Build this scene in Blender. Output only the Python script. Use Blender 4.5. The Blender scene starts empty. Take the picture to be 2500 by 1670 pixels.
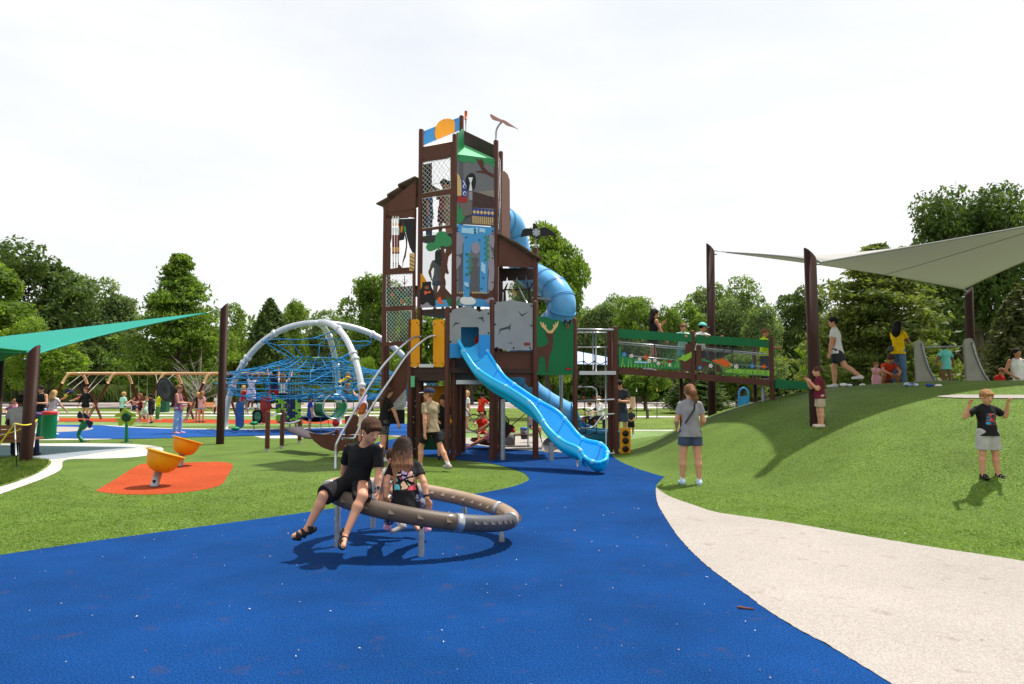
import bpy, math, random
import numpy as np
from mathutils import Vector, Matrix
from math import sin, cos, pi, radians, atan, sqrt, hypot, atan2
random.seed(7)
C = bpy.context.scene.collection
SC = bpy.context.scene
# ---------------------------------------------------------------- camera
FP = 1666.667; HC = 1.55; PITCH = atan(115 / FP)
cam = bpy.data.cameras.new('camera'); cam.sensor_width = 36; cam.lens = 24
cam.clip_start = 0.05; cam.clip_end = 2000
co = bpy.data.objects.new('camera', cam); C.objects.link(co)
co.location = (0, 0, HC); co.rotation_euler = (pi / 2 + PITCH, 0, 0)
SC.camera = co
# ---------------------------------------------------------------- light
SUN = Vector((0.36, 0.30, 1.0)).normalized()
sl = bpy.data.lights.new('sun', 'SUN'); sl.energy = 4.0; sl.angle = radians(1.4); sl.color = (1.0, 0.96, 0.9)
so = bpy.data.objects.new('sun', sl); C.objects.link(so)
so.rotation_euler = (-SUN).to_track_quat('-Z', 'Y').to_euler()
w = bpy.data.worlds.new('World'); SC.world = w; w.use_nodes = True
nt = w.node_tree; nt.nodes.clear()
out = nt.nodes.new('ShaderNodeOutputWorld'); bg = nt.nodes.new('ShaderNodeBackground'); bg.inputs[1].default_value = 0.1
sky = nt.nodes.new('ShaderNodeTexSky'); sky.sky_type = 'NISHITA'; sky.sun_disc = False
sky.sun_elevation = math.asin(SUN.z); sky.sun_rotation = atan2(SUN.x, SUN.y)
tc = nt.nodes.new('ShaderNodeTexCoord'); mp = nt.nodes.new('ShaderNodeMapping'); mp.inputs['Scale'].default_value = (1, 1, 3.2)
nz = nt.nodes.new('ShaderNodeTexNoise'); nz.inputs['Scale'].default_value = 1.6; nz.inputs['Detail'].default_value = 7; nz.inputs['Roughness'].default_value = .55
cr = nt.nodes.new('ShaderNodeValToRGB'); cr.color_ramp.elements[0].position = .32; cr.color_ramp.elements[0].color = (.74, .74, .74, 1)
cr.color_ramp.elements[1].position = .60; cr.color_ramp.elements[1].color = (1, 1, 1, 1)
mx = nt.nodes.new('ShaderNodeMix'); mx.data_type = 'RGBA'; mx.inputs['B'].default_value = (6.55, 6.65, 6.7, 1)
L = nt.links.new
L(tc.outputs['Generated'], mp.inputs[0]); L(mp.outputs[0], nz.inputs[0]); L(nz.outputs[0], cr.inputs[0])
L(cr.outputs[0], mx.inputs[0]); L(sky.outputs[0], mx.inputs['A']); L(mx.outputs['Result'], bg.inputs[0]); L(bg.outputs[0], out.inputs[0])
SC.view_settings.view_transform = 'Standard'; SC.view_settings.look = 'None'
SC.view_settings.exposure = 0.65; SC.view_settings.gamma = 1
SC.cycles.max_bounces = 6; SC.cycles.transparent_max_bounces = 16
# ---------------------------------------------------------------- helpers
def ray(px, py):
    a = (px - 1250) / FP; b = (835 - py) / FP
    return Vector((a, cos(PITCH) - b * sin(PITCH), sin(PITCH) + b * cos(PITCH)))
def G(px, py, z=0.0):
    r = ray(px, py); t = (z - HC) / r.z
    return Vector((r.x * t, r.y * t, z))
def D(px, py, Y):
    r = ray(px, py); t = Y / r.y
    return Vector((r.x * t, Y, HC + r.z * t))
def XY(px, Y): return Vector(((px - 1250) / FP * Y * .9976, Y, 0))
def sr(c):
    c = c / 255.0
    return c / 12.92 if c <= .04045 else ((c + .055) / 1.055) ** 2.4
def S(r, g, b): return (sr(r), sr(g), sr(b))
MATS = {}
def mat(name, col, rough=.6, metal=0, var=.0, vs=8, bump=0, bs=60, spec=.28, coat=0, alpha=1, trans=0, stretch=None, col2=None, vlo=.35, vhi=.65, sheen=0, det=4):
    if name in MATS: return MATS[name]
    m = bpy.data.materials.new(name); m.use_nodes = True; n = m.node_tree
    p = n.nodes['Principled BSDF']
    p.inputs['Base Color'].default_value = (*col, 1); p.inputs['Roughness'].default_value = rough
    p.inputs['Metallic'].default_value = metal; p.inputs['Specular IOR Level'].default_value = spec
    p.inputs['Coat Weight'].default_value = coat; p.inputs['Alpha'].default_value = alpha
    p.inputs['Transmission Weight'].default_value = trans
    if sheen: p.inputs['Sheen Weight'].default_value = sheen
    if var or bump or col2:
        t = n.nodes.new('ShaderNodeTexCoord'); mpp = n.nodes.new('ShaderNodeMapping')
        n.links.new(t.outputs['Object'], mpp.inputs[0])
        if stretch: mpp.inputs['Scale'].default_value = stretch
    if var or col2:
        z = n.nodes.new('ShaderNodeTexNoise'); z.inputs['Scale'].default_value = vs; z.inputs['Detail'].default_value = det
        n.links.new(mpp.outputs[0], z.inputs[0])
        r = n.nodes.new('ShaderNodeValToRGB'); e = r.color_ramp.elements
        e[0].position = vlo; e[1].position = vhi
        c2 = col2 if col2 else tuple(min(1, c * (1 + var)) for c in col)
        c1 = col if col2 else tuple(c * (1 - var) for c in col)
        e[0].color = (*c1, 1); e[1].color = (*c2, 1)
        n.links.new(z.outputs[0], r.inputs[0]); n.links.new(r.outputs[0], p.inputs['Base Color'])
    if bump:
        z2 = n.nodes.new('ShaderNodeTexNoise'); z2.inputs['Scale'].default_value = bs; z2.inputs['Detail'].default_value = 3
        n.links.new(mpp.outputs[0], z2.inputs[0])
        b = n.nodes.new('ShaderNodeBump'); b.inputs['Strength'].default_value = 1; b.inputs['Distance'].default_value = bump
        n.links.new(z2.outputs[0], b.inputs['Height']); n.links.new(b.outputs[0], p.inputs['Normal'])
    MATS[name] = m
    return m
def npmesh(name, V, Fq, mats=(), smooth=True, mi=None):
    me = bpy.data.meshes.new(name)
    V = np.asarray(V, np.float32); Fq = np.asarray(Fq, np.int32); k = Fq.shape[1]
    me.vertices.add(len(V)); me.vertices.foreach_set('co', V.ravel())
    me.loops.add(Fq.size); me.loops.foreach_set('vertex_index', Fq.ravel())
    me.polygons.add(len(Fq)); me.polygons.foreach_set('loop_start', np.arange(0, Fq.size, k, dtype=np.int32))
    me.polygons.foreach_set('loop_total', np.full(len(Fq), k, np.int32))
    if smooth: me.polygons.foreach_set('use_smooth', np.ones(len(Fq), bool))
    for m in mats: me.materials.append(m)
    if mi is not None: me.polygons.foreach_set('material_index', np.asarray(mi, np.int32))
    me.update(); me.validate()
    return me
def link(name, me, parent=None, loc=None):
    o = bpy.data.objects.new(name, me); C.objects.link(o)
    if parent is not None:
        o.parent = parent
    if loc is not None: o.location = loc
    return o
def tag(o, label=None, cat=None, group=None, kind=None):
    if label: o['label'] = label
    if cat: o['category'] = cat
    if group: o['group'] = group
    if kind: o['kind'] = kind
    return o
def thing(name, label, cat, loc=(0, 0, 0), group=None, rz=0):
    o = bpy.data.objects.new(name, None); C.objects.link(o); o.location = loc; o.rotation_euler.z = rz
    o.empty_display_size = .3
    return tag(o, label, cat, group)
class MB:
    def __init__(s): s.v = []; s.f = []; s.m = []; s.mats = []; s.sm = []
    def mi(s, m):
        if m not in s.mats: s.mats.append(m)
        return s.mats.index(m)
    def add(s, vs, fs, m, smooth=False):
        k = len(s.v); s.v += [tuple(v) for v in vs]; i = s.mi(m)
        for f in fs: s.f.append([k + a for a in f]); s.m.append(i); s.sm.append(smooth)
    def box(s, c, sz, m, rz=0, rx=0, ry=0, M=None):
        R = M if M is not None else (Matrix.Rotation(rz, 3, 'Z') @ Matrix.Rotation(ry, 3, 'Y') @ Matrix.Rotation(rx, 3, 'X'))
        c = Vector(c); h = [a / 2 for a in sz]; b = min(min(h) * .35, .012)
        # bevelled box: 24 verts
        P = []
        for ax in range(3):
            for sg in (-1, 1):
                for (u, v) in ((-1, -1), (1, -1), (1, 1), (-1, 1)):
                    q = [0, 0, 0]; q[ax] = sg * h[ax]; a1 = (ax + 1) % 3; a2 = (ax + 2) % 3
                    q[a1] = u * (h[a1] - b); q[a2] = v * (h[a2] - b); P.append(c + R @ Vector(q))
        fs = []
        for ax in range(3):
            for k, sg in enumerate((-1, 1)):
                i = (ax * 2 + k) * 4
                fs.append([i, i + 1, i + 2, i + 3] if sg > 0 else [i + 3, i + 2, i + 1, i])
        idx = {}
        for n_, p in enumerate(P): pass
        def vid(ax, sg, u, v): return (ax * 2 + (sg > 0)) * 4 + {(-1, -1): 0, (1, -1): 1, (1, 1): 2, (-1, 1): 3}[(u, v)]
        for ax in range(3):
            a1 = (ax + 1) % 3
            for s1 in (-1, 1):
                for s2 in (-1, 1):
                    # edge between face ax(s1) and face a1(s2); runs along a2
                    # on face ax: u = a1 dir, v = a2 dir ; on face a1: u = a2 dir, v = ax dir (a1+2 = ax)
                    A = vid(ax, s1, s2, -1); B = vid(ax, s1, s2, 1); C2 = vid(a1, s2, 1, s1); D2 = vid(a1, s2, -1, s1)
                    fs.append([A, B, C2, D2] if s1 * s2 > 0 else [D2, C2, B, A])
        for sx in (-1, 1):
            for sy in (-1, 1):
                for sz_ in (-1, 1):
                    t = [vid(0, sx, sy, sz_), vid(1, sy, sz_, sx), vid(2, sz_, sx, sy)]
                    fs.append(t if sx * sy * sz_ > 0 else t[::-1])
        s.add(P, fs, m)
    def tube(s, pts, r, m, n=10, cap=True, closed=False, smooth=True):
        pts = [Vector(p) for p in pts]; N = len(pts)
        rs = r if isinstance(r, (list, tuple)) else [r] * N
        vs = []; up = None
        for i, p in enumerate(pts):
            if closed: t = (pts[(i + 1) % N] - pts[i - 1]).normalized()
            else: t = (pts[min(i + 1, N - 1)] - pts[max(i - 1, 0)]).normalized()
            if up is None:
                up = Vector((0, 0, 1)) if abs(t.z) < .9 else Vector((1, 0, 0))
            a = t.cross(up)
            if a.length < 1e-5: a = t.orthogonal()
            a.normalize(); b = a.cross(t).normalized(); up = b
            for k in range(n):
                th = 2 * pi * k / n; vs.append(p + (a * cos(th) + b * sin(th)) * rs[i])
        fs = []
        R = N if closed else N - 1
        for i in range(R):
            for k in range(n):
                j = (i + 1) % N; fs.append([i * n + k, j * n + k, j * n + (k + 1) % n, i * n + (k + 1) % n][::-1])
        base = len(s.v)
        s.add(vs, fs, m, smooth)
        if cap and not closed:
            i = s.mi(m)
            s.f.append([base + k for k in range(n)]); s.m.append(i); s.sm.append(False)
            s.f.append([base + (N - 1) * n + k for k in range(n)][::-1]); s.m.append(i); s.sm.append(False)
    def prism(s, poly, ext, m, smooth=False):
        """poly: list of 3-D points (planar, any winding), ext: extrusion vector"""
        poly = [Vector(p) for p in poly]; n = len(poly); ext = Vector(ext)
        nn = Vector((0, 0, 0))
        for i in range(n):
            nn += poly[i].cross(poly[(i + 1) % n])
        if nn.dot(ext) < 0: poly = poly[::-1]
        vs = poly + [p + ext for p in poly]
        fs = [list(range(n))[::-1], list(range(n, 2 * n))]
        for i in range(n):
            j = (i + 1) % n; fs.append([i, j, n + j, n + i])
        s.add(vs, fs, m, smooth)
    def lathe(s, prof, c, m, n=24, M=None, smooth=True):
        c = Vector(c); M = M or Matrix.Identity(3); vs = []
        for (r, z) in prof:
            for k in range(n):
                th = 2 * pi * k / n; vs.append(c + M @ Vector((r * cos(th), r * sin(th), z)))
        fs = []
        for i in range(len(prof) - 1):
            for k in range(n):
                fs.append([i * n + k, i * n + (k + 1) % n, (i + 1) * n + (k + 1) % n, (i + 1) * n + k])
        s.add(vs, fs, m, smooth)
    def grid(s, P, m, smooth=True, closed=False):
        nu = len(P); nv = len(P[0]); vs = [p for row in P for p in row]; fs = []
        for i in range(nu - 1):
            for j in range(nv - (0 if closed else 1)):
                k = (j + 1) % nv; fs.append([i * nv + j, (i + 1) * nv + j, (i + 1) * nv + k, i * nv + k])
        s.add(vs, fs, m, smooth)
    def build(s, name, parent=None, loc=None, origin=None):
        me = bpy.data.meshes.new(name); V = s.v
        if parent is not None and origin is None:
            o0 = parent.matrix_basis
            inv = None
            if parent.type == 'EMPTY':
                inv = o0.inverted()
            elif parent.parent is not None:
                inv = (parent.parent.matrix_basis @ parent.matrix_basis).inverted()
            else: inv = o0.inverted()
            V = [tuple(inv @ Vector(v)) for v in V]
        elif origin is not None:
            V = [(v[0] - origin[0], v[1] - origin[1], v[2] - origin[2]) for v in V]
        me.from_pydata(V, [], s.f)
        for m in s.mats: me.materials.append(m)
        me.polygons.foreach_set('material_index', s.m); me.polygons.foreach_set('use_smooth', s.sm)
        me.update()
        o = link(name, me, parent, loc)
        if origin is not None and loc is None: o.location = origin
        return o
def upd(o):  # parents' matrix_basis is enough: every parent is moved only through location / rotation
    return o
def arc(p0, p1, p2, n=10):
    p0, p1, p2 = Vector(p0), Vector(p1), Vector(p2)
    return [p0 * (1 - t) ** 2 + p1 * 2 * t * (1 - t) + p2 * t * t for t in [i / n for i in range(n + 1)]]
def spline(P, n=8, closed=False):
    P = [Vector(p) for p in P]; N = len(P); o = []
    R = range(N) if closed else range(N - 1)
    for i in R:
        if closed: a, b, c, d = P[i - 1], P[i], P[(i + 1) % N], P[(i + 2) % N]
        else: a, b, c, d = P[max(i - 1, 0)], P[i], P[i + 1], P[min(i + 2, N - 1)]
        for k in range(n):
            t = k / n
            o.append(.5 * ((2 * b) + (c - a) * t + (2 * a - 5 * b + 4 * c - d) * t * t + (3 * b - a - 3 * c + d) * t ** 3))
    if not closed: o.append(P[-1])
    return o
# rotation matrices are set through location+rotation only, so refresh before children use them
_old_thing = thing
def thing(*a, **k):
    o = _old_thing(*a, **k); bpy.context.view_layer.update(); return o
# ================================================================ ground
def ground_mat(name, c1, c2, s1, s2, bump=.004, rough=.9, big=(.8, 1.15), speck=None, stain=None, fine=None):
    m = bpy.data.materials.new(name); m.use_nodes = True; n = m.node_tree; p = n.nodes['Principled BSDF']
    p.inputs['Roughness'].default_value = rough; p.inputs['Specular IOR Level'].default_value = .05
    g = n.nodes.new('ShaderNodeNewGeometry')
    def noise(sc, det=3, rg=.6):
        z = n.nodes.new('ShaderNodeTexNoise'); z.inputs['Scale'].default_value = sc; z.inputs['Detail'].default_value = det
        z.inputs['Roughness'].default_value = rg; n.links.new(g.outputs['Position'], z.inputs[0]); return z
    def ramp(src, a, b, ca, cb):
        r = n.nodes.new('ShaderNodeValToRGB'); e = r.color_ramp.elements; e[0].position = a; e[1].position = b
        e[0].color = (*ca, 1); e[1].color = (*cb, 1); n.links.new(src, r.inputs[0]); return r
    def mix(a, b, f, mode='MIX'):
        x = n.nodes.new('ShaderNodeMix'); x.data_type = 'RGBA'; x.blend_type = mode
        for s_, v in (('A', a), ('B', b)):
            if isinstance(v, tuple): x.inputs[s_].default_value = (*v, 1)
            else: n.links.new(v, x.inputs[s_])
        if isinstance(f, float): x.inputs[0].default_value = f
        else: n.links.new(f, x.inputs[0])
        return x.outputs['Result']
    z1 = noise(s1, 2, .5); base = ramp(z1.outputs[0], .36, .64, c1, c2).outputs[0]
    z2 = noise(s2, 4, .6); v = ramp(z2.outputs[0], .3, .7, (big[0],) * 3, (big[1],) * 3).outputs[0]
    col = mix(base, v, 1.0, 'MULTIPLY')
    if speck:
        z3 = noise(speck[0], 1, .5); col = mix(col, speck[2], ramp(z3.outputs[0], speck[1], speck[1] + .04, (0, 0, 0), (1, 1, 1)).outputs[0])
    if stain:
        z4 = noise(stain[0], 4, .62); col = mix(col, stain[2], ramp(z4.outputs[0], stain[1], stain[1] + stain[3], (0, 0, 0), (stain[4],) * 3).outputs[0])
    n.links.new(col, p.inputs['Base Color'])
    b = n.nodes.new('ShaderNodeBump'); b.inputs['Strength'].default_value = 1; b.inputs['Distance'].default_value = bump
    n.links.new(z1.outputs[0], b.inputs['Height']); n.links.new(b.outputs[0], p.inputs['Normal'])
    return m
M_lawn = ground_mat('lawn_grass', (.045, .085, .012), (.17, .22, .05), 9, .35, .02, big=(.7, 1.35))
M_turf = ground_mat('artificial_turf', (.052, .098, .014), (.130, .195, .036), 55, 1.1, .018, rough=.6, big=(.82, 1.2), speck=(120, .70, (.33, .42, .16)))
M_blue = ground_mat('blue_rubber', (.0018, .026, .112), (.0065, .055, .200), 85, .8, .006, big=(.78, 1.2), speck=(45, .775, (.05, .11, .26)), stain=(4.5, .60, (.050, .040, .065), .14, .42))
M_beige = ground_mat('beige_rubber', (.28, .25, .225), (.385, .35, .318), 90, .6, .003, big=(.90, 1.06), stain=(4.0, .60, (.19, .155, .12), .14, .6))
M_orange = ground_mat('orange_rubber', (.27, .040, .012), (.42, .075, .025), 70, .9, .004, big=(.85, 1.12))
M_white = ground_mat('pale_concrete', (.42, .39, .36), (.54, .51, .47), 30, .5, .002)
M_greypad = ground_mat('grey_pad', (.24, .27, .31), (.31, .34, .38), 40, .5, .002)
M_road = ground_mat('road_asphalt', (.25, .21, .20), (.34, .29, .28), 20, .3, .002)
M_turf2 = ground_mat('pale_turf', (.10, .17, .055), (.21, .30, .11), 30, .6, .012, rough=.7)
M_blue2 = ground_mat('far_blue_rubber', (.010, .055, .21), (.018, .085, .29), 40, .8, .003, big=(.85, 1.12))
def sheet(name, pts, z, m, px=True, sub=None, kind='structure', smooth_n=0):
    P = [G(x, y, 0) for x, y in pts] if px else [Vector((x, y, 0)) for x, y in pts]
    if smooth_n: P = spline(P, smooth_n, True)
    if px:   # hand-cut edges: slightly ragged where they are near
        rj = random.Random(len(P)); Q = []
        for i, a in enumerate(P):
            b = P[(i + 1) % len(P)]; d = (b - a).length; n_ = 1 if (a.y > 17 or abs(a.x) > 14 or d > 6) else max(1, min(60, int(d / .035))); t_ = Vector((a.y - b.y, b.x - a.x, 0)).normalized() if d > 0 else Vector((0, 0, 0))
            for k in range(n_): Q.append(a.lerp(b, k / n_) + t_ * (rj.gauss(0, .0035) if n_ > 1 else 0))
        P = Q
    mb = MB(); vs = [(p.x, p.y, z) for p in P]
    # orientation up
    A = sum(vs[i][0] * vs[(i + 1) % len(vs)][1] - vs[(i + 1) % len(vs)][0] * vs[i][1] for i in range(len(vs)))
    if A < 0: vs = vs[::-1]
    mb.add(vs, [list(range(len(vs)))], m)
    o = mb.build(name); tag(o, kind=kind); return o
sheet('ground', [(-400, -20), (400, -20), (400, 600), (-400, 600)], 0, M_lawn, px=False)
# curve helper in pixels: list densified with a spline
def pxs(pts, n=5):
    return [(p.x, p.y) for p in spline([Vector((x, y, 0)) for x, y in pts], n)]
# turf: everything the playground covers
sheet('turf', [(-26, 2), (22, 2), (22, 24.5), (2.4, 24.6), (-4, 24), (-5, 31), (-8, 38), (-34, 39), (-34, 22)], .004, M_turf, px=False)
sheet('pale_turf', [(-34, 28.6), (-3.5, 28.6), (-3.5, 38), (-34, 38)], .008, M_turf2, px=False)
sheet('pale_turf', [(-3.5, 17.8), (7.5, 17.8), (7.5, 25.6), (-3.5, 25.6)], .009, M_turf2, px=False)
# natural grass patch, bottom left of the grey pad
# near blue field
upper = pxs([(-120, 1377), (0, 1358), (213, 1326), (447, 1294), (640, 1268), (820, 1242), (900, 1228), (1000, 1221), (1100, 1214), (1180, 1204), (1250, 1190), (1285, 1177), (1291, 1168), (1270, 1152), (1205, 1134), (1120, 1124), (1020, 1114), (940, 1110), (905, 1098), (925, 1080), (1000, 1070), (1100, 1076), (1200, 1088), (1300, 1100), (1361, 1106), (1440, 1111), (1520, 1109), (1585, 1108), (1629, 1113), (1655, 1124), (1652, 1142), (1614, 1172), (1601, 1192), (1604, 1226), (1619, 1257), (1662, 1321), (1726, 1385), (1811, 1449), (1917, 1523), (2024, 1582), (2173, 1672), (2350, 1780)])
near_blue = upper + [(2350, 2200), (-1500, 2200), (-900, 1500)]
sheet('blue_path', near_blue, .012, M_blue)
up2 = pxs([(1601, 1190), (1630, 1212), (1700, 1238), (1758, 1255), (1917, 1278), (2130, 1315), (2300, 1343), (2500, 1374), (2800, 1430)])
lo2 = pxs([(2350, 1780), (2173, 1672), (2024, 1582), (1917, 1523), (1811, 1449), (1726, 1385), (1662, 1321), (1619, 1257), (1604, 1226), (1601, 1192)])
sheet('beige_path', up2 + [(2900, 1800)] + lo2[:-1], .016, M_beige)
sheet('beige_path', pxs([(905, 1062), (960, 1056), (1100, 1062), (1135, 1070), (1250, 1066), (1420, 1078), (1445, 1090), (1400, 1108), (1361, 1105), (1250, 1098), (1135, 1084), (1000, 1070)], 3), .014, M_beige)
sheet('blue_path', pxs([(880, 1038), (1040, 1036), (1110, 1046), (1120, 1058), (1050, 1066), (930, 1062), (890, 1055)], 3), .026, M_blue2)
sheet('orange_patch', pxs([(232, 1200), (280, 1172), (335, 1138), (365, 1132), (450, 1130), (563, 1131), (553, 1165), (540, 1184), (500, 1196), (420, 1206), (330, 1209), (270, 1206)], 3), .008, M_orange)
# left pad with pale border
pad_o = pxs([(-400, 1084), (0, 1084), (200, 1083), (320, 1085), (385, 1091), (399, 1099), (385, 1108), (330, 1117), (250, 1121), (161, 1124), (148, 1148), (100, 1172), (0, 1208), (-80, 1235)], 4)
sheet('concrete_border', pad_o + [(-400, 1340), (-900, 1200)], .012, M_white)
pad_i = pxs([(-400, 1090), (0, 1090), (180, 1090), (290, 1091), (335, 1094), (300, 1098), (240, 1106), (180, 1116), (110, 1124), (60, 1126), (-400, 1126)], 4)
sheet('grey_pad', pad_i, .016, M_greypad)
gp = sheet('grass_patch', pxs([(-400, 1122), (0, 1122), (60, 1120), (100, 1122), (124, 1127), (118, 1140), (90, 1158), (40, 1178), (0, 1190), (-60, 1206)], 4) + [(-400, 1280)], .020, M_lawn)
# far stripes, left of the tower
sheet('far_blue_path', pxs([(-300, 1044), (60, 1040), (150, 1038), (240, 1039), (310, 1044), (420, 1048), (620, 1050), (760, 1047), (930, 1044), (1000, 1046), (1000, 1058), (900, 1060), (760, 1063), (600, 1065), (480, 1068), (330, 1072), (180, 1072), (60, 1070), (-300, 1070)], 4), .018, M_blue2)
sheet('pale_curb', pxs([(240, 1037), (310, 1042), (420, 1046), (620, 1048), (760, 1045), (930, 1041), (1000, 1043), (1000, 1047), (760, 1050), (620, 1052), (420, 1050), (310, 1046)], 4), .014, M_white)
sheet('beige_island', pxs([(-100, 1048), (60, 1044), (150, 1043), (215, 1045), (227, 1048), (200, 1053), (120, 1057), (0, 1058)], 4), .022, M_beige)
sheet('pale_curb', pxs([(-100, 1067), (120, 1070), (210, 1071), (275, 1073), (200, 1075), (60, 1076), (-100, 1076)], 3), .014, M_white)
sheet('pale_curb', pxs([(620, 1066), (760, 1062), (900, 1058), (1000, 1056), (1000, 1062), (900, 1066), (760, 1071), (640, 1071)], 3), .014, M_white)
sheet('orange_strip', pxs([(20, 1024), (150, 1021), (300, 1022), (420, 1023), (600, 1025), (760, 1026), (880, 1026), (880, 1034), (760, 1035), (560, 1035), (420, 1033), (300, 1031), (150, 1030), (20, 1031)], 3), .014, M_orange)
def strip(name, y0, y1, m, z=.004, x0=-400, x1=400):
    a = G(1250, y0).y; b = G(1250, y1).y
    return sheet(name, [(x0, b), (x1, b), (x1, a), (x0, a)], z, m, px=False)
strip('road', 983, 995, M_road, .004)
strip('pavement', 994, 997, M_white, .012)
strip('pavement', 981.5, 984, M_white, .012)
a0 = G(1250, 1008).y; a1 = G(1250, 1005.5).y
sheet('pavement', [(-90, a0), (-4, a0), (-4, a1), (-90, a1)], .012, M_white, px=False)
a0 = G(1250, 1016.5).y; a1 = G(1250, 1013).y
sheet('pavement', [(-90, a0), (-7, a0), (-7, a1), (-90, a1)], .012, M_white, px=False)
sheet('pavement', [(2.0, 37.5), (60, 37.5), (60, 39.3), (2.0, 39.3)], .012, M_white, px=False)
sheet('pavement', [(2.4, 25.4), (9, 25.4), (9, 26), (2.4, 26)], .014, M_white, px=False)
# ---------------------------------------------------------------- mound
MC = (10.6, 15.2); MA = 7.6; MBB = 9.3; MH = 1.73
def mh(x, y):
    r = hypot((x - MC[0]) / MA, (y - MC[1]) / MBB)
    if x > MC[0]: r = hypot((x - MC[0]) / 12, (y - MC[1]) / MBB)
    h = MH * (1 - min(r, 1.3) ** 2.6)
    # soft toe
    k = .14
    h = k * math.log(1 + math.exp(h / k)) if h / k < 30 else h
    if r > 1.12: h *= max(0, 1 - (r - 1.12) / .18)
    return h
def onmound(px, py):
    r = ray(px, py); t = 1.0
    while t < 60:
        p = Vector((0, 0, HC)) + r * t
        if p.z <= mh(p.x, p.y): return p
        t += .02
    return p
nx, ny = 170, 150
xs = np.linspace(.6, 24, nx); ys = np.linspace(3.0, 28, ny)
V = [(x, y, mh(x, y) + .006) for y in ys for x in xs]
Fm = []
for j in range(ny - 1):
    for i in range(nx - 1):
        a = j * nx + i; q = (a, a + 1, a + nx + 1, a + nx)
        if max(V[k][2] for k in q) > .0075: Fm.append(q)
o = link('turf_mound', npmesh('turf_mound', V, Fm, [M_turf])); tag(o, kind='structure')
# pale crescent path on top of the mound
mb = MB(); rows = []
for k in range(9):
    row = []
    for i in range(31):
        t = i / 30; px_ = 2284 + 330 * t; f = k / 8; e_ = min(1, t * 5) ** .6
        p_ = onmound(px_, 970 + 2 * t + (f - .5) * 8.5 * e_); row.append((p_.x, p_.y, mh(p_.x, p_.y) + .020))
    rows.append(row)
mb.grid(rows, M_beige); o = mb.build('mound_path'); tag(o, kind='structure')
# ================================================================ play structure
BR = mat('brown_post', S(84, 48, 38), .5, var=.10, vs=3, spec=.22)
BP = mat('brown_panel', S(90, 56, 45), .6, var=.10, vs=2.5, bump=.0015, bs=90, spec=.2)
BD = mat('dark_brown_panel', S(58, 40, 36), .6, var=.12, vs=2)
GY = mat('grey_panel', S(142, 144, 148), .6, var=.06, vs=3, bump=.001, bs=120)
GD = mat('dark_grey_inlay', S(62, 62, 66), .7)
YE = mat('yellow_panel', S(222, 148, 8), .5, var=.05, vs=2)
BLp = mat('blue_panel', S(72, 150, 208), .5, var=.04, vs=2)
SKB = mat('sky_blue_panel', S(38, 138, 205), .45, var=.04, vs=2)
LBL = mat('light_blue_inlay', S(165, 208, 236), .5)
LIL = mat('lilac_rock', S(150, 142, 158), .6)
GRN = mat('green_panel', S(6, 104, 58), .5, var=.06, vs=2)
GRL = mat('leaf_green_inlay', S(52, 136, 84), .5)
GRD = mat('dark_green_inlay', S(28, 96, 62), .5)
LIM = mat('lime_inlay', S(140, 190, 60), .5)
RED = mat('red_inlay', S(165, 42, 36), .5)
ORG = mat('orange_inlay', S(226, 96, 40), .5)
TAN = mat('tan_inlay', S(214, 178, 122), .6)
WHT = mat('white_inlay', S(225, 225, 225), .6)
BLK = mat('black_inlay', S(26, 25, 27), .5)
NAV = mat('navy_inlay', S(44, 60, 140), .5)
STL = mat('brushed_steel', S(190, 192, 196), .32, metal=.85, var=.05, vs=30)
GLV = mat('galvanised_steel', S(160, 164, 168), .45, metal=.6, var=.12, vs=25)
BLT = mat('bolt_black', S(22, 20, 20), .4)
SMK = mat('smoked_polycarbonate', S(96, 96, 102), .15, alpha=.80, spec=.3)
CLR = mat('clear_polycarbonate', S(90, 98, 100), .12, alpha=.16, spec=.25)
TUB = mat('tube_blue_plastic', S(92, 166, 222), .28, coat=.3, var=.08, vs=4)
SLB = mat('slide_blue_plastic', S(6, 176, 236), .25, coat=.4, var=.05, vs=4)
SLR = mat('slide_joint_plastic', S(120, 190, 230), .4)
PNK = mat('bird_pink', S(178, 132, 128), .6)
PT = dict(A=(-2.09, 15.36), B=(-1.285, 15.0), Cc=(-.369, 15.385), Dd=(-1.27, 16.75), Lf=(-2.958, 15.75), R=(.545, 15.66))
def pp(px, Y):
    v = XY(px, Y); return (v.x, v.y)
PT.update(P0=pp(1001, 15.25), P1=pp(1092, 14.85), P2=pp(1201, 15.05), P3=pp(1306, 15.3), P4=pp(1404, 15.75), P5=pp(1503, 16.35), P5b=pp(1489, 16.5),
          K1=pp(1120, 15.95), K2=pp(1132, 16.8), Q1=pp(1222, 17.3), Q2=pp(945, 17.4), E=pp(1692, 16.35), Fe=pp(1885, 16.35))
play = thing('play_structure', 'tall brown play tower with blue slides, animal panels and green railed bridge', 'play structure', (-1.28, 15.0, 0))
def zat(px, py, pt):
    """height on the vertical line through pt seen at row py"""
    r = ray(px, py); return HC + r.z / r.y * pt[1]
class Pl:
    def __init__(s, a, b, off=0):
        s.a = Vector((a[0], a[1], 0)); s.b = Vector((b[0], b[1], 0)); d = (s.b - s.a).normalized(); s.d = d
        s.n = Vector((d.y, -d.x, 0))
        if s.n.y > 0: s.n = -s.n
        s.a = s.a + s.n * off; s.b = s.b + s.n * off
    def __call__(s, px, py, off=0):
        r = ray(px, py); o = Vector((0, 0, HC)); t = ((s.a + s.n * off) - o).dot(s.n) / r.dot(s.n); return o + r * t
    def poly(s, pts, off=0): return [s(x, y, off) for x, y in pts]
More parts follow.
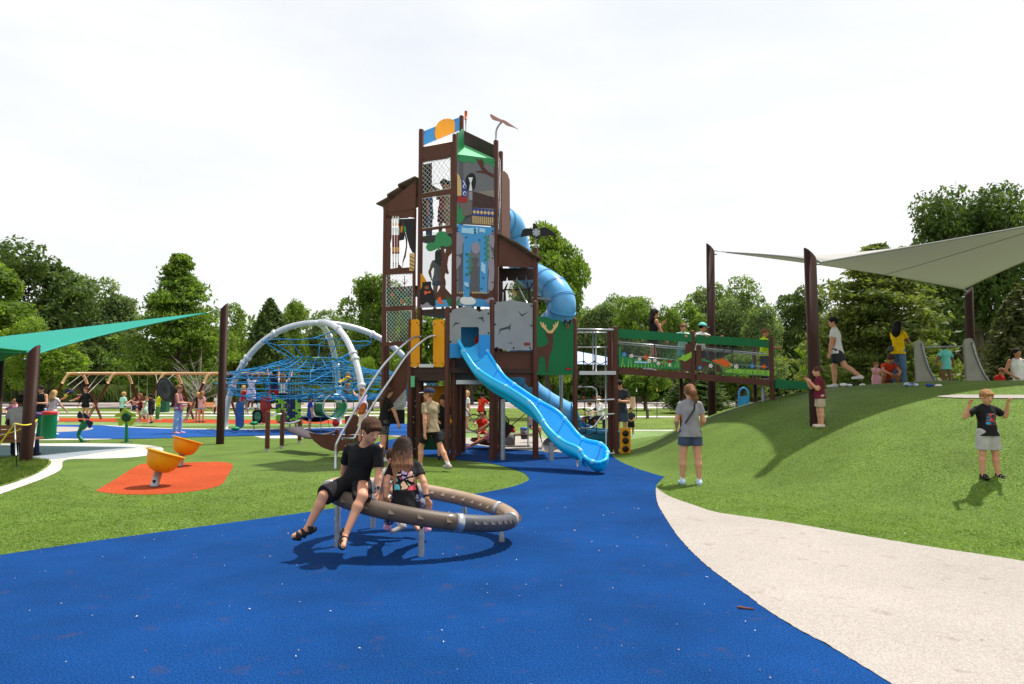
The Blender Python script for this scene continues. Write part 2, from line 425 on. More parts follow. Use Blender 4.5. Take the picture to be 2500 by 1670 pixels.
def post(a, ztop, r=.058, z0=0.0, name='post', m=None, cap=True):
    mb = MB(); x, y = PT[a] if isinstance(a, str) else a
    m = m or BR
    mb.lathe([(r, z0), (r, ztop - .02), (r * .92, ztop - .006), (r * .6, ztop + .006), (0.0005, ztop + .01)], (x, y, 0), m, 18)
    o = mb.build(name, play)
    return o
def bolts(mb, pts, r=.018):
    for p, n in pts:
        M = n.to_track_quat('Z', 'Y').to_matrix()
        mb.lathe([(r, 0), (r, .008), (r * .6, .014), (.0003, .015)], p, BLT, 10, M, smooth=False)
def panel(name, pl, pts, m, th=.022, off=0, parent=None, label=None, bolt=True, sm=0):
    P = pl.poly(pts, off)
    if sm: P = spline(P, sm, True)
    mb = MB(); mb.prism(P, pl.n * th, m)
    if bolt and len(pts) >= 4 and not sm:
        cx_ = sum(p[0] for p in pts) / len(pts); cy_ = sum(p[1] for p in pts) / len(pts)
        use = pts if len(pts) <= 5 else pts[::max(1, len(pts) // 5)]
        for (x, y) in use:
            L_ = hypot(x - cx_, y - cy_); f = max(0, 1 - 8 / L_); bolts(mb, [(pl(cx_ + (x - cx_) * f, cy_ + (y - cy_) * f, off + th), pl.n)], .014)
    o = mb.build(name, parent or play)
    if label: o['label'] = label
    return o
def motif(name, par, pl, shapes, off):
    """shapes: list of (pixel polygon, material, smoothing, extra layer)"""
    mb = MB()
    for sh in shapes:
        pts, m = sh[0], sh[1]; sm = sh[2] if len(sh) > 2 else 0; ly = sh[3] if len(sh) > 3 else 0
        P = pl.poly(pts, off + ly * .004)
        if sm: P = spline(P, sm, True)
        mb.prism(P, pl.n * .006, m)
    return mb.build(name, par)
def ell(cx, cy, rx, ry, n=14, rot=0):
    return [(cx + rx * cos(2 * pi * i / n) * cos(rot) - ry * sin(2 * pi * i / n) * sin(rot), cy + rx * cos(2 * pi * i / n) * sin(rot) + ry * sin(2 * pi * i / n) * cos(rot)) for i in range(n)]
Z3 = lambda s: (lambda x, y: (1000 + x * .19133, 260 + y * .19133))   # zoom helpers
def z3(p): return [(1000 + x * .19133, 260 + y * .19133) for x, y in p]
def z4(p): return [(900 + x * .22957, 420 + y * .22957) for x, y in p]
def z5(p): return [(1060 + x * .20408, 540 + y * .20408) for x, y in p]
def zb(p): return [(1500 + x * .17036, 770 + y * .17036) for x, y in p]
def zt2(p): return [(880 + x * .29333, 720 + y * .29333) for x, y in p]
# posts ----------------------------------------------------------
post('A', zat(1023, 316, PT['A'])); post('B', zat(1110, 328, PT['B'])); post('Cc', zat(1212, 343, PT['Cc']))
post('Dd', zat(1124, 283, PT['Dd'])); post('Lf', zat(936, 512, PT['Lf'])); post('R', zat(1307, 605, PT['R']))
post('P0', zat(1001, 780, PT['P0'])); post('P1', zat(1092, 750, PT['P1'])); post('P2', zat(1201, 733, PT['P2']))
post('P3', zat(1306, 735, PT['P3'])); post('P4', zat(1404, 777, PT['P4'])); post('P5', zat(1503, 797, PT['P5'])); post('P5b', zat(1489, 802, PT['P5b']))
post('K1', 1.95); post('K2', 1.95); post('Q1', zat(1222, 370, PT['Q1'])); post('E', zat(1692, 808, PT['E'])); post('Fe', zat(1885, 823, PT['Fe']), z0=1.3)
post('Q2', 5.2, .05)
# decks ----------------------------------------------------------
def deck(name, pts, z, th=.10, m=None):
    mb = MB(); P = [Vector((PT[p][0], PT[p][1], z - th)) if isinstance(p, str) else Vector((p[0], p[1], z - th)) for p in pts]
    mb.prism(P, (0, 0, th), m or BD); return mb.build(name, play)
deck('deck', ['P0', 'P1', 'P2', (PT['K1'][0], PT['K1'][1]), (-2.2, 16.1)], 2.0, m=BD)
deck('deck', ['P2', 'P3', (PT['R'][0] + .1, 16.6), (PT['Cc'][0], 16.6)], 2.0)
deck('deck', ['P3', 'P4', (PT['P4'][0], 16.9), (PT['R'][0] + .15, 16.9)], 2.0)
deck('deck', ['A', 'B', 'Cc', 'Dd'], 3.34, .12)
deck('deck', ['A', 'B', 'Cc', 'Dd'], 5.02, .12)
deck('deck', ['Lf', 'A', (-2.0, 16.6), (-2.85, 16.9)], 3.9, .08)
deck('deck', ['Cc', 'R', (.6, 16.9), (-.35, 16.7)], 3.2, .08)
# the cool grey edge beams under the low platform
mb = MB()
for y, d in ((900, 0), (906, 0)):
    pass
plP = Pl(PT['P1'], PT['P2'])
# ---- left face A-B ---------------------------------------------
AB = Pl(PT['A'], PT['B'], .02); BC = Pl(PT['B'], PT['Cc'], .02); LA = Pl(PT['Lf'], PT['A'], .02); CR = Pl(PT['Cc'], PT['R'], .02)
panel('beam_panel', AB, z3([(130, 530), (552, 455), (552, 640), (130, 690)]), BP, .03)
# frame around the two nets (with open windows)
def frame(name, pl, outer, inner, m, th=.03, off=0):
    mb = MB()
    x0, y0a, y0b, x1, y1a, y1b = outer; i0, j0a, j0b, i1, j1a, j1b = inner
    O = [(x0, y0a), (x1, y0b), (x1, y1b), (x0, y1a)]; I = [(i0, j0a), (i1, j0b), (i1, j1b), (i0, j1a)]
    for k in range(4):
        k2 = (k + 1) % 4; mb.prism(pl.poly([O[k], O[k2], I[k2], I[k]], off), pl.n * th, m)
    return mb.build(name, play)
frame('net_frame', AB, (1025, 391, 382, 1108, 480, 467), (1031, 397, 384, 1101, 473, 461), BP)
frame('net_frame', AB, (1025, 480, 467, 1108, 566, 555), (1031, 484, 474, 1101, 559, 549), BP)
def netpanel(pl, x0, x1, yt0, yt1, yb0, yb1, n=13, name='rope_net', m=None, off=.03, par=None, both=True):
    m = m or WHT; mb = MB(); q = [(x0, yt0), (x1, yt1), (x1, yb1), (x0, yb0)]
    P = pl.poly(q, off); mb.tube(P, .009, m, 6, closed=True, smooth=True)
    W = (P[1] - P[0]); Hh = (P[3] - P[0]); w = W.length; h = Hh.length; s = w / n * 1.9; u = W.normalized(); v = Hh.normalized()
    def seg(a, b):
        mb.tube([P[0] + u * a[0] + v * a[1], P[0] + u * b[0] + v * b[1]], .0036, m, 4, cap=False)
    k = -h
    while k < w:
        a0 = max(0, k); b0 = min(w, k + h)
        if b0 > a0:
            seg((a0, a0 - k), (b0, b0 - k))
            if both: seg((a0, h - (a0 - k)), (b0, h - (b0 - k)))
        k += s
    return mb.build(name, par or play)
netpanel(AB, 1032, 1100, 398, 386, 472, 459); netpanel(AB, 1032, 1098, 485, 476, 558, 549)
# lower panel of the left face : clear panel with tree, bear, sunset
low = panel('clear_panel', AB, z4([(530, 660), (885, 620), (890, 1432), (530, 1448)]), CLR, .012)
motif('tree_motif', low, AB, [
    (z4([(610, 800), (640, 755), (700, 745), (720, 660), (770, 630), (820, 640), (850, 680), (880, 700), (884, 770), (830, 795), (770, 790), (745, 850), (735, 815), (690, 835), (640, 842)]), GRL, 3),
    (z4([(760, 790), (800, 800), (812, 870), (830, 800), (870, 790), (884, 860), (850, 900), (835, 1000), (800, 1150), (820, 1240), (884, 1310), (884, 1360), (710, 1360), (720, 1300), (760, 1230), (770, 1050), (780, 900)]), BP, 0),
    (z4([(530, 1355), (560, 1360), (712, 1362), (885, 1370), (885, 1430), (530, 1445)]), LIL, 0, -1),
    (z4([(712, 1362), (885, 1360), (885, 1428), (712, 1438)]), BLp, 0, 1),
    (z4([(530, 1070), (575, 1090), (610, 1150), (620, 1230), (530, 1370)]), YE, 0),
    (z4([(740, 1335), (770, 1330), (775, 1370), (805, 1395), (770, 1402), (735, 1390)]), ORG, 2, 2),
    (z4([(830, 1370), (840, 1300), (860, 1350), (885, 1330), (880, 1428), (858, 1428)]), GRD, 0, 2)], .014)
motif('bear_motif', low, AB, [
    (z4([(535, 1370), (545, 1270), (570, 1220), (572, 1170), (592, 1172), (615, 1165), (640, 1165), (655, 1162), (668, 1178), (665, 1215), (690, 1270), (705, 1340), (712, 1400), (700, 1430), (660, 1415), (620, 1380), (580, 1410), (545, 1400)]), BLK, 2, 1),
    (z4(ell(620, 1230, 24, 20)), mat('bear_muzzle', S(140, 84, 62)), 0, 3), (z4(ell(622, 1262, 11, 14)), BLK, 0, 4),
    (z4([(590, 1270), (612, 1262), (625, 1275), (650, 1262), (665, 1285), (625, 1290), (600, 1308)]), ORG, 0, 4)], .014)
# ---- right face B-C --------------------------------------------
up = panel('smoked_panel', BC, z3([(603, 610), (1085, 672), (1078, 1530), (600, 1500)]), SMK, .014)
motif('canopy_motif', up, BC, [
    (z3([(603, 612), (1085, 672), (1085, 780), (1060, 765), (1030, 730), (960, 740), (935, 690), (870, 668), (850, 720), (800, 730), (755, 700), (700, 720), (650, 705), (606, 680)]), GRL, 0),
    (z3([(840, 660), (890, 690), (910, 668), (940, 700), (945, 770), (1000, 830), (1080, 870), (1080, 910), (960, 855), (850, 840), (850, 825), (930, 820), (890, 750)]), BP, 0, 1),
    (z3([(602, 1240), (640, 1340), (650, 1300), (672, 1290), (670, 1380), (710, 1410), (650, 1490), (600, 1498)]), GRL, 0, 1)], .015)
motif('eagle_motif', up, BC, [
    (z3([(725, 900), (760, 860), (800, 850), (830, 870), (845, 930), (838, 1020), (805, 1085), (750, 1080), (722, 1010), (715, 940)]), BLK, 2, 1),
    (z3([(750, 905), (806, 905), (785, 980), (800, 1075), (755, 1075), (772, 980)]), WHT, 0, 3),
    (z3([(755, 1085), (800, 1085), (800, 1190), (778, 1200), (755, 1185)]), LIL, 0, 2)], .015)
motif('woven_motif', up, BC, [
    (z3([(605, 850), (640, 890), (665, 950), (660, 1140), (608, 1140)]), TAN, 0),
    (z3([(640, 890), (680, 930), (725, 970), (737, 1060), (735, 1150), (665, 1148), (660, 950)]), NAV, 0, 1),
    (z3(ell(700, 1020, 24, 26)), WHT, 0, 2), (z3(ell(704, 1022, 15, 17)), NAV, 0, 3), (z3(ell(702, 1110, 24, 28)), WHT, 0, 2), (z3(ell(706, 1112, 15, 18)), NAV, 0, 3), (z3([(672, 940), (684, 945), (712, 985), (700, 992)]), WHT, 0, 2),
    (z3([(612, 1148), (735, 1155), (733, 1225), (612, 1218)]), RED, 0, 1),
    (z3([(805, 1090), (850, 1095), (1078, 1165), (1078, 1300), (800, 1290)]), mat('dark_weave', S(76, 56, 56), .8, var=.25, vs=30), 0),
    (z3([(850, 1090), (1078, 1065), (1078, 1158), (1000, 1140)]), mat('pale_band', S(138, 128, 122)), 0, 1),
    (z3([(800, 1295), (1078, 1325), (1076, 1410), (800, 1390)]), NAV, 0, 1)] +
    [(z3([(802 + i * 46, 1345 + i * 3), (825 + i * 46, 1318 + i * 3), (848 + i * 46, 1347 + i * 3), (825 + i * 46, 1375 + i * 3)]), TAN, 0, 2) for i in range(6)] +
    [(z3([(802 + i * 25, 1395 + i * 2), (815 + i * 25, 1396 + i * 2), (815 + i * 25, 1495 + i * 2), (802 + i * 25, 1490 + i * 2)]), TAN, 0, 1) for i in range(11)], .015)
motif('ground_motif', up, BC, [
    (z3([(640, 1200), (800, 1200), (800, 1400), (640, 1470)]), mat('taupe_inlay', S(112, 102, 100)), 0, -1),
    (z3([(640, 1470), (700, 1400), (800, 1375), (1078, 1400), (1078, 1528), (602, 1498)]), mat('dark_taupe_inlay', S(88, 84, 86)), 0, -1)], .015)
# waterfall panel: lower half, with two clear windows
wf_pts = z5([(262, 38), (716, 75), (712, 1030), (262, 1010)])
wf = panel('smoked_panel', BC, wf_pts, SMK, .012, .0)
motif('waterfall_motif', wf, BC, [
    (z5([(262, 38), (716, 75), (716, 180), (640, 170), (632, 870), (545, 855), (545, 330), (500, 260), (450, 300), (425, 400), (420, 915), (345, 910), (350, 260), (330, 190), (262, 150)]), BLp, 0),
    (z5([(262, 925), (345, 912), (420, 915), (712, 950), (712, 1030), (262, 1010)]), BLp, 0, 0)], .013)
motif('rock_motif', wf, BC, [
    (z5([(262, 135), (300, 140), (345, 190), (352, 250), (330, 290), (300, 330), (280, 385), (262, 390)]), LIL, 2, 1),
    (z5([(262, 420), (300, 425), (322, 460), (310, 520), (275, 565), (262, 570)]), LIL, 2, 1),
    (z5(ell(495, 320, 54, 72, 16)), LIL, 0, 2),
    (z5([(660, 170), (716, 130), (714, 320), (680, 300), (650, 250)]), LIL, 2, 1),
    (z5([(660, 440), (714, 420), (712, 780), (670, 830), (640, 790), (655, 600)]), LIL, 2, 1),
    (z5([(262, 290), (340, 280), (338, 380), (300, 400), (262, 400)]), GY, 0, 0),
    (z5([(640, 170), (700, 400), (640, 600), (636, 200)]), GY, 0, 0),
    (z5([(262, 905), (320, 915), (320, 1000), (262, 1000)]), LIL, 2, 1), (z5([(650, 920), (712, 915), (712, 985), (630, 980), (610, 950)]), LIL, 2, 1)], .014)
motif('cloud_motif', wf, BC, [(z5([(310, 955), (325, 915), (365, 905), (400, 912), (440, 905), (480, 930), (500, 965), (470, 995), (400, 1000), (340, 992)]), WHT, 3, 3),
    (z5([(325, 75), (400, 85), (470, 78), (475, 155), (400, 145), (328, 140)]), LBL, 0, 2), (z5([(495, 75), (520, 78), (518, 150), (495, 140)]), LBL, 0, 2),
    (z5([(540, 85), (610, 90), (608, 145), (575, 130), (540, 135)]), LBL, 0, 2), (z5([(560, 485), (612, 520), (612, 635), (560, 590)]), LBL, 0, 2),
    (z5([(358, 728), (410, 740), (410, 795), (358, 765)]), LBL, 0, 2)], .014)
motif('log_motif', wf, BC, [(z5([(262, 870), (420, 862), (640, 872), (712, 790), (712, 950), (500, 955), (320, 915), (262, 905)]), BP, 0, -1)] +
    [(z5([(275 + i * 22, 845), (288 + i * 22, 845), (287 + i * 22, 866), (276 + i * 22, 866)]), TAN, 0, 1) for i in list(range(1, 4)) + list(range(8, 16))], .014)
leafs = []
for i in range(9):
    leafs.append((z5(ell(618 + 26 * (i % 2), 185 + i * 34, 20, 14, 10, .5 if i % 2 else -.5)), GRL, 0, 3))
for i in range(7):
    leafs.append((z5(ell(405 + 30 * (i % 2), 400 + i * 38, 20, 15, 10, .5 if i % 2 else -.5)), GRL, 0, 3))
leafs += [(z5([(160, 900), (185, 960), (205, 860), (215, 1000), (195, 1010)]), GRL, 0, 1), (z5([(255, 1010), (270, 960), (315, 915), (290, 985), (275, 1015)]), GRL, 0, 4)]
motif('vine_motif', wf, BC, leafs[:-2] + leafs[-1:], .014)
mb = MB()
for (x, y) in ((278, 90), (278, 120), (702, 120), (702, 152), (385, 190), (545, 225), (385, 390), (385, 640), (590, 680), (568, 805), (403, 798), (272, 705), (700, 440), (700, 730), (288, 1010), (487, 1012), (493, 105), (493, 135)):
    bolts(mb, [(BC(*z5([(x, y)])[0], .034), BC.n)], .016)
mb.build('bolts', wf)
# ---- roof of the tower ------------------------------------------
AD = Pl(PT['A'], PT['Dd'], .02); DC = Pl(PT['Dd'], PT['Cc'], .02)
sun_p = panel('sun_panel', AD, z3([(150, 325), (625, 140), (622, 310), (150, 505)]), mat('roof_blue_panel', S(40, 128, 190), .5), .025, label='blue roof panel with a yellow sun disc')
motif('sun_disc', sun_p, AD, [(z3([(318, 330), (330, 260), (370, 195), (430, 160), (500, 153), (550, 168), (575, 200), (572, 325), (340, 428), (322, 380)]), YE, 0)], .026)
def quadp(name, q, m, th=.03, lab=None):
    mb = MB(); mb.prism(q, Vector((0, 0, -th)), m); o = mb.build(name, play)
    if lab: o['label'] = lab
    return o
def at(k, px, py): return Vector((PT[k][0], PT[k][1], zat(px, py, PT[k])))
panel('rear_panel', AD, [(1030, 402), (1052, 398), (1052, 560), (1030, 562)], BD, .02, bolt=False); netpanel(AD, 1054, 1108, 392, 384, 450, 444, 9)
a = at('A', 1027, 360); b = at('B', 1106, 344); d = at('Dd', 1120, 322); c_ = at('Cc', 1207, 387); b2 = at('B', 1114, 380); d2 = at('Dd', 1125, 348)
mb = MB(); mb.prism([a, b, d + Vector((-.02, 0, 0))], Vector((0, 0, -.03)), mat('roof_cream', S(225, 215, 200), .6)); mb.build('roof_sheet', play)
RFG = mat('roof_light_green', S(110, 200, 140), .5)
mb = MB(); mb.prism([b2, c_, d2], Vector((0, 0, -.03)), RFG); mb.build('roof_sheet', play)
panel('roof_panel', DC, z3([(655, 285), (1080, 490), (1085, 662), (655, 480)]), BD, .03)
BDp = Pl((PT['B'][0] + .0, PT['B'][1] + .1), (PT['Dd'][0], PT['Dd'][1]), 0)
mb = MB()
P = [Vector((PT['B'][0] + .05 * 0 + (.1 * i / 6), PT['B'][1] + .08 + 1.0 * i / 6, 0)) for i in range(7)]
zt = [zat(1114, 380, PT['B']) + .02] + [zat(1118, 330 - i * 9, PT['B']) for i in range(6)]
poly = [Vector((p.x, p.y, zat(1114, 378, PT['B']) - .0 + .25 * k / 6)) for k, p in enumerate(P)]
top = [Vector((P[k].x, P[k].y, zt[k] + .10 + (.06 if k % 2 else 0))) for k in range(6, 0, -1)]
mb.prism(poly + top, Vector((.03, 0, 0)), GRN); mb.build('leaf_fin', play)
mb = MB(); q = PT['Dd']
mb.tube([(q[0] + .1, q[1] + .12, zat(1124, 330, q)), (q[0] + .1, q[1] + .12, zat(1131, 285, q))], .016, STL, 10); mb.tube([(q[0] + .1, q[1] + .12, zat(1131, 287, q)), (q[0] + .1, q[1] + .12, zat(1131, 284, q) + .18)], .036, ORG, 12)
mb.build('beacon', play)
def birdpole(k, px, p_b, p_e, pts, pm, nm, depth, plate=False):
    x, y = PT[k]; mb = MB()
    b_ = Vector((x, y, zat(*p_b, PT[k]))); e_ = D(*p_e, y - depth)
    m_ = Vector((x, y, b_.z + (e_.z - b_.z) * .55))
    mb.tube([b_, m_ - Vector((0, 0, .1))] + arc(m_ - Vector((0, 0, .05)), m_ + Vector((0, 0, .1)), e_, 5), .022, GLV, 10)
    pole = mb.build('bird_pole', play)
    mb = MB(); pl = Pl((x - 1, y - depth - .02), (x + 1, y - depth - .02))
    mb.prism(spline(pl.poly(pts), 2, True) if not plate else pl.poly(pts), pl.n * .015, pm)
    if plate:
        c0 = pl(*z5([(1222, 138)])[0], .02); mb.lathe([(.0005, .0), (.092, .0), (.092, .012), (.0005, .012)], c0 + pl.n * .012, GLV, 20, pl.n.to_track_quat('Z', 'Y').to_matrix(), smooth=False)
        for i in range(6):
            q_ = (1222 + 38 * cos(i * pi / 3), 138 + 36 * sin(i * pi / 3)); bolts(mb, [(pl(*z5([q_])[0], .046), pl.n)], .012)
    mb.build(nm, pole)
birdpole('Cc', 1212, (1212, 343), (1225, 298), z3([(1025, 110), (1040, 100), (1075, 120), (1160, 165), (1215, 180), (1280, 222), (1390, 296), (1330, 270), (1240, 245), (1200, 215), (1130, 190), (1090, 180), (1050, 160)]), PNK, 'bird_cutout', .12)
birdpole('R', 1307, (1307, 606), (1310, 572), z5([(1030, 195), (1055, 110), (1080, 92), (1120, 85), (1175, 95), (1185, 40), (1200, 25), (1225, 50), (1250, 92), (1300, 75), (1325, 72), (1400, 115), (1475, 180), (1440, 188), (1390, 170), (1340, 182), (1270, 180), (1260, 205), (1225, 215), (1195, 180), (1120, 178), (1070, 185)]), BLK, 'bat_cutout', .12, True)
# ---- left annex -------------------------------------------------
g = panel('gable_panel', LA, z4([(160, 375), (510, 92), (505, 395), (178, 440), (165, 425)]), BP, .03)
# roof boards, three overlapping steps going down to the left
def roofboards(edge, pl, back, m, n=3, th=.03, fwd=.06):
    """edge: pixel points of the eave-to-ridge line in the plane; boards run back"""
    mb = MB(); bk = -pl.n * back; fw = pl.n * fwd
    for i in range(len(edge) - 1):
        p = pl(*edge[i]); q_ = pl(*edge[i + 1]); up_ = Vector((0, 0, .012 * i))
        mb.prism([p + fw + up_, q_ + fw + up_, q_ + bk + up_, p + bk + up_], Vector((0, 0, th)), m)
    return mb.build('roof', play)
roofboards(z4([(95, 350), (215, 285), (210, 265), (335, 190), (325, 170), (505, 85)]), LA, 1.2, mat('shingle_brown', S(108, 84, 70), .7, var=.15, vs=6))
# hunting panel with cut-outs: built from strips so that the sky shows through
HP = [([(178, 440), (505, 395), (505, 490), (430, 480), (420, 490), (180, 500)], BP), ([(165, 440), (245, 470), (245, 700), (232, 760), (230, 1030), (190, 1075), (160, 1075)], BP),
      ([(180, 1080), (500, 1065), (495, 1020), (430, 1015), (360, 1020), (330, 985), (310, 1020), (232, 1030)], BP), ([(490, 400), (510, 398), (500, 1070), (487, 1070)], BP),
      ([(385, 500), (500, 495), (498, 860), (470, 860), (440, 800), (400, 650), (385, 560)], BLK), ([(325, 500), (390, 500), (380, 720), (330, 730)], BLK)]
mb = MB()
for p_, m_ in HP: mb.prism(LA.poly(z4(p_)), LA.n * .02, m_)
hp = mb.build('hunting_panel', play); hp['label'] = 'brown panel with cut-out arrows, bow and quiver'
sh = []
for i, x in enumerate((262, 290, 316)):
    sh += [(z4([(x - 11, 670), (x + 11, 670), (x + 11, 870), (x - 11, 870)]), mat('maroon_inlay', S(112, 34, 34)), 0, 1), (z4([(x - 8, 800), (x + 8, 800), (x + 8, 850), (x - 8, 850)]), YE, 0, 2),
           (z4([(x - 7, 480), (x, 465), (x + 7, 485), (x + 7, 545), (x - 7, 545)]), WHT, 0, 1), (z4([(x - 7, 545), (x + 7, 545), (x + 6, 575), (x - 6, 575)]), YE, 0, 1), (z4([(x - 11, 600), (x, 580), (x + 11, 600), (x + 8, 670), (x - 8, 670)]), WHT, 0, 1),
           (z4([(x - 8, 870), (x + 8, 870), (x + 6, 960), (x - 6, 960)]), WHT, 0, 1), (z4([(x - 5, 960), (x + 5, 960), (x + 4, 1020), (x - 4, 1020)]), BP, 0, 1)]
motif('arrow_motif', hp, LA, sh, .012)
motif('bow_motif', hp, LA, [(z4([(372, 500), (390, 640), (412, 720), (410, 800), (395, 900), (370, 960), (365, 1010), (360, 1010), (362, 950), (385, 860), (398, 780), (395, 720), (375, 640), (362, 540)]), BP, 0, 1),
    (z4([(345, 580), (362, 570), (358, 640), (342, 645)]), YE, 0, 2), (z4([(370, 590), (390, 570), (402, 620), (385, 650)]), GRL, 0, 2),
    (z4([(435, 865), (490, 862), (485, 1050), (435, 1050)]), TAN, 0, 1)] + [(z4([(438, 890 + i * 40), (484, 915 + i * 40), (484, 925 + i * 40), (438, 900 + i * 40)]), BP, 0, 2) for i in range(4)], .012)
frame('net_frame', LA, (938, 667, 664, 1015, 754, 751), (943, 671, 668, 1008, 748, 745), BP)
frame('net_frame', LA, (938, 754, 751, 1015, 846, 840), (943, 760, 757, 1005, 836, 833), BP)
n1 = netpanel(LA, 943, 1007, 672, 669, 748, 745, 14); n2 = netpanel(LA, 944, 1005, 761, 758, 834, 832, 14)
motif('corn_motif', n1, LA, [(z4([(190, 1220), (235, 1270), (240, 1420), (200, 1420)]), GRD, 0), (z4([(290, 1430), (310, 1320), (400, 1250), (450, 1215), (410, 1290), (350, 1425)]), GRD, 0),
    (z4([(262, 1240), (330, 1260), (345, 1420), (300, 1330)]), GRD, 0), (z4([(400, 1425), (420, 1350), (460, 1300), (455, 1425)]), GRD, 0),
    (z4([(240, 1290), (262, 1285), (268, 1325), (245, 1325)]), ORG, 0, 1), (z4([(335, 1360), (355, 1355), (360, 1400), (340, 1398)]), ORG, 0, 1),
    (z4([(378, 1105), (386, 1105), (386, 1260), (378, 1260)]), BP, 0), (z4([(222, 1120), (229, 1120), (229, 1230), (222, 1230)]), BP, 0),
    (z4([(345, 1150), (378, 1180), (386, 1180), (425, 1140), (386, 1195), (378, 1195)]), BP, 0), (z4([(195, 1150), (222, 1185), (229, 1185), (262, 1150), (229, 1200), (222, 1200)]), BP, 0)], -.02)
motif('leaf_motif', n2, LA, [(z4([(200, 1500), (290, 1500), (270, 1640), (210, 1700)]), GRD, 0), (z4([(330, 1500), (440, 1490), (450, 1640), (380, 1600)]), GRD, 0)], -.02)
# ---- right annex ------------------------------------------------
g = panel('gable_panel', CR, z5([(768, 180), (1205, 480), (1200, 560), (765, 540)]), BP, .03)
roofboards(z5([(765, 172), (915, 258), (960, 285), (1100, 375), (1110, 400), (1272, 500)]), CR, 1.3, mat('shingle_brown', S(108, 84, 70)), fwd=.14)
RB = Pl((PT['Cc'][0], PT['Cc'][1] + .95), (PT['R'][0], PT['R'][1] + .95))
panel('valance_panel', RB, z5([(775, 565), (1190, 565), (1190, 700), (1110, 705), (1098, 640), (1090, 705), (1000, 712), (986, 650), (978, 714), (880, 712), (872, 660), (862, 716), (790, 720)]), BD, .02, bolt=False)
bk = panel('back_window', RB, z5([(790, 705), (1190, 705), (1190, 980), (790, 980)]), CLR, .008, bolt=False)
motif('branch_motif', bk, RB, [(z5([(800, 770), (830, 820), (870, 745), (885, 740), (855, 835), (860, 960), (825, 960), (828, 860)]), BD, 0), (z5([(1100, 735), (1120, 725), (1135, 800), (1170, 740), (1182, 745), (1150, 830), (1155, 970), (1125, 970), (1125, 850)]), BD, 0),
    (z5([(850, 812), (1135, 806), (1135, 825), (850, 830)]), BD, 0), (z5([(922, 820), (945, 808), (965, 840), (988, 870), (985, 900), (965, 895), (940, 860)]), TAN, 2, 1)], .01)
mb = MB(); mb.tube([RB(*z5([(965, 700)])[0], .1), RB(*z5([(1110, 980)])[0], .1)], .018, STL, 8); mb.build('steel_brace', play)
# tall brown panel at the back right of the tower, open net side next to it
QB = Pl((PT['Cc'][0] + .10, 16.1), (PT['Q1'][0] + .3, 16.6))
panel('tall_back_panel', QB, [(1222, 418), (1229, 418), (1237, 426), (1242, 440), (1243, 600), (1222, 590)], mat('sun_faded_brown', S(120, 86, 76), .6), .03, bolt=False)
netpanel(Pl(PT['Cc'], (PT['Q1'][0], PT['Q1'][1])), 1214, 1221, 375, 390, 560, 570, 3, off=0)
# ---- low platform panels ---------------------------------------
p01 = Pl(PT['P0'], PT['P1'], 0.02); p12 = Pl(PT['P1'], PT['P2'], .03); p23 = Pl(PT['P2'], PT['P3'], .03); p34 = Pl(PT['P3'], PT['P4'], .03)
def rr(x0, y0, x1, y1, r, n=4):
    o = []
    for cx, cy, a in ((x1 - r, y0 + r, -90), (x1 - r, y1 - r, 0), (x0 + r, y1 - r, 90), (x0 + r, y0 + r, 180)):
        for i in range(n + 1):
            t = radians(a + 90 * i / n); o.append((cx + r * cos(t), cy + r * sin(t)))
    return o
for (x0, x1) in ((1001, 1025.5), (1059, 1086)):
    o = panel('yellow_panel', p01, rr(x0, 780, x1, 896, 6), YE, .025)
mb = MB(); mb.prism(p01.poly([(1025, 889), (1060, 889), (1060, 897), (1025, 897)]), p01.n * .03, STL); mb.build('step_edge', play)
mb = MB()
mb.prism(p01.poly([(1002, 897), (1090, 897), (1090, 930), (1002, 930)], -.03), p01.n * -.02, BD)
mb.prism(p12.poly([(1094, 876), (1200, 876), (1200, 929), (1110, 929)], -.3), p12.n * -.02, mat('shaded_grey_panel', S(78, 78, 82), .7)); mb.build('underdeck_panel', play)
mb = MB(); mb.prism(p12.poly([(1111, 928), (1190, 928), (1190, 938), (1111, 938)], -.3), p12.n * .05, STL); mb.build('deck_beam', play)
mb = MB(); mb.prism(p01.poly([(1004, 918), (1013, 918), (1013, 945), (1004, 945)], .05), p01.n * .02, mat('mint_label_plate', S(96, 180, 130), .5)); mb.build('plate', play)
# grey mountain panel round the slide entrance
outer = zt2([(742, 405), (742, 150), (770, 122), (880, 92), (915, 93), (990, 143), (1035, 115), (1075, 120), (1078, 330), (1078, 405)])
mb = MB()
for q_ in (zt2([(742, 405), (742, 150), (770, 122), (836, 104), (836, 405)]), zt2([(836, 268), (836, 104), (880, 92), (915, 93), (985, 140), (985, 275), (975, 268)]), zt2([(985, 140), (990, 143), (1035, 115), (1075, 120), (1078, 332), (985, 332)])):
    mb.prism(p12.poly(q_), p12.n * .022, GY)
for x, y in ((752, 140), (1066, 155), (1066, 318), (750, 390)): bolts(mb, [(p12(*zt2([(x, y)])[0], .022), p12.n)], .02)
gp = mb.build('mountain_panel', play)
motif('crack_inlay', gp, p12, [(zt2([(765, 268), (790, 228), (832, 235), (795, 241)]), GD), (zt2([(975, 193), (1018, 182), (1030, 230), (1008, 200)]), GD)], .022)
mb = MB()
mb.prism(p12.poly(zt2([(742, 405), (836, 405), (836, 524), (742, 524)])), p12.n * .022, SKB); mb.build('blue_panel', play); mb = MB(); mb.prism(p12.poly(zt2([(985, 332), (1078, 332), (1078, 430), (1078, 524), (985, 524)])), p12.n * .022, SKB)
mb.build('blue_panel', play)
mb = MB(); mb.prism(p12.poly(zt2([(825, 260), (995, 260), (995, 524), (825, 524)]), -.75), p12.n * .02, SKB)
wb = mb.build('back_panel', play)
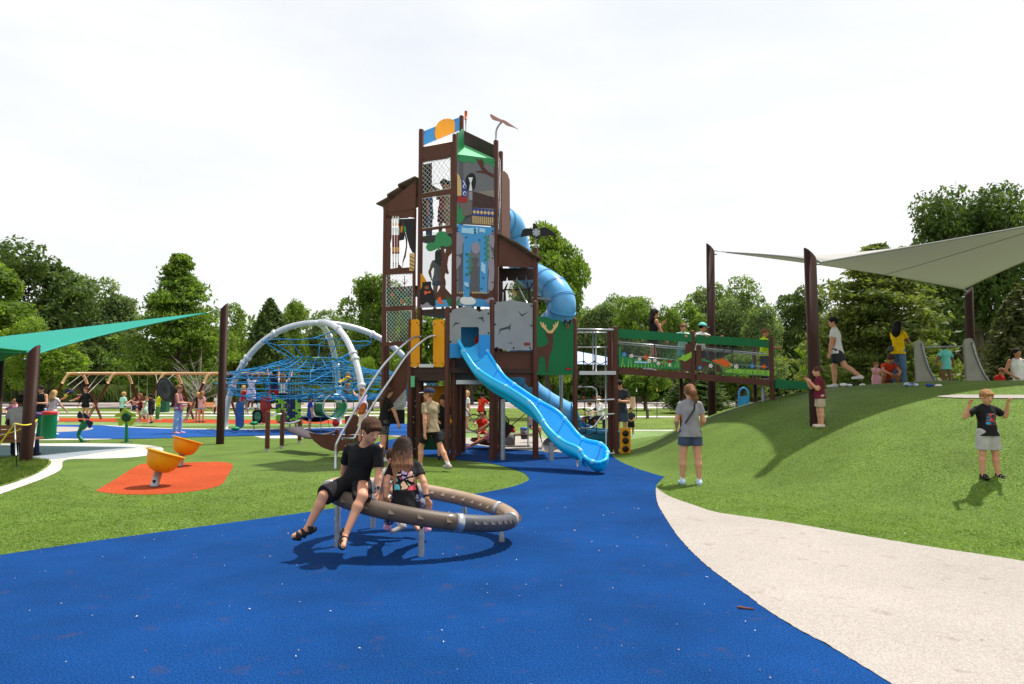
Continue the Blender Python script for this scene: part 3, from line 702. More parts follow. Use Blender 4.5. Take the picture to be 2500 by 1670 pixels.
motif('goat_motif', wb, p12, [(zt2([(960, 345), (972, 330), (985, 345), (975, 370), (985, 400), (978, 480), (950, 490), (955, 430), (962, 380)]), ORG, 2, 0)], -.72)
pan = panel('mountain_panel', p23, zt2([(1114, 440), (1114, 62), (1168, 58), (1215, 50), (1262, 42), (1290, 50), (1385, 66), (1430, 72), (1430, 452), (1400, 462), (1190, 460), (1165, 446)]), GY, .022, bolt=False)
motif('crack_inlay', pan, p23, [(zt2([(1148, 335), (1160, 282), (1235, 262), (1252, 236), (1243, 298), (1233, 280), (1165, 296)]), GD), (zt2([(1312, 132), (1343, 165), (1400, 138), (1342, 180)]), GD), (zt2([(1228, 408), (1250, 394), (1270, 404), (1250, 401)]), GD)], .022)
def plate(par, pl, cx, cy, w_, off):
    o = motif('maker_plate', par, pl, [(rr(cx - w_, cy - 3.4, cx + w_, cy + 3.4, 3), BLK, 0), (rr(cx - w_ + 1.2, cy - 2.3, cx + w_ - 1.2, cy + 2.3, 2), RED, 0, 1)], off)
plate(pan, p23, 1287, 840, 8, .022)
mb = MB()
for x, y in ((1122, 70), (1422, 90), (1120, 245), (1422, 255), (1135, 440), (1275, 442), (1412, 440)): bolts(mb, [(p23(*zt2([(x, y)])[0], .022), p23.n)], .02)
mb.build('bolts', pan)
mb = MB(); mb.prism(p23.poly(zt2([(1114, 470), (1465, 470), (1465, 770), (1400, 768), (1375, 740), (1370, 700), (1355, 685), (1240, 685), (1114, 640)]), -.12), p23.n * .02, BP); mb.build('underdeck_panel', play)
# deer panel
dp = panel('deer_panel', p34, zt2([(1462, 182), (1500, 178), (1545, 184), (1580, 200), (1600, 210), (1640, 205), (1670, 220), (1700, 246), (1735, 236), (1770, 240), (1768, 666), (1462, 666)]), GRN, .022, bolt=False, label='green panel with a brown stag and cream antlers')
motif('deer_motif', dp, p34, [
    (zt2([(1462, 434), (1520, 430), (1558, 410), (1566, 380), (1548, 350), (1538, 320), (1555, 318), (1580, 318), (1606, 310), (1616, 318), (1603, 340), (1604, 400), (1598, 440), (1590, 475), (1572, 510), (1564, 560), (1560, 645), (1545, 645), (1540, 560), (1530, 520), (1500, 512), (1485, 540), (1480, 640), (1466, 640), (1462, 600)]), BP, 0),
    (zt2([(1578, 320), (1560, 318), (1530, 285), (1505, 262), (1494, 225), (1502, 222), (1514, 250), (1518, 228), (1526, 230), (1530, 262), (1540, 245), (1546, 250), (1544, 275), (1560, 292), (1575, 302), (1590, 292), (1606, 275), (1602, 248), (1610, 246), (1616, 262), (1622, 230), (1630, 230), (1630, 250), (1642, 218), (1650, 220), (1640, 262), (1610, 300), (1596, 320)]), TAN, 0, 1)], .022)
plate(dp, p34, 1388, 901, 8, .022)
mb = MB(); c0 = p34(1386, 786, .1)
mb.tube([c0 + Vector((-.06, -.05, .02)), c0 + Vector((-.06, .09, .0))], .032, BLK, 10); mb.tube([c0 + Vector((.06, -.05, .02)), c0 + Vector((.06, .09, 0))], .032, BLK, 10); mb.box(c0, (.1, .05, .03), BLK); mb.tube([c0 - Vector((0, 0, .16)), c0], .016, RED, 8)
mb.build('spyglass', play)
# dark stair mass, tunnel and orange panels under the tower (left of post P1)
p01b = Pl((PT['P0'][0] - .05, 16.3), (PT['P1'][0] + .55, 16.2))
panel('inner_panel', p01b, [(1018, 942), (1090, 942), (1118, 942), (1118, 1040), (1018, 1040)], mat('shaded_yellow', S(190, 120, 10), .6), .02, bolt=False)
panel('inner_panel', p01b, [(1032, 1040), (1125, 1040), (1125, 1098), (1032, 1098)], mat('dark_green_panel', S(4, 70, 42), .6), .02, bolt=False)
st = Pl((PT['P0'][0] + .08, 15.35), (PT['P0'][0] + .2, 16.4))
mb = MB(); mb.box((PT['P0'][0] + .13, 15.55, .98), (.26, .12, 1.95), BD); mb.box((PT['P0'][0] + .3, 16.0, 1.85), (.5, .5, .3), BD); 
o = mb.build('climbing_wall', play)
mb = MB()
random.seed(3)
for i in range(14): mb.lathe([(.02, 0), (.014, .02), (.0004, .028)], (PT['P0'][0] + .05 + random.random() * .17, 15.49, .2 + i * .12), GLV, 8, Vector((0, -1, 0)).to_track_quat('Z', 'Y').to_matrix())
mb.build('hand_holds', o)
# stair ramp with balustrade, behind left
mb = MB()
sa = D(939, 1000, 17.6); sb = D(998, 902, 17.0)
q_ = [D(938, 1040, 17.6), D(939, 950, 17.6), D(995, 862, 17.2), D(1000, 905, 17.2), D(985, 985, 17.3)]
mb.prism(q_, (0, .03, 0), BP); mb.tube([q_[1] + Vector((0, -.02, .02)), q_[2] + Vector((0, -.02, .02))], .03, BR, 8); mb.build('stair_side', play)
mb = MB(); mb.prism([D(946, 1003, 17.3), D(990, 950, 17.0), D(992, 985, 17.0), D(975, 1024, 17.2)], (0, .02, 0), GLV); mb.build('stair_ramp', play)
mb = MB(); mb.box(D(955, 966, 18.2), (.14 * 1.2, .02, .42), YE); mb.box(D(984, 978, 17.9), (.1, .02, .3), YE); mb.build('stair_end_panel', play)
# ---- curved steel entry rails (left) ---------------------------
mb = MB()
r1 = spline([D(1027, 822, 15.05), D(1010, 824, 14.9), D(985, 842, 14.6), D(960, 866, 14.4), D(930, 900, 14.15), D(890, 962, 13.85), D(850, 1030, 13.6), D(825, 1076, 13.42), D(820, 1090, 13.4)], 5) + [G(819, 1144)]
mb.tube(r1, .024, STL, 12); mb.build('climbing_rail', play)
mb = MB()
r2 = spline([D(1063, 820, 14.9), D(1045, 823, 14.8), D(1020, 842, 14.55), D(990, 872, 14.4), D(955, 924, 14.2), D(920, 975, 14.0), D(890, 1023, 13.85), D(866, 1068, 13.7)], 5)
mb.tube(r2 + [D(862, 1071, 13.68), D(836, 1071, 13.5)], .024, STL, 12)
mb.tube([D(862, 1071, 13.68), G(872, 1136)], .024, STL, 12); mb.build('climbing_rail', play)
# ---- net bay between P4 and P5 ---------------------------------
pn = Pl(PT['P4'], PT['P5'], 0)
def bar(name, pl, pts, r=.02, m=STL, sm=0, off=0):
    mb = MB(); P = pl.poly(pts, off)
    if sm: P = spline(P, sm)
    mb.tube(P, r, m, 10); return mb.build(name, play)
bar('top_rail', pn, [(1410, 804), (1498, 805)], .022); bar('top_rail', pn, [(1410, 812), (1490, 812)], .018, off=-.25)
bar('upright', pn, [(1455, 804), (1455, 908)], .018); bar('upright', pn, [(1448, 810), (1448, 905)], .016, off=-.2)
bar('guard_rail', pn, [(1410, 848), (1492, 848)], .014, off=-.5); bar('upright', pn, [(1478.5, 846), (1479.5, 1090)], .018)
mb = MB(); mb.prism(pn.poly([(1411, 906), (1500, 906), (1500, 915), (1411, 915)]), pn.n * .06, STL); mb.build('step_edge', play)
bar('step_rail', pn, [(1412, 945), (1445, 945), (1455, 950), (1457, 958), (1457, 976)], .02, sm=0)
bar('step_rail', pn, [(1412, 979), (1503, 975)], .022); bar('step_rail', pn, [(1412, 1047), (1440, 1045), (1452, 1040), (1466, 1020), (1478, 1012), (1503, 1010)], .02)
bar('step_rail', pn, [(1468, 1109), (1503, 1106)], .02)
mb = MB(); ROP = mat('dark_rope', S(42, 36, 44), .8)
for x in (1424, 1451): mb.tube(pn.poly([(x, 850), (x + 2, 905), (x + 3, 975), (x + 6, 1060)], -.05), .011, ROP, 6)
for y in (886, 944, 974, 1002, 1031, 1060):
    mb.tube(spline(pn.poly([(1411, y - 1), (1424, y - 4), (1436, y + 3), (1451, y - 3), (1465, y + 3), (1479, y - 3)], -.05), 4), .010, ROP, 6)
rn = mb.build('rope_ladder', play)
for y in (886, 944, 974, 1002, 1031, 1060):
    for x in (1425, 1452, 1479): mb = MB(); mb.box(pn(x, y - 3, -.02), (.05, .05, .05), RED if (y in (974, 1031) and x < 1470) else BLK); mb.build('rope_clamp', rn)
dpn = panel('dial_panel', Pl(PT['P5'], (PT['P5'][0] + 1, PT['P5'][1] + .1), .05), rr(1513, 1045, 1539, 1107, 3), YE, .03, bolt=False)
mb = MB(); pq = Pl(PT['P5'], (PT['P5'][0] + 1, PT['P5'][1] + .1), .05)
for y in (1058, 1076, 1096): mb.lathe([(.075, 0), (.075, .03), (.06, .045), (.0005, .045)], pq(1527, y, .03), BLK, 16, pq.n.to_track_quat('Z', 'Y').to_matrix()); mb.tube([pq(1527, y, .07), pq(1535, y - 3, .07)], .006, BLK, 5)
mb.build('dials', dpn)
# ---- bridge -----------------------------------------------------
pb = Pl((PT['P5'][0], 16.35), (PT['Fe'][0], 16.35), .03); pbk = Pl((PT['P5'][0], 17.5), (PT['Fe'][0], 17.5), 0)
for seg in ([(58, 195), (1100, 270), (1100, 385), (58, 325)], [(1172, 275), (2215, 355), (2215, 462), (1172, 400)]):
    panel('green_rail_panel', pb, zb(seg), GRN, .03)
for seg in ([(58, 745), (1105, 825), (1105, 918), (58, 840)], [(1172, 830), (2225, 925), (2225, 1010), (1172, 925)]):
    o = panel('side_beam', pb, zb(seg), BP, .04)
g1 = panel('clear_panel', pb, zb([(60, 335), (1095, 405), (1095, 800), (60, 735)]), CLR, .008, bolt=False)
g2 = panel('clear_panel', pb, zb([(1172, 425), (2220, 500), (2220, 880), (1172, 820)]), CLR, .008, bolt=False)
def flower(cx, cy, r, m, n=5): return [(zb(ell(cx + r * .6 * cos(k * 2 * pi / n), cy + r * .6 * sin(k * 2 * pi / n), r * .45, r * .45, 8)), m, 0, 3 + .3 * (k % 2)) for k in range(n)] + [(zb(ell(cx, cy, r * .3, r * .3, 8)), YE, 0, 5)]
def blades(xs_, y0, h, m, seed=1):
    random.seed(seed); o = []
    for x in xs_:
        hh = h * (.6 + random.random() * .6); lean = random.uniform(-40, 40)
        o.append((zb([(x - 7, y0), (x + lean * .5 - 4, y0 - hh * .6), (x + lean, y0 - hh), (x + lean * .5 + 5, y0 - hh * .55), (x + 8, y0)]), m, 0, 1 + (x % 3) * .2))
    return o
motif('meadow_motif', g1, pb, [(zb([(62, 430), (90, 440), (92, 560), (200, 600), (420, 650), (700, 690), (940, 650), (960, 775), (62, 735)]), GRL if 0 else mat('meadow_green', S(30, 128, 78), .5), 0)] +
      blades(range(100, 950, 48), 745, 150, LIM, 2) + blades(range(690, 940, 40), 760, 260, GRL, 5) + flower(140, 560, 34, SKB) + flower(245, 580, 28, WHT) + flower(450, 600, 32, ORG) + flower(360, 628, 26, WHT) + flower(500, 650, 28, WHT) + flower(580, 645, 26, WHT) + flower(630, 690, 26, WHT)
      + [(zb([(760, 660), (775, 640), (800, 640), (820, 665), (805, 685), (770, 685)]), RED, 0, 4), (zb([(778, 685), (805, 685), (800, 735), (778, 735)]), WHT, 0, 4), (zb(ell(683, 712, 18, 14, 8)), RED, 0, 4),
         (zb([(295, 655), (440, 665), (520, 680), (440, 688), (400, 682), (290, 680)]), LBL, 0, 4)], .01)
motif('stump_motif', g2, pb, [(zb([(1172, 425), (1245, 430), (1245, 640), (1400, 680), (1500, 715), (1555, 812), (1172, 790)]), BP, 0), (zb([(1245, 625), (1300, 630), (1500, 700), (1580, 815), (1556, 812), (1498, 715), (1400, 682), (1245, 645)]), GRL, 0, 1),
      (zb([(1560, 815), (1640, 770), (1800, 765), (2220, 790), (2220, 870)]), LIM, 0, 1)] + blades(range(1570, 2210, 36), 862, 95, GRL, 4) + blades(range(1830, 1960, 60), 780, 190, GRL, 9) + blades(range(1270, 1480, 44), 800, 110, GRL, 8)
      + flower(1380, 722, 30, WHT) + flower(1225, 750, 30, SKB) + flower(1745, 735, 32, WHT) + flower(1975, 725, 34, SKB) + flower(2140, 735, 32, ORG), .01)
motif('fox_motif', g2, pb, [(zb([(1395, 645), (1440, 632), (1500, 640), (1530, 625), (1545, 600), (1560, 630), (1620, 650), (1660, 690), (1620, 735), (1560, 740), (1530, 700), (1450, 680)]), ORG, 0, 3), (zb([(1650, 680), (1690, 700), (1700, 730), (1665, 720)]), TAN, 0, 4)], .01)
mb = MB(); mb.prism(pb.poly(zb([(1020, 410), (1102, 420), (1102, 815), (1010, 780), (950, 760), (955, 640), (1010, 560)]), .02), pb.n * .02, BP); o = mb.build('stump_panel', play)
motif('leaf_motif', o, pb, [(zb([(905, 625), (950, 600), (975, 580), (960, 560), (1010, 570), (1105, 520), (1105, 600), (1050, 640), (1010, 660), (960, 640)]), LIM, 0)], .042)
for (a_, b_) in (((62, 385), (1020, 463)), ((62, 410), (950, 482)), ((1240, 470), (2180, 555)), ((1270, 497), (2060, 565)), ((200, 582), (930, 645)), ((1700, 700), (2190, 745))):
    mb = MB(); P = pb.poly(zb([a_, b_]), -.12); mb.tube(P, .017, STL, 8); mb.build('handrail', play)
mb = MB()
for x, y0, y1 in ((577, 320, 610), (1690, 395, 690), (1568, 400, 560)): mb.tube(pb.poly(zb([(x, y0), (x, y1)]), -.06), .012, BLK, 6)
mb.build('rail_uprights', play)
z0b = pb(*zb([(58, 800)])[0]).z; z1b = pb(*zb([(2225, 965)])[0]).z
xa, xb = PT['P5'][0], PT['Fe'][0]
mb = MB(); mb.prism([Vector((xa, 16.4, z0b)), Vector((xb, 16.4, z1b)), Vector((xb, 17.5, z1b)), Vector((xa, 17.5, z0b))], (0, 0, .06), BD); mb.build('bridge_deck', play)
mb = MB(); mb.prism(pbk.poly(zb([(70, 210), (2200, 370), (2200, 440), (70, 300)])), pbk.n * .03, GRN); mb.build('green_rail_panel', play)
for x, y in ((xa + .1, 17.5), (PT['E'][0], 17.5), (xb, 17.5)): mb = MB(); mb.lathe([(.05, 0), (.05, 2.75), (.0005, 2.76)], (x, y, 0), BR, 12); mb.build('post', play)
rampz = [pb(1893, 928).z, pb(1893, 948).z]
mb = MB(); mb.prism(pb.poly([(1892, 925), (1975, 934), (1975, 950), (1960, 950), (1892, 948)]), pb.n * .03, GRN); mb.build('ramp_side', play)
mb = MB(); mb.prism([Vector((xb, 16.4, z1b)), Vector((xb + 1.0, 16.4, z1b - .05)), Vector((xb + 1.0, 17.5, z1b - .05)), Vector((xb, 17.5, z1b))], (0, 0, .05), BD); mb.build('ramp_deck', play)
mb = MB(); mb.lathe([(.045, .3), (.045, 1.6)], (pp(1862, 16.6)[0], 16.6, 0), GLV, 10); mb.lathe([(.045, .3), (.045, 1.6)], (pp(1885, 16.35)[0], 16.36, -.25), GLV, 10); mb.build('support_leg', play)
mb = MB(); mb.lathe([(.05, 0), (.05, 1.7)], (pp(1680, 16.9)[0], 16.9, 0), BD, 10); mb.build('support_leg', play)
# ---- tube slide --------------------------------------------------
ctl = [D(1222, 540, 17.0), D(1248, 555, 17.3), D(1264, 620, 17.6), D(1288, 664, 17.45), D(1320, 684, 17.15), D(1352, 706, 16.8), D(1371, 741, 16.6), D(1362, 778, 16.75), D(1322, 815, 17.1), D(1272, 865, 17.5), D(1258, 925, 17.6), D(1290, 955, 17.8), D(1330, 985, 18.1), D(1380, 1012, 18.2), D(1400, 1022, 18.2)]
path = spline(ctl, 8); mb = MB()
mb.tube(path[:-4], .35, TUB, 28, cap=False); ts = mb.build('tube_slide', play); ts['label'] = 'blue closed spiral tube slide'
for i in range(4, len(path) - 6, 6):
    mb = MB(); d_ = (path[i + 1] - path[i - 1]).normalized(); M = d_.to_track_quat('Z', 'Y').to_matrix()
    mb.lathe([(.349, -.03), (.366, -.03), (.366, -.006), (.355, -.003), (.355, .003), (.366, .006), (.366, .03), (.349, .03)], path[i], TUB, 28, M, smooth=False); mb.lathe([(.352, -.007), (.368, -.007), (.368, .007), (.352, .007)], path[i], mat('seam_dark_blue', S(30, 70, 120), .6), 28, M, smooth=False); mb.build('tube_flange', ts)
# open exit chute
ex = spline([D(1392, 1018, 18.2), D(1420, 1040, 18.2), D(1450, 1052, 18.1), D(1500, 1056, 18.0)], 6); rows = []
for i, p in enumerate(ex):
    t = i / (len(ex) - 1); d_ = (ex[min(i + 1, len(ex) - 1)] - ex[max(i - 1, 0)]); d_.z = 0; d_.normalize(); s_ = Vector((-d_.y, d_.x, 0)); row = []
    op = min(1, .15 + t * 2.2)
    for k in range(21):
        a = -pi / 2 + (k / 20 - .5) * 2 * (pi * .97 - op * pi * .42); row.append(p + s_ * .40 * cos(a) + Vector((0, 0, .40 * sin(a) + .0)))
    rows.append(row)
mb = MB(); mb.grid(rows, mat('teal_blue_plastic', S(28, 110, 150), .3, coat=.3)); e = mb.build('exit_chute', play)
sm_ = e.modifiers.new('t', 'SOLIDIFY'); sm_.thickness = .03
mb = MB(); 
for (x, y, zt_) in ((D(1385, 1000, 18.2).x, 18.2, .5), (pp(1428, 18.1)[0], 18.1, .35), (pp(1370, 17.7)[0], 17.7, 3.1)): mb.lathe([(.045, 0), (.045, zt_)], (x, y, 0), GLV, 12)
mb.tube([D(1300, 728, 16.6), D(1345, 732, 16.3)], .03, GLV, 8); mb.box(D(1480, 1075, 18.0), (.9, .5, .5), mat('teal_blue_plastic', S(28, 110, 150)))
mb.build('slide_support', play)
# ---- wave slide --------------------------------------------------
Lr = [zt2([p])[0] for p in ((815, 375), (850, 440), (905, 530), (965, 610), (1080, 690), (1210, 762), (1335, 840), (1420, 905), (1490, 995), (1540, 1080), (1610, 1160), (1700, 1225), (1810, 1275), (1860, 1345), (1920, 1385), (1985, 1398))]
Rr = [zt2([p])[0] for p in ((1000, 375), (1040, 440), (1095, 530), (1140, 600), (1200, 680), (1280, 745), (1410, 835), (1510, 895), (1640, 970), (1730, 1065), (1815, 1165), (1885, 1210), (1980, 1232), (2035, 1265), (2058, 1310), (2050, 1345))]
YL = [14.75, 14.66, 14.5, 14.35, 14.15, 13.95, 13.75, 13.6, 13.42, 13.25, 13.05, 12.85, 12.65, 12.55, 12.45, 12.42]
YR = [y + .38 for y in YL]; YR[-1] = 12.62; YR[-2] = 12.72; YR[-3] = 12.88
LP = spline([D(x, y, Y) for (x, y), Y in zip(Lr, YL)], 6); RP = spline([D(x, y, Y) for (x, y), Y in zip(Rr, YR)], 6)
N = len(LP); rows = []; inner = []
for i in range(N):
    a, b_ = LP[i], RP[i]; t = i / (N - 1); dep = .30 * min(1, .55 + t * 3) * (1 if t < .9 else 1 - (t - .9) * 5)
    row = []
    ax = (b_ - a); lx = ax.length; un = ax.normalized(); f_ = (LP[min(i + 1, N - 1)] - LP[max(i - 1, 0)]).normalized(); nrm = Vector((0, 0, 1)); nrm = (nrm - un * un.z).normalized(); nrm = (nrm + Vector((.35, -.1, 0)) * (1 - t)).normalized()
    for k in range(17):
        u = k / 16; q_ = (abs(2 * u - 1)) ** 2.6; row.append(a + ax * u - nrm * dep * (1 - q_) * 1.0)
    # outer skin wraps below
    rows.append(row)
LPe, RPe = LP[-1], RP[-1]; ea = spline([LPe, LPe.lerp(RPe, .25) + Vector((.035, -.02, 0)), (LPe + RPe) / 2 + Vector((.05, -.03, 0)), LPe.lerp(RPe, .75) + Vector((.035, -.02, 0)), RPe], 4); last = rows[-1]; ea = ea[:17] if len(ea) >= 17 else ea
for t_e in (.33, .66, 1): rows.append([last[k].lerp(ea[min(k, len(ea) - 1)], t_e) for k in range(17)])
mb = MB(); mb.grid(rows, SLB); ws = mb.build('wave_slide', play); ws['label'] = 'bright blue open wave slide'
md = ws.modifiers.new('t', 'SOLIDIFY'); md.thickness = .02; md.offset = 1 if False else -1
mb = MB(); mb.tube(LP, .036, SLB, 12); mb.build('slide_rim', ws); mb = MB(); mb.tube(RP, .036, SLB, 12); mb.build('slide_rim', ws)
mb = MB(); mb.tube(ea, .036, SLB, 12); mb.build('slide_rim', ws)
mb = MB()
for i in range(8, N - 4, 11):
    for P in (LP, RP):
        d_ = (P[i + 1] - P[i - 1]).normalized(); M = d_.to_track_quat('Z', 'Y').to_matrix(); mb.lathe([(.036, -.035), (.043, -.03), (.043, .03), (.036, .035)], P[i], SLR, 12, M)
    mb.tube([p + Vector((0, 0, .006)) for p in rows[i]], .0045, mat('joint_shadow', S(8, 70, 120)), 5)
mb.build('slide_joints', ws)
# side lip below the near rim (stiffening fold)
rows = []
for i in range(6, N - 12):
    p = LP[i]; ax = (RP[i] - LP[i]).normalized(); rows.append([p + Vector((0, 0, -.0)) - ax * .03, p - ax * .055 + Vector((0, 0, -.08)), p - ax * .03 + Vector((0, 0, -.15)), p + ax * .02 + Vector((0, 0, -.2)), p + ax * .10 + Vector((0, 0, -.23))])
mb = MB(); mb.grid(rows, SLB); mb.build('slide_skirt', ws)
for (px_, yb, yt) in ((1227.5, 1124, 975), (1346, 1126, 1080)):
    g0 = G(px_, yb); mb = MB(); mb.lathe([(.052, 0), (.052, D(px_, yt, g0.y).z)], (g0.x, g0.y, 0), GLV, 14); mb.build('slide_support', ws)
mb = MB(); g0 = G(1409, 1140)
mb.tube([g0, D(1409, 1110, g0.y)], .022, GLV, 8); mb.tube([D(1409, 1126, g0.y), D(1440, 1121, g0.y + .2)], .018, GLV, 8); g1_ = G(1462, 1140); mb.tube([g1_, D(1462, 1128, g1_.y)], .018, GLV, 8)
mb.build('slide_foot', ws)
# ================================================================ trees
def leaf_mat(name, c1, c2, trans=.35, ns=1.1):
    m = bpy.data.materials.new(name); m.use_nodes = True; n = m.node_tree; n.nodes.clear()
    o = n.nodes.new('ShaderNodeOutputMaterial'); d = n.nodes.new('ShaderNodeBsdfPrincipled'); t = n.nodes.new('ShaderNodeBsdfTranslucent'); mx = n.nodes.new('ShaderNodeMixShader')
    d.inputs['Roughness'].default_value = .55; d.inputs['Specular IOR Level'].default_value = .12
    g = n.nodes.new('ShaderNodeNewGeometry'); z = n.nodes.new('ShaderNodeTexNoise'); z.inputs['Scale'].default_value = ns; z.inputs['Detail'].default_value = 5; z.inputs['Roughness'].default_value = .7
    r = n.nodes.new('ShaderNodeValToRGB'); e = r.color_ramp.elements; e[0].position = .35; e[1].position = .66; e[0].color = (*c1, 1); e[1].color = (*c2, 1)
    n.links.new(g.outputs['Position'], z.inputs[0]); n.links.new(z.outputs[0], r.inputs[0]); n.links.new(r.outputs[0], d.inputs['Base Color'])
    mm = n.nodes.new('ShaderNodeMix'); mm.data_type = 'RGBA'; mm.blend_type = 'MULTIPLY'; mm.inputs[0].default_value = 1; mm.inputs['B'].default_value = (1.5, 1.6, .6, 1)
    n.links.new(r.outputs[0], mm.inputs['A']); n.links.new(mm.outputs['Result'], t.inputs['Color'])
    mx.inputs[0].default_value = trans; n.links.new(d.outputs[0], mx.inputs[1]); n.links.new(t.outputs[0], mx.inputs[2]); n.links.new(mx.outputs[0], o.inputs[0])
    return m
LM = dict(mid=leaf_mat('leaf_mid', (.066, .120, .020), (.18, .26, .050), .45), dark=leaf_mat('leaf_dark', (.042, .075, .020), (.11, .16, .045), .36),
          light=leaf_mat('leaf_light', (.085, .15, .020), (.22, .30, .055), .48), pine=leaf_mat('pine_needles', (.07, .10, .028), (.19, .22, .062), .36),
          haze=leaf_mat('leaf_hazed', (.105, .155, .065), (.21, .28, .115), .45), lime=leaf_mat('leaf_lime', (.10, .17, .015), (.24, .33, .05), .45), olive=leaf_mat('leaf_olive', (.045, .055, .018), (.11, .12, .04), .25))  # 'haze': air haze over the far trees is mixed into their leaf colour
BARK = mat('bark', (.085, .065, .05), .9, var=.3, vs=6, bump=.02, bs=12, stretch=(1, 1, .3))
def quads(P, N, s, rng, asp=1.6):
    """leaf quads at P with normals N"""
    n = len(P); N = N / np.linalg.norm(N, axis=1, keepdims=True)
    r = rng.normal(size=(n, 3)); T = np.cross(N, r); T /= np.linalg.norm(T, axis=1, keepdims=True); B = np.cross(N, T)
    s = s[:, None]; a = T * s * .5 * asp; b = B * s * .5
    V = np.stack([P - a, P - b * .8 + a * .1, P + a, P + b * .8 + a * .1], 1).reshape(-1, 3)
    return V, np.arange(4 * n).reshape(-1, 4)
def crown_broad(seed, N=15000, nl=26, leaf=.21, low=.24, cone=.0, spread=1.0):
    rng = np.random.default_rng(seed); Cn = []; R = []
    k = 0
    while len(Cn) < nl:
        p = rng.uniform(-1, 1, 3)
        if np.linalg.norm(p) > 1 or np.linalg.norm(p) < .35: continue
        z = 10 * (low + (1 - low) * (p[2] * .5 + .5)); hfrac = (p[2] + 1) / 2
        wid = 3.6 * (1 - cone * hfrac) * spread
        Cn.append((p[0] * wid * .85, p[1] * wid * .85, min(z, 9.0))); R.append(rng.uniform(.9, 1.75) * (1 - cone * .4 * hfrac))
    Cn.append((0, 0, 5.5)); R.append(1.9)
    Cn = np.array(Cn); R = np.array(R); w_ = R ** 2 / np.sum(R ** 2)
    idx = rng.choice(len(R), N, p=w_); d = rng.normal(size=(N, 3)); d[:, 2] += .25; d /= np.linalg.norm(d, axis=1, keepdims=True)
    # knobbly sub-clumps on each lobe
    sub = rng.normal(size=(len(R), 11, 3)); sub /= np.linalg.norm(sub, axis=2, keepdims=True)
    dots = np.einsum('nk,nsk->ns', d, sub[idx]).max(1); rad = R[idx] * (.55 + .50 * np.clip((dots - .6) / .4, 0, 1)) * rng.uniform(.72, 1.12, N)
    P = Cn[idx] + d * rad[:, None] * np.array([1, 1, .82]); nrm = d * .8 + rng.normal(size=(N, 3)) * .75 + np.array([0, 0, .3])
    V, Q = quads(P, nrm, leaf * rng.uniform(.6, 1.35, N), rng); return V, Q, Cn
def crown_pine(seed, N=16000, leaf=.17, dens=1.0):
    rng = np.random.default_rng(seed); P = []; nr = []; tips = []
    for lv in range(34):
        z = 1.2 + 8.6 * (lv / 33) ** .95; Lb = (4.6 * (1 - (lv / 33) ** (.95 if seed == 5 else 1.35)) + .4) * rng.uniform(.72, 1.12)
        for b in range(rng.integers(4, 7)):
            a = rng.uniform(0, 2 * pi); L_ = Lb * rng.uniform(.6, 1.1); m = int(N / 34 / 5.5 * dens)
            t = rng.uniform(.28, 1, m) ** .8; up_ = rng.uniform(.02, .22)
            wdt = (.50 * (1.25 - t) + .18) * min(1, .25 + Lb / 3)
            p = np.stack([np.cos(a) * L_ * t, np.sin(a) * L_ * t, z + up_ * L_ * t * t + 0 * t], 1) + rng.normal(size=(m, 3)) * np.stack([wdt, wdt, wdt * .32], 1)
            P.append(p); nr.append(rng.normal(size=(m, 3)) * .8 + np.array([0, 0, .8])); tips.append((np.cos(a) * L_ * .8, np.sin(a) * L_ * .8, z + up_ * L_ * .6, z))
    P = np.concatenate(P); nr = np.concatenate(nr); V, Q = quads(P, nr, leaf * rng.uniform(.6, 1.4, len(P)), rng, 2.2); return V, Q, tips
def crown_cone(seed, N=13000, leaf=.18, fat=2.4):
    rng = np.random.default_rng(seed); z = rng.uniform(.02, 1, N) ** 1.15; a = rng.uniform(0, 2 * pi, N)
    bump = 1 + .22 * np.sin(a * 5 + z * 17 + seed) * np.sin(z * 31) + .12 * np.sin(a * 11 + z * 40)
    r = fat * (1 - z) ** .62 * np.minimum(1, (z + .10) * 5) * bump * rng.uniform(.55, 1.05, N)
    P = np.stack([r * np.cos(a), r * np.sin(a), .5 + 9.5 * z + rng.normal(size=N) * .1], 1); nr = np.stack([np.cos(a), np.sin(a), .5 + 0 * a], 1) + rng.normal(size=(N, 3)) * .8
    V, Q = quads(P, nr, leaf * rng.uniform(.6, 1.4, N), rng, 1.9); return V, Q, []
PROTO = {}
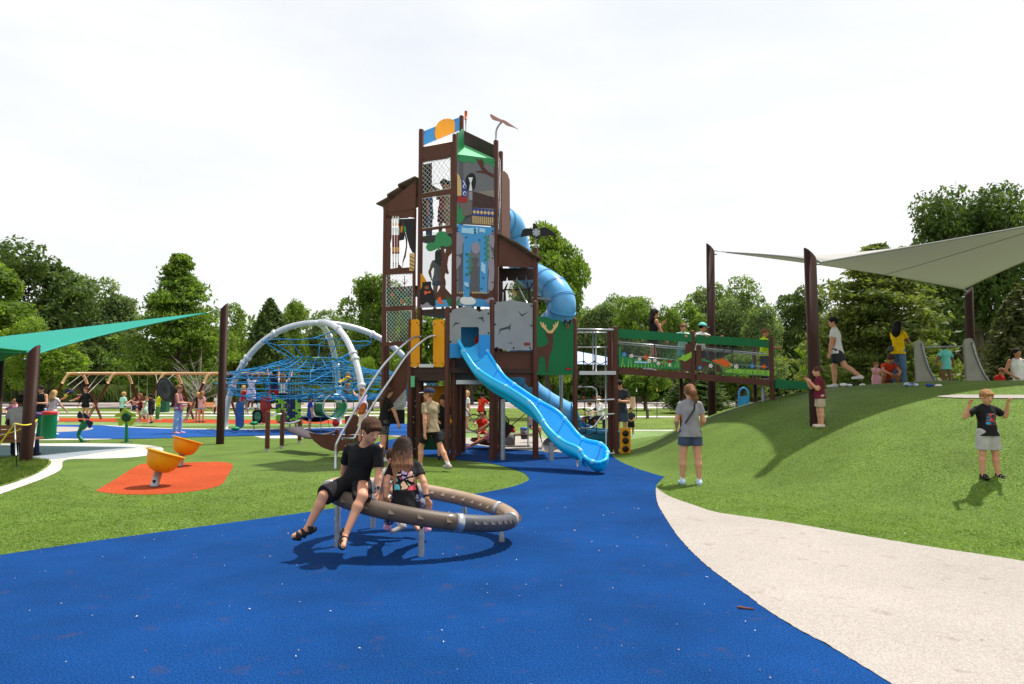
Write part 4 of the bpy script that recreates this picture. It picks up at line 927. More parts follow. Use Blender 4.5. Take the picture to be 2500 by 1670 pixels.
def proto(kind, seed, lm):
    k = (kind, seed, lm)
    if k in PROTO: return PROTO[k]
    rng = random.Random(seed)
    mb = MB(); trh = 6.5
    if kind == 'broad': V, Q, Cn = crown_broad(seed)
    elif kind == 'tall': V, Q, Cn = crown_broad(seed, 17000, 30, .19, .12, .5, .8)
    elif kind == 'big': V, Q, Cn = crown_broad(seed, 30000, 44, .155, .26, .1, 1.1)
    elif kind == 'maple': V, Q, Cn = crown_broad(seed, 30000, 34, .17, .16, .35, .95)
    elif kind == 'pine': V, Q, tips = crown_pine(seed, 30000, .15); Cn = []
    elif kind == 'sparse': V, Q, Cn = crown_broad(seed, 7000, 34, .2, .2, .2)
    else: V, Q, Cn = crown_cone(seed); Cn = []
    if kind in ('pine', 'cone'): trh = 9.2
    pts = spline([(0, 0, -.1), (rng.uniform(-.1, .1), rng.uniform(-.1, .1), 2), (rng.uniform(-.2, .2), rng.uniform(-.2, .2), 4.5), (rng.uniform(-.2, .2), 0, trh)], 4)
    mb.tube(pts, [.27 * (1 - .75 * i / (len(pts) - 1)) + (.08 if i == 0 else 0) for i in range(len(pts))], BARK, 10)
    for c in list(Cn)[:22]:
        c = Vector(c); z0 = max(1.6, c.z * rng.uniform(.35, .6)); k0 = min(len(pts) - 1, int(z0 / trh * (len(pts) - 1))); p0 = pts[k0]
        mid = p0.lerp(c, .5) + Vector((0, 0, -.25)); q_ = arc(p0, mid, c, 5); mb.tube(q_, [.10, .085, .07, .055, .04, .025], BARK, 6)
    if kind == 'pine':
        for tx, ty, tz, z0 in tips[::2]: mb.tube(arc((0, 0, z0), (tx * .5, ty * .5, z0), (tx, ty, tz), 3), [.06, .05, .035, .015], BARK, 5)
    cm = npmesh('crown', V, Q, [LM[lm]], smooth=False)
    me = bpy.data.meshes.new('trunk'); me.from_pydata(mb.v, [], mb.f); me.materials.append(BARK); me.polygons.foreach_set('use_smooth', mb.sm); me.update()
    PROTO[k] = (cm, me); return PROTO[k]
def tree(px, Y, top, hw, kind, seed, lm, label, name='tree', group='trees around the playground', rot=None, cat='tree', z0=0.0, base_py=None):
    cm, tm = proto(kind, seed, lm); x = XY(px, Y).x; h = D(px, top, Y).z - z0; wdt = hw / FP * Y / (3.9 if kind not in ('pine', 'cone') else (4.2 if kind == 'pine' else 2.4))
    o = bpy.data.objects.new(name, None); C.objects.link(o); o.location = (x, Y, z0); o.scale = (wdt, wdt, h / 10.2)
    o.rotation_euler.z = rot if rot is not None else (seed * 1.7 + px * .01); tag(o, label, cat, group)
    a = link('crown', cm, o); b = link('trunk', tm, o); return o
TREES = [
 (60, 76, 590, 150, 'broad', 1, 'dark', 'tall dark leafy tree at the far left, highest crown above the teal shade sail'),
 (-30, 62, 640, 150, 'tall', 2, 'mid', 'mid green tree cut by the left edge of the picture, above the shade sail'),
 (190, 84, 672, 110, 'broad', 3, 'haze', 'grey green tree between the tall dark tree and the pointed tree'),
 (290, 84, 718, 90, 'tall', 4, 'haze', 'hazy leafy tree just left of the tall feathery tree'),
 (430, 60, 612, 150, 'pine', 5, 'mid', 'tall feathery conifer behind the swings, left of the tall brown post', ),
 (90, 44, 782, 105, 'broad', 6, 'light', 'broad light green tree with a leaning trunk behind the left brown post'),
 (210, 66, 800, 110, 'broad', 7, 'dark', 'dark low tree behind the empty end of the swing beam'),
 (355, 56, 836, 48, 'cone', 8, 'mid', 'small round topped tree above the middle of the swing beam'),
 (500, 66, 800, 80, 'broad', 9, 'mid', 'leafy tree just left of the tall brown sail post'),
 (575, 82, 735, 62, 'tall', 10, 'light', 'pale green tree just right of the tall brown sail post'),
 (655, 56, 728, 78, 'cone', 11, 'dark', 'dense dark evergreen behind the left arch of the net climber'),
 (715, 80, 726, 62, 'tall', 12, 'light', 'light green tree beyond the top of the net climber'),
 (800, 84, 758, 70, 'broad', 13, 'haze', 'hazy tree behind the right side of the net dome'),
 (905, 50, 672, 98, 'broad', 14, 'mid', 'leafy tree touching the left side of the play tower'),
 (890, 38, 868, 42, 'broad', 15, 'lime', 'yellow green shrub tree seen through the net climber arch'),
 (1010, 60, 740, 110, 'broad', 16, 'mid', 'green tree directly behind the low yellow doorway'),
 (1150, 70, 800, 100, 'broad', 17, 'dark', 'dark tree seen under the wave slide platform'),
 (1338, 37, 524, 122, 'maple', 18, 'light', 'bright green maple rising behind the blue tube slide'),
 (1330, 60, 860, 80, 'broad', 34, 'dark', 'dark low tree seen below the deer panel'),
 (1480, 82, 735, 75, 'tall', 19, 'haze', 'hazy tree right of the blue tube slide'),
 (1560, 78, 726, 78, 'broad', 20, 'mid', 'green tree behind the girl on the bridge'),
 (1640, 76, 742, 70, 'tall', 21, 'mid', 'green tree above the middle bridge post'),
 (1770, 88, 676, 90, 'broad', 22, 'haze', 'grey green high tree just right of the thin sail post'),
 (1870, 80, 705, 80, 'tall', 23, 'haze', 'rounded distant tree between the two front sail posts'),
 (1960, 90, 690, 85, 'broad', 24, 'dark', 'dark distant tree just left of the near sail post'),
 (2150, 31, 588, 205, 'pine', 25, 'pine', 'wide spreading pine behind the woman in yellow'),
 (2400, 46, 448, 172, 'big', 26, 'dark', 'very tall leafy tree above the grey shade sail'),
 (2500, 25, 700, 115, 'cone', 27, 'olive', 'olive green juniper at the right edge of the picture'),
 (2010, 40, 810, 75, 'broad', 28, 'lime', 'bright lime tree low behind the man in the white shirt'),
 (1700, 44, 905, 88, 'cone', 29, 'dark', 'squat dark evergreen under the green railed bridge'),
 (1575, 50, 880, 62, 'broad', 30, 'mid', 'young shade tree with a bare lower trunk behind the standing man'),
 (1365, 46, 905, 40, 'broad', 31, 'dark', 'small dark tree with a thick trunk below the deer panel'),
 (1800, 60, 860, 90, 'broad', 32, 'mid', 'low leafy tree behind the blue hooped panel'),
 (1530, 88, 722, 85, 'broad', 35, 'haze', 'hazy tree crown left of the girl on the bridge'),
 (1690, 86, 735, 80, 'broad', 36, 'mid', 'tree crown just left of the thin sail post'),
 (1830, 92, 712, 85, 'tall', 37, 'haze', 'pale tree crown behind the neon shirted boy'),
 (1420, 84, 752, 75, 'broad', 38, 'haze', 'hazy low tree right beside the tube slide bend'),
 (2330, 60, 640, 130, 'tall', 33, 'dark', 'dark tree filling the gap behind the right sail post'),
]
for t in TREES: tree(*t)
# bare twiggy shrub left of the net climber
mb = MB(); rng = random.Random(5); bx_ = G(487, 1014); 
for i in range(34):
    a = rng.uniform(0, 2 * pi); L_ = rng.uniform(.8, 2.6); p0 = Vector((bx_.x + rng.uniform(-.1, .1), bx_.y, .3 + rng.random() * 1.2)); e_ = p0 + Vector((cos(a) * L_ * .8, sin(a) * L_ * .5, L_ * rng.uniform(.3, 1.1)))
    mb.tube(arc(p0, p0.lerp(e_, .5) + Vector((0, 0, .2)), e_, 4), [.02, .016, .012, .01, .006], mat('grey_twigs', (.32, .29, .26), .9), 5)
    for k in range(3):
        q_ = p0.lerp(e_, rng.uniform(.4, .9)); mb.tube([q_, q_ + Vector((rng.uniform(-.5, .5), rng.uniform(-.3, .3), rng.uniform(.1, .5)))], [.009, .004], MATS['grey_twigs'], 4)
mb.tube([(bx_.x, bx_.y, 0), (bx_.x, bx_.y, 2.6)], [.05, .02], MATS['grey_twigs'], 7)
o = mb.build('bare_tree', origin=bx_); tag(o, 'bare grey twiggy young tree between the swing beam and the orange bench', 'tree')
# far wood, one mass
def wood(name, x0, x1, Y0, Y1, h0, h1, N, leaf, lm, seed, lab):
    rng = np.random.default_rng(seed); n = 260; cx = rng.uniform(x0, x1, n); cy = rng.uniform(Y0, Y1, n); ch = rng.uniform(h0, h1, n); cr_ = rng.uniform(2.2, 4.2, n)
    idx = rng.integers(0, n, N); d = rng.normal(size=(N, 3)); d /= np.linalg.norm(d, axis=1, keepdims=True); zz = rng.uniform(0, 1, N)
    R_ = cr_[idx] * np.sqrt(np.maximum(.05, 1 - (zz * 1.0) ** 3)); P = np.stack([cx[idx] + d[:, 0] * R_, cy[idx] + d[:, 1] * R_, zz * ch[idx] + rng.normal(size=N) * .3], 1)
    V, Q = quads(P, d + rng.normal(size=(N, 3)) * .6, leaf * rng.uniform(.6, 1.4, N), rng); o = link(name, npmesh(name, V, Q, [LM[lm]], smooth=False)); tag(o, lab, kind='stuff'); return o
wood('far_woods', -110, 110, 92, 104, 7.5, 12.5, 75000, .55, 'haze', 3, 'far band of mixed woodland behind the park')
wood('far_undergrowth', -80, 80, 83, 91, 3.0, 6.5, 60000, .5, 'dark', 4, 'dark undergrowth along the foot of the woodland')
# tall meadow grass beyond the road (left)
def blades_stuff(name, x0, x1, y0, y1, h, N, wd, m, seed, lab, zf=None):
    rng = np.random.default_rng(seed); x = rng.uniform(x0, x1, N); y = rng.uniform(y0, y1, N); a = rng.uniform(0, pi, N); hh = h * rng.uniform(.5, 1.15, N); lx = rng.normal(size=N) * .22 * hh; ly = rng.normal(size=N) * .22 * hh
    z = np.zeros(N) if zf is None else np.array([zf(a_, b_) for a_, b_ in zip(x, y)]); dx = np.cos(a) * wd / 2; dy = np.sin(a) * wd / 2
    V = np.stack([np.stack([x - dx, y - dy, z], 1), np.stack([x + dx, y + dy, z], 1), np.stack([x + lx + dx * .2, y + ly + dy * .2, z + hh], 1), np.stack([x + lx - dx * .2, y + ly - dy * .2, z + hh], 1)], 1).reshape(-1, 3)
    o = link(name, npmesh(name, V, np.arange(4 * N).reshape(-1, 4), [m], smooth=False)); tag(o, lab, kind='stuff'); return o
blades_stuff('meadow_grass', -66, -18, 78.5, 82, 1.9, 26000, .16, leaf_mat('reed_green', (.075, .12, .03), (.17, .21, .08), .3, .6), 5, 'tall rough meadow grass beyond the road')
# soft natural grass in the patch at the left edge
gpoly = [(p.x, p.y) for p in [G(x, y) for x, y in [(-60, 1123), (60, 1121), (118, 1128), (112, 1142), (86, 1158), (40, 1176), (-60, 1204)]]]
blades_stuff('patch_grass', -15.5, -9.2, 11.2, 14.6, .07, 1, .01, MATS['bark'] if 0 else LM['light'], 6, 'grass tuft') if 0 else None
def inpoly(x, y, P):
    c = np.zeros(len(x), bool); j = len(P) - 1
    for i in range(len(P)):
        xi, yi = P[i]; xj, yj = P[j]; k = ((yi > y) != (yj > y)) & (x < (xj - xi) * (y - yi) / (yj - yi + 1e-9) + xi); c ^= k; j = i
    return c
rng = np.random.default_rng(8); N = 60000; x = rng.uniform(-12.5, -7.8, N); y = rng.uniform(9.9, 15.3, N); k = inpoly(x, y, gpoly); x, y = x[k], y[k]; N = len(x)
a = rng.uniform(0, pi, N); hh = .075 * rng.uniform(.4, 1.3, N); lx = rng.normal(size=N) * .03; ly = rng.normal(size=N) * .03; dx = np.cos(a) * .006; dy = np.sin(a) * .006
V = np.stack([np.stack([x - dx, y - dy, 0 * x + .02], 1), np.stack([x + dx, y + dy, 0 * x + .02], 1), np.stack([x + lx, y + ly, .02 + hh], 1)], 1).reshape(-1, 3)
o = link('grass_blades', npmesh('grass_blades', V, np.arange(3 * N).reshape(-1, 3), [leaf_mat('blade_green', (.05, .10, .015), (.16, .21, .05), .3, 3)], smooth=False)); tag(o, 'rough natural grass in front of the left bench', kind='stuff')
# artificial turf fibres where the camera is near enough to see them
def fibres(name, poly, box_, N, h, m, seed, lab, zf=None):
    rng = np.random.default_rng(seed); x = rng.uniform(box_[0], box_[1], N); y = rng.uniform(box_[2], box_[3], N); k = inpoly(x, y, poly) & (rng.uniform(0, 1, N) < np.clip((13.5 - y) / 6.5, 0, 1) ** 1.3); x, y = x[k], y[k]; N = len(x)
    a = rng.uniform(0, pi, N); hh = h * rng.uniform(.5, 1.2, N); lx = rng.normal(size=N) * h * .6; ly = rng.normal(size=N) * h * .6; w_ = .0035 + .0008 * y; dx = np.cos(a) * w_; dy = np.sin(a) * w_
    z = (0 * x + .004) if zf is None else np.array([zf(p, q) for p, q in zip(x, y)]) + .006
    V = np.stack([np.stack([x - dx, y - dy, z], 1), np.stack([x + dx, y + dy, z], 1), np.stack([x + lx, y + ly, z + hh], 1)], 1).reshape(-1, 3)
    o = link(name, npmesh(name, V, np.arange(3 * N).reshape(-1, 3), [m], smooth=False)); tag(o, lab, kind='stuff')
TFM = leaf_mat('turf_fibre', (.085, .15, .022), (.20, .29, .06), .4, 2.5)
tp = [(p.x, p.y) for p in [G(x, y) for x, y in [(-100, 1374), (213, 1324), (447, 1292), (640, 1266), (820, 1240), (1000, 1219), (1180, 1202), (1285, 1177), (1270, 1152), (1120, 1124), (940, 1110), (560, 1100), (560, 1185), (430, 1208), (300, 1208), (235, 1200), (150, 1150), (0, 1212), (-100, 1235)]]]
fibres('turf_fibres', tp, (-9, 1, 5.8, 16), 230000, .010, TFM, 11, 'artificial turf fibres of the green lawn around the ring')
mp_ = [(2.4, 10.6), (2.35, 9.4), (3.1, 8.2), (4.5, 6.4), (7, 4.8), (12, 4.5), (12, 13), (4, 15), (2.6, 12.4)]
_g = [(p.x, p.y) for p in [G(x, y) for x, y in [(1606, 1186), (1630, 1210), (1700, 1236), (1758, 1253), (1917, 1276), (2130, 1313), (2300, 1341), (2500, 1372), (2900, 1440)]]]
mp_ = _g + [(11, 5), (11, 14), (5.5, 15), (3.4, 13)]
fibres('turf_fibres', mp_, (2, 11, 4, 15), 240000, .009, TFM, 12, 'artificial turf fibres on the mound', mh)
# ================================================================ tubular ring
RT = mat('ring_tan', S(150, 128, 108), .5, var=.10, vs=6, coat=.1)
RTB = mat('ring_taupe', S(94, 80, 68), .5, var=.10, vs=6, coat=.1)
RG = mat('ring_grey', S(76, 76, 82), .5, var=.08, vs=6)
RC = Vector((-.92, 7.0, 0)); RR = .90
ringt = thing('balance_ring', 'low tilted tubular balance ring on steel legs with children sitting on it', 'balance ring', (RC.x, RC.y, 0))
def rp(a, r=RR, dz=0):
    x = RC.x + r * cos(a) * 1.02; y = RC.y + r * sin(a) * .80; return Vector((x, y, .405 - .155 * (x - RC.x) / RR + dz))
segs = [(-170, -62, RTB), (-62, -12, RG), (-12, 30, RT), (30, 95, RT), (95, 190, RT)]
for a0, a1, m in segs:
    mb = MB(); n = 22; P = [rp(radians(a0 + (a1 - a0) * i / n)) for i in range(n + 1)]; mb.tube(P, .078, m, 22); s_ = mb.build('ring_tube', ringt)
    mb = MB(); mb.tube([P[0] * .0 + rp(radians(a0 - 2.3)), rp(radians(a0 + 2.3))], .082, STL, 22); mb.build('joint_collar', ringt)
# triangular grip cleats on the inner and outer faces
for a0, a1, m in segs:
    for side in (1, -1):
        for k in range(7):
            a = radians(a0 + 9 + (a1 - a0 - 16) * k / 6); c = rp(a); t = (rp(a + .01) - rp(a - .01)).normalized(); o_ = Vector((cos(a), sin(a), 0)) * side; o_ = (o_ - t * o_.dot(t)).normalized(); u = t.cross(o_).normalized()
            if u.z < 0: u = -u
            mb = MB() if k == 0 else mb
            b = c + o_ * .075; tip = c + o_ * .100
            mb.add([b + t * .044 + u * .002, b - t * .030 + u * .040, b - t * .030 - u * .044, tip - t * .020 + u * .004], [[0, 1, 3], [1, 2, 3], [2, 0, 3], [0, 2, 1]], m)
        mb.build('grip_cleats', ringt)
for px, yb in ((823, 1337), (1028, 1361), (1225, 1325), (910, 1292), (1134, 1286)):
    g_ = G(px, yb); a = atan2((g_.y - RC.y) / .80, (g_.x - RC.x)); top = rp(a)
    mb = MB(); zt_ = top.z - .083
    mb.lathe([(.028, 0), (.028, zt_ - .10), (.027, zt_ - .085), (.012, zt_ - .02), (.012, zt_ + .01)], (g_.x, g_.y, 0), STL if 0 else GLV, 16); mb.tube([(g_.x, g_.y, zt_ - .03), (top.x, top.y, zt_ + .02)], .016, BLK, 8)
    mb.build('leg', ringt)
# ================================================================ spinner bowls
for px, py, k, sc_ in ((376, 1189, 0, 1.0), (436, 1139, 1, 1.0)):
    g_ = G(px, py); t_ = thing('spinner_bowl', ['near orange spinning bowl on a tilted steel stem, front of the orange patch', 'rear orange spinning bowl on a tilted steel stem, back of the orange patch'][k], 'spinner', g_, 'orange spinning bowls')
    ax = Vector((.20, .12, 1)).normalized(); M = ax.to_track_quat('Z', 'Y').to_matrix()
    mb = MB(); mb.tube([g_, g_ + ax * .26], [.062, .060], GLV, 16); mb.lathe([(.085, 0), (.085, .006), (.0005, .007)], g_ + Vector((0, 0, .012)), BD, 16); st_ = mb.build('stem', t_)
    mb = MB(); nd = Vector((.1, -1, .0)).normalized(); mb.lathe([(.026, 0), (.026, .008), (.012, .012), (.0004, .012)], g_ + ax * .10 + nd * .060, BLK, 12, nd.to_track_quat('Z', 'Y').to_matrix(), smooth=False); mb.build('bolt', st_)
    c = g_ + ax * .24; prof = [(.0005, 0), (.09, .004), (.17, .035), (.235, .10), (.275, .19), (.295, .29), (.30, .325), (.335, .335), (.345, .35), (.335, .362), (.29, .36), (.27, .30), (.235, .19), (.17, .09), (.08, .05), (.0005, .045)]
    ax2 = Vector((.27, .20, 1)).normalized(); M2 = ax2.to_track_quat('Z', 'Y').to_matrix()
    ym = mat('spinner_orange', S(218, 148, 14), .42, var=.10, vs=5, coat=.15)
    mb = MB(); mb.lathe([(r * .88, z * .88) for r, z in prof], c, ym, 36, M2); bo = mb.build('bowl', t_)
    mb = MB()
    for i in range(14):
        a = 2 * pi * i / 14; z = .10 + .05 * (i % 2); r = .225 + (z - .1) * .45; p = c + M2 @ Vector((r * .88 * cos(a), r * .88 * sin(a), z * .88)); d_ = M2 @ Vector((cos(a), sin(a), -.5)).normalized()
        mb.lathe([(.014, -.002), (.011, .006), (.0004, .008)], p, BLT, 8, d_.to_track_quat('Z', 'Y').to_matrix())
    mb.build('drain_holes', bo)
# ================================================================ shade sails and posts
PBR = mat('sail_post_brown', S(50, 29, 22), .6, var=.15, vs=2, spec=.15)
def spost(lab, px_b, Y, z0, px_t, py_t, r=.11, slant=1):
    b = XY(px_b, Y); top = D(px_t, py_t, Y); b.z = z0; t_ = thing('sail_post', lab, 'post', b, 'brown shade sail posts')
    mb = MB(); n = 20; ax = (top - b); vs = []; 
    for k in range(n):
        a = 2 * pi * k / n; vs.append(b + Vector((r * cos(a), r * sin(a), -.05)))
    for k in range(n):
        a = 2 * pi * k / n; vs.append(top + Vector((r * cos(a), r * sin(a), slant * r * 1.1 * cos(a) - r * 1.1)))
    fs = [[k, (k + 1) % n, n + (k + 1) % n, n + k] for k in range(n)]; base = len(mb.v); mb.add(vs, fs, PBR, True); mb.f.append([n + k for k in range(n)]); mb.m.append(0); mb.sm.append(False)
    mb.build('shaft', t_); mb = MB(); mb.tube([top + Vector((-.1 * slant * 0, -.0, -.3)) + Vector((r * 1.05, 0, 0)) * (1 if slant < 0 else -1), top + Vector((0, 0, -.3)) + Vector((r * 1.6, 0, 0)) * (1 if slant < 0 else -1)], .02, GLV, 8); mb.build('eye_bolt', t_)
    return t_
spost('near left thick brown sail post standing in grass beside the bench', 71, 14.4, 0, 83, 842, .118, 1)
spost('tall brown sail post between the swings and the net climber', 541, 19.4, 0, 548, 740, .108, 1)
spost('brown sail post cut by the left edge of the picture', -4, 19.6, 0, 0, 878, .108, 1)
Y1 = 18.3
spost('tall thin brown sail post rising behind the green railed bridge', 1737, Y1, mh(XY(1737, Y1).x, Y1) - .1, 1734, 594, .108, -1)
pA = onmound(1990, 1043); Y2 = pA.y + .1
spost('thick brown sail post on the mound beside the boy in maroon', 1990, Y2, pA.z - .05, 1977, 605, .105, -1)
spost('brown sail post at the right, behind the slide on top of the mound', 2372, 19.5, .6, 2364, 700, .115, 1)
def sail(name, lab, corners, m, sag=.10, n=22, wires=(), seams=()):
    """corners in order round the sail; hypar with inward-curved edges"""
    Cq = [Vector(c) for c in corners]; rows = []; cen = sum(Cq, Vector()) / 4
    for i in range(n + 1):
        row = []
        for j in range(n + 1):
            u = i / n; v = j / n
            # curved edges: pull the parameter square inwards (pincushion)
            p = Cq[0] * (1 - u) * (1 - v) + Cq[1] * u * (1 - v) + Cq[2] * u * v + Cq[3] * (1 - u) * v
            e = 4 * u * (1 - u) * (abs(2 * v - 1) ** 3) + 4 * v * (1 - v) * (abs(2 * u - 1) ** 3)
            p = p.lerp(cen + (p - cen) * .55, sag * 2 * e * .9); row.append(p)
        rows.append(row)
    t_ = thing(name, lab, 'shade sail', cen, 'fabric shade sails'); mb = MB(); mb.grid(rows, m); o = mb.build('fabric', t_); md = o.modifiers.new('t', 'SOLIDIFY'); md.thickness = .012
    mb = MB()
    for E in (rows[0], rows[-1], [r[0] for r in rows], [r[-1] for r in rows]): mb.tube(E, .02, mat('sail_hem_' + m.name, tuple(c * .5 for c in m.node_tree.nodes['Principled BSDF'].inputs['Base Color'].default_value[:3]), .8) if 'Principled BSDF' in m.node_tree.nodes else m, 6)
    mb.build('hem', t_)
    mb = MB()
    for (a, b_) in wires: mb.tube([a, b_], .014, GLV, 6)
    if wires: mb.build('cable', t_)
    if seams:
        mb = MB()
        for j in seams: mb.tube([r[int(j * n)] + Vector((0, 0, -.012)) for r in rows], .010, mat('sail_seam', S(105, 110, 102), .9), 5)
        mb.build('seams', t_)
    return t_
def clothm(name, col, tr=.35):
    m = bpy.data.materials.new(name); m.use_nodes = True; n = m.node_tree; p = n.nodes['Principled BSDF']; p.inputs['Base Color'].default_value = (*col, 1); p.inputs['Roughness'].default_value = .8
    t = n.nodes.new('ShaderNodeBsdfTranslucent'); t.inputs[0].default_value = (*col, 1); x = n.nodes.new('ShaderNodeMixShader'); x.inputs[0].default_value = tr; n.links.new(p.outputs[0], x.inputs[1]); n.links.new(t.outputs[0], x.inputs[2]); n.links.new(x.outputs[0], n.nodes['Material Output'].inputs[0]); return m
SG = clothm('sail_sage_grey', S(190, 188, 184), .38); STQ = clothm('sail_teal', S(70, 196, 180), .65); SGN = clothm('sail_green', S(10, 140, 60), .5); SPB = clothm('sail_pale_blue', S(190, 205, 235), .3)
c1 = D(1775, 616, Y1 - .1); c2 = D(2005, 640, Y2 + .1); c3 = D(2352, 706, 19.4); c4 = D(2960, 470, 13.5)
sail('shade_sail', 'large sage grey shade sail stretched above the mound', [c1, c2, c4, c3], SG, .12, wires=((D(1744, 612, Y1), c1), (D(1990, 634, Y2), c2), (D(2362, 712, 19.5), c3)), seams=(.33, .66))
c1 = D(505, 764, 19.3); c2 = D(96, 862, 14.5); c3 = D(-500, 850, 15); c4 = D(-330, 862, 22)
sail('shade_sail', 'teal shade sail stretched from the tall brown post across the left edge', [c1, c2, c3, c4], STQ, .13, wires=((D(541, 753, 19.4), c1),))
c1 = D(62, 858, 14.4); c2 = D(6, 880, 19.4); c3 = D(-320, 900, 20); c4 = D(-420, 800, 14)
sail('shade_sail', 'dark green shade sail below the teal sail at the left edge', [c1, c2, c3, c4], SGN, .06)
c1 = D(1408, 858, 34); c2 = D(1500, 876, 34); c3 = D(1500, 891, 31); c4 = D(1395, 889, 31)
sail('shade_sail', 'pale blue shade canopy seen far off through the rope ladder bay', [c1, c2, c3, c4], SPB, .0)
# ================================================================ swings
SWT = mat('swing_tan', S(196, 160, 118), .45, coat=.1); CH = mat('chain_grey', S(150, 150, 140), .5, metal=.4)
YS = 34.0
sw = thing('swing_set', 'long swing set with a tan top beam and brown splayed legs', 'swing set', (XY(400, YS).x, YS, 0))
zt_ = D(400, 912, YS).z
mb = MB(); mb.tube([D(172, 912, YS), D(668, 912, YS)], .075, SWT, 14); mb.build('top_beam', sw)
for px in (178, 288, 410, 520):
    x = XY(px, YS).x
    for dx, dy in ((-.85, -1.15), (.5, 1.1)):
        P = [Vector((x + .55 * (1 if dx < 0 else -1) * .6, YS, zt_)), Vector((x - .15 if dx < 0 else x + .95 * .35, YS + dy * .12, zt_ - .04)), Vector((x + dx * .38 + (.0 if dx < 0 else .3), YS + dy * .3, zt_ - .5))]
        mb = MB(); q_ = spline(P, 5); mb.tube(q_, .065, SWT, 12); mb.build('leg_bend', sw)
        e_ = Vector((x + dx * .95 + (0 if dx < 0 else .35), YS + dy, 0)); mb = MB(); mb.tube([q_[-1], e_], .062, BR, 12); mb.build('leg', sw)
def swing(lab, px0, px1, seat, kind, YSw=YS, grp='hanging swing seats'):
    t_ = thing('swing', lab, 'swing', seat[0], grp); mb = MB()
    a = D(px0, 914, YSw); b_ = D(px1, 914, YSw); s0, s1 = seat
    mb.tube([a, s0], .016, CH, 5); mb.build('chain', t_); mb = MB(); mb.tube([b_, s1], .016, CH, 5); mb.build('chain', t_); mb = MB()
    if kind == 'bucket': mb.lathe([(.0005, 0), (.14, .02), (.19, .12), (.2, .28), (.18, .28), (.16, .12), (.0005, .05)], (s0 + s1) / 2 - Vector((0, 0, .3)), BLK, 14)
    elif kind == 'belt': mb.grid([[s0 + (s1 - s0) * t + Vector((0, w_, -.12 * 4 * t * (1 - t))) for w_ in (-.08, .08)] for t in [i / 8 for i in range(9)]], BLK)
    mb.build('seat', t_)
    return t_
swing('bucket swing flying up on the far left with a toddler inside', 200, 221, (D(164, 941, 32.6), D(171, 955, 32.6)), 'bucket')
swing('bucket swing pushed by the woman in black', 241, 262, (D(205, 962, 33.0), D(215, 960, 33.0)), 'bucket')
swing('belt swing carrying the girl in navy', 317, 338, (D(321, 1000, 33.8), D(340, 1000, 33.8)), 'belt')
swing('belt swing behind the boy in black shorts', 360, 383, (D(358, 1000, 33.8), D(379, 1000, 33.8)), 'belt')
ds = thing('disc_swing', 'big black round disc swing tipped up on its edge', 'disc swing', D(404, 953, 29), None)
mb = MB(); nd = Vector((-.55, -1, -.22)).normalized(); M = nd.to_track_quat('Z', 'Y').to_matrix(); c = D(404, 951, 29)
DK = mat('disc_black', S(48, 47, 50), .45, var=.15, vs=12)
mb.lathe([(.0005, .03), (.30, .03), (.33, .045), (.42, .045), (.44, .02), (.46, .02)], c, DK, 32, M); db = mb.build('disc', ds)
mb = MB(); mb.tube([c + M @ Vector((.485 * cos(t * pi / 16), .485 * sin(t * pi / 16), 0)) for t in range(32)], .045, BLK, 8, closed=True); mb.build('rubber_rim', db)
mb = MB()
for i in range(-2, 3):
    for j in range(-1, 3): mb.box(c + M @ Vector((i * .06, j * .06 - .05, .036)), (.035, .025, .012), BLT, M=M)
mb.build('slots', db)
mb = MB(); mb.tube([D(424, 914, 33), c + M @ Vector((.2, .4, 0))], .014, CH, 5); mb.tube([D(380, 914, 33), c + M @ Vector((-.45, .1, 0))], .014, CH, 5); mb.build('chain', ds)
# ================================================================ net climber
ALU = mat('arch_aluminium', S(196, 200, 206), .38, metal=.45, var=.06, vs=4); RB_ = mat('blue_rope', S(20, 120, 175), .7)
nc = thing('net_climber', 'silver arched dome climber hung with blue rope nets', 'net climber', (-7.4, 26.6, 0))
apx = D(775, 788, 26.6); bases = [G(555, 1047), Vector((-5.0, 23.3, 0)), Vector((-3.3, 27.8, 0)), Vector((-7.7, 30.6, 0))]
bases[0] = Vector((XY(552, 27.0).x, 27.0, 0))
archs = []
for b_ in bases:
    P = [];
    for i in range(25):
        th = pi / 2 * i / 24; f = cos(th) ** .92; P.append(Vector((apx.x + (b_.x - apx.x) * f, apx.y + (b_.y - apx.y) * f, (apx.z) * sin(th) ** .95)))
    archs.append(P); mb = MB(); mb.tube(P, .115, ALU, 14); ar = mb.build('arch', nc)
    for i in (6, 10, 11, 17):
        d_ = (P[i + 1] - P[i - 1]).normalized(); mb = MB(); mb.lathe([(.115, -.07), (.155, -.05), (.155, .05), (.115, .07)], P[i], ALU, 16, d_.to_track_quat('Z', 'Y').to_matrix()); mb.build('collar', ar)
mb = MB(); mb.lathe([(.0005, .10), (.25, .08), (.4, -.05), (.3, -.12)], apx, ALU, 16); mb.build('apex_hub', nc)
cx, cy = apx.x, apx.y
prof = [(2.05, 3.35, 0), (1.0, 2.72, 0), (2.0, 2.35, 0), (3.1, 2.15, 0), (3.5, 1.75, 0), (3.1, 1.35, 0), (2.0, 1.15, 0), (1.0, 1.3, 0)]
def nring(r, z, n=24, wob=.07, seed=0, m=None, rad=.014):
    rnd = random.Random(seed); P = [Vector((cx + r * cos(2 * pi * k / n) * (1.0 + rnd.uniform(-.05, .05)), cy + r * sin(2 * pi * k / n), z + rnd.uniform(-wob, wob))) for k in range(n)]
    return P
mb = MB(); rings = []
pf = []
for i in range(len(prof) - 1):
    for k in range(2):
        t = k / 2; pf.append((prof[i][0] * (1 - t) + prof[i + 1][0] * t, prof[i][1] * (1 - t) + prof[i + 1][1] * t))
pf.append(prof[-1][:2])
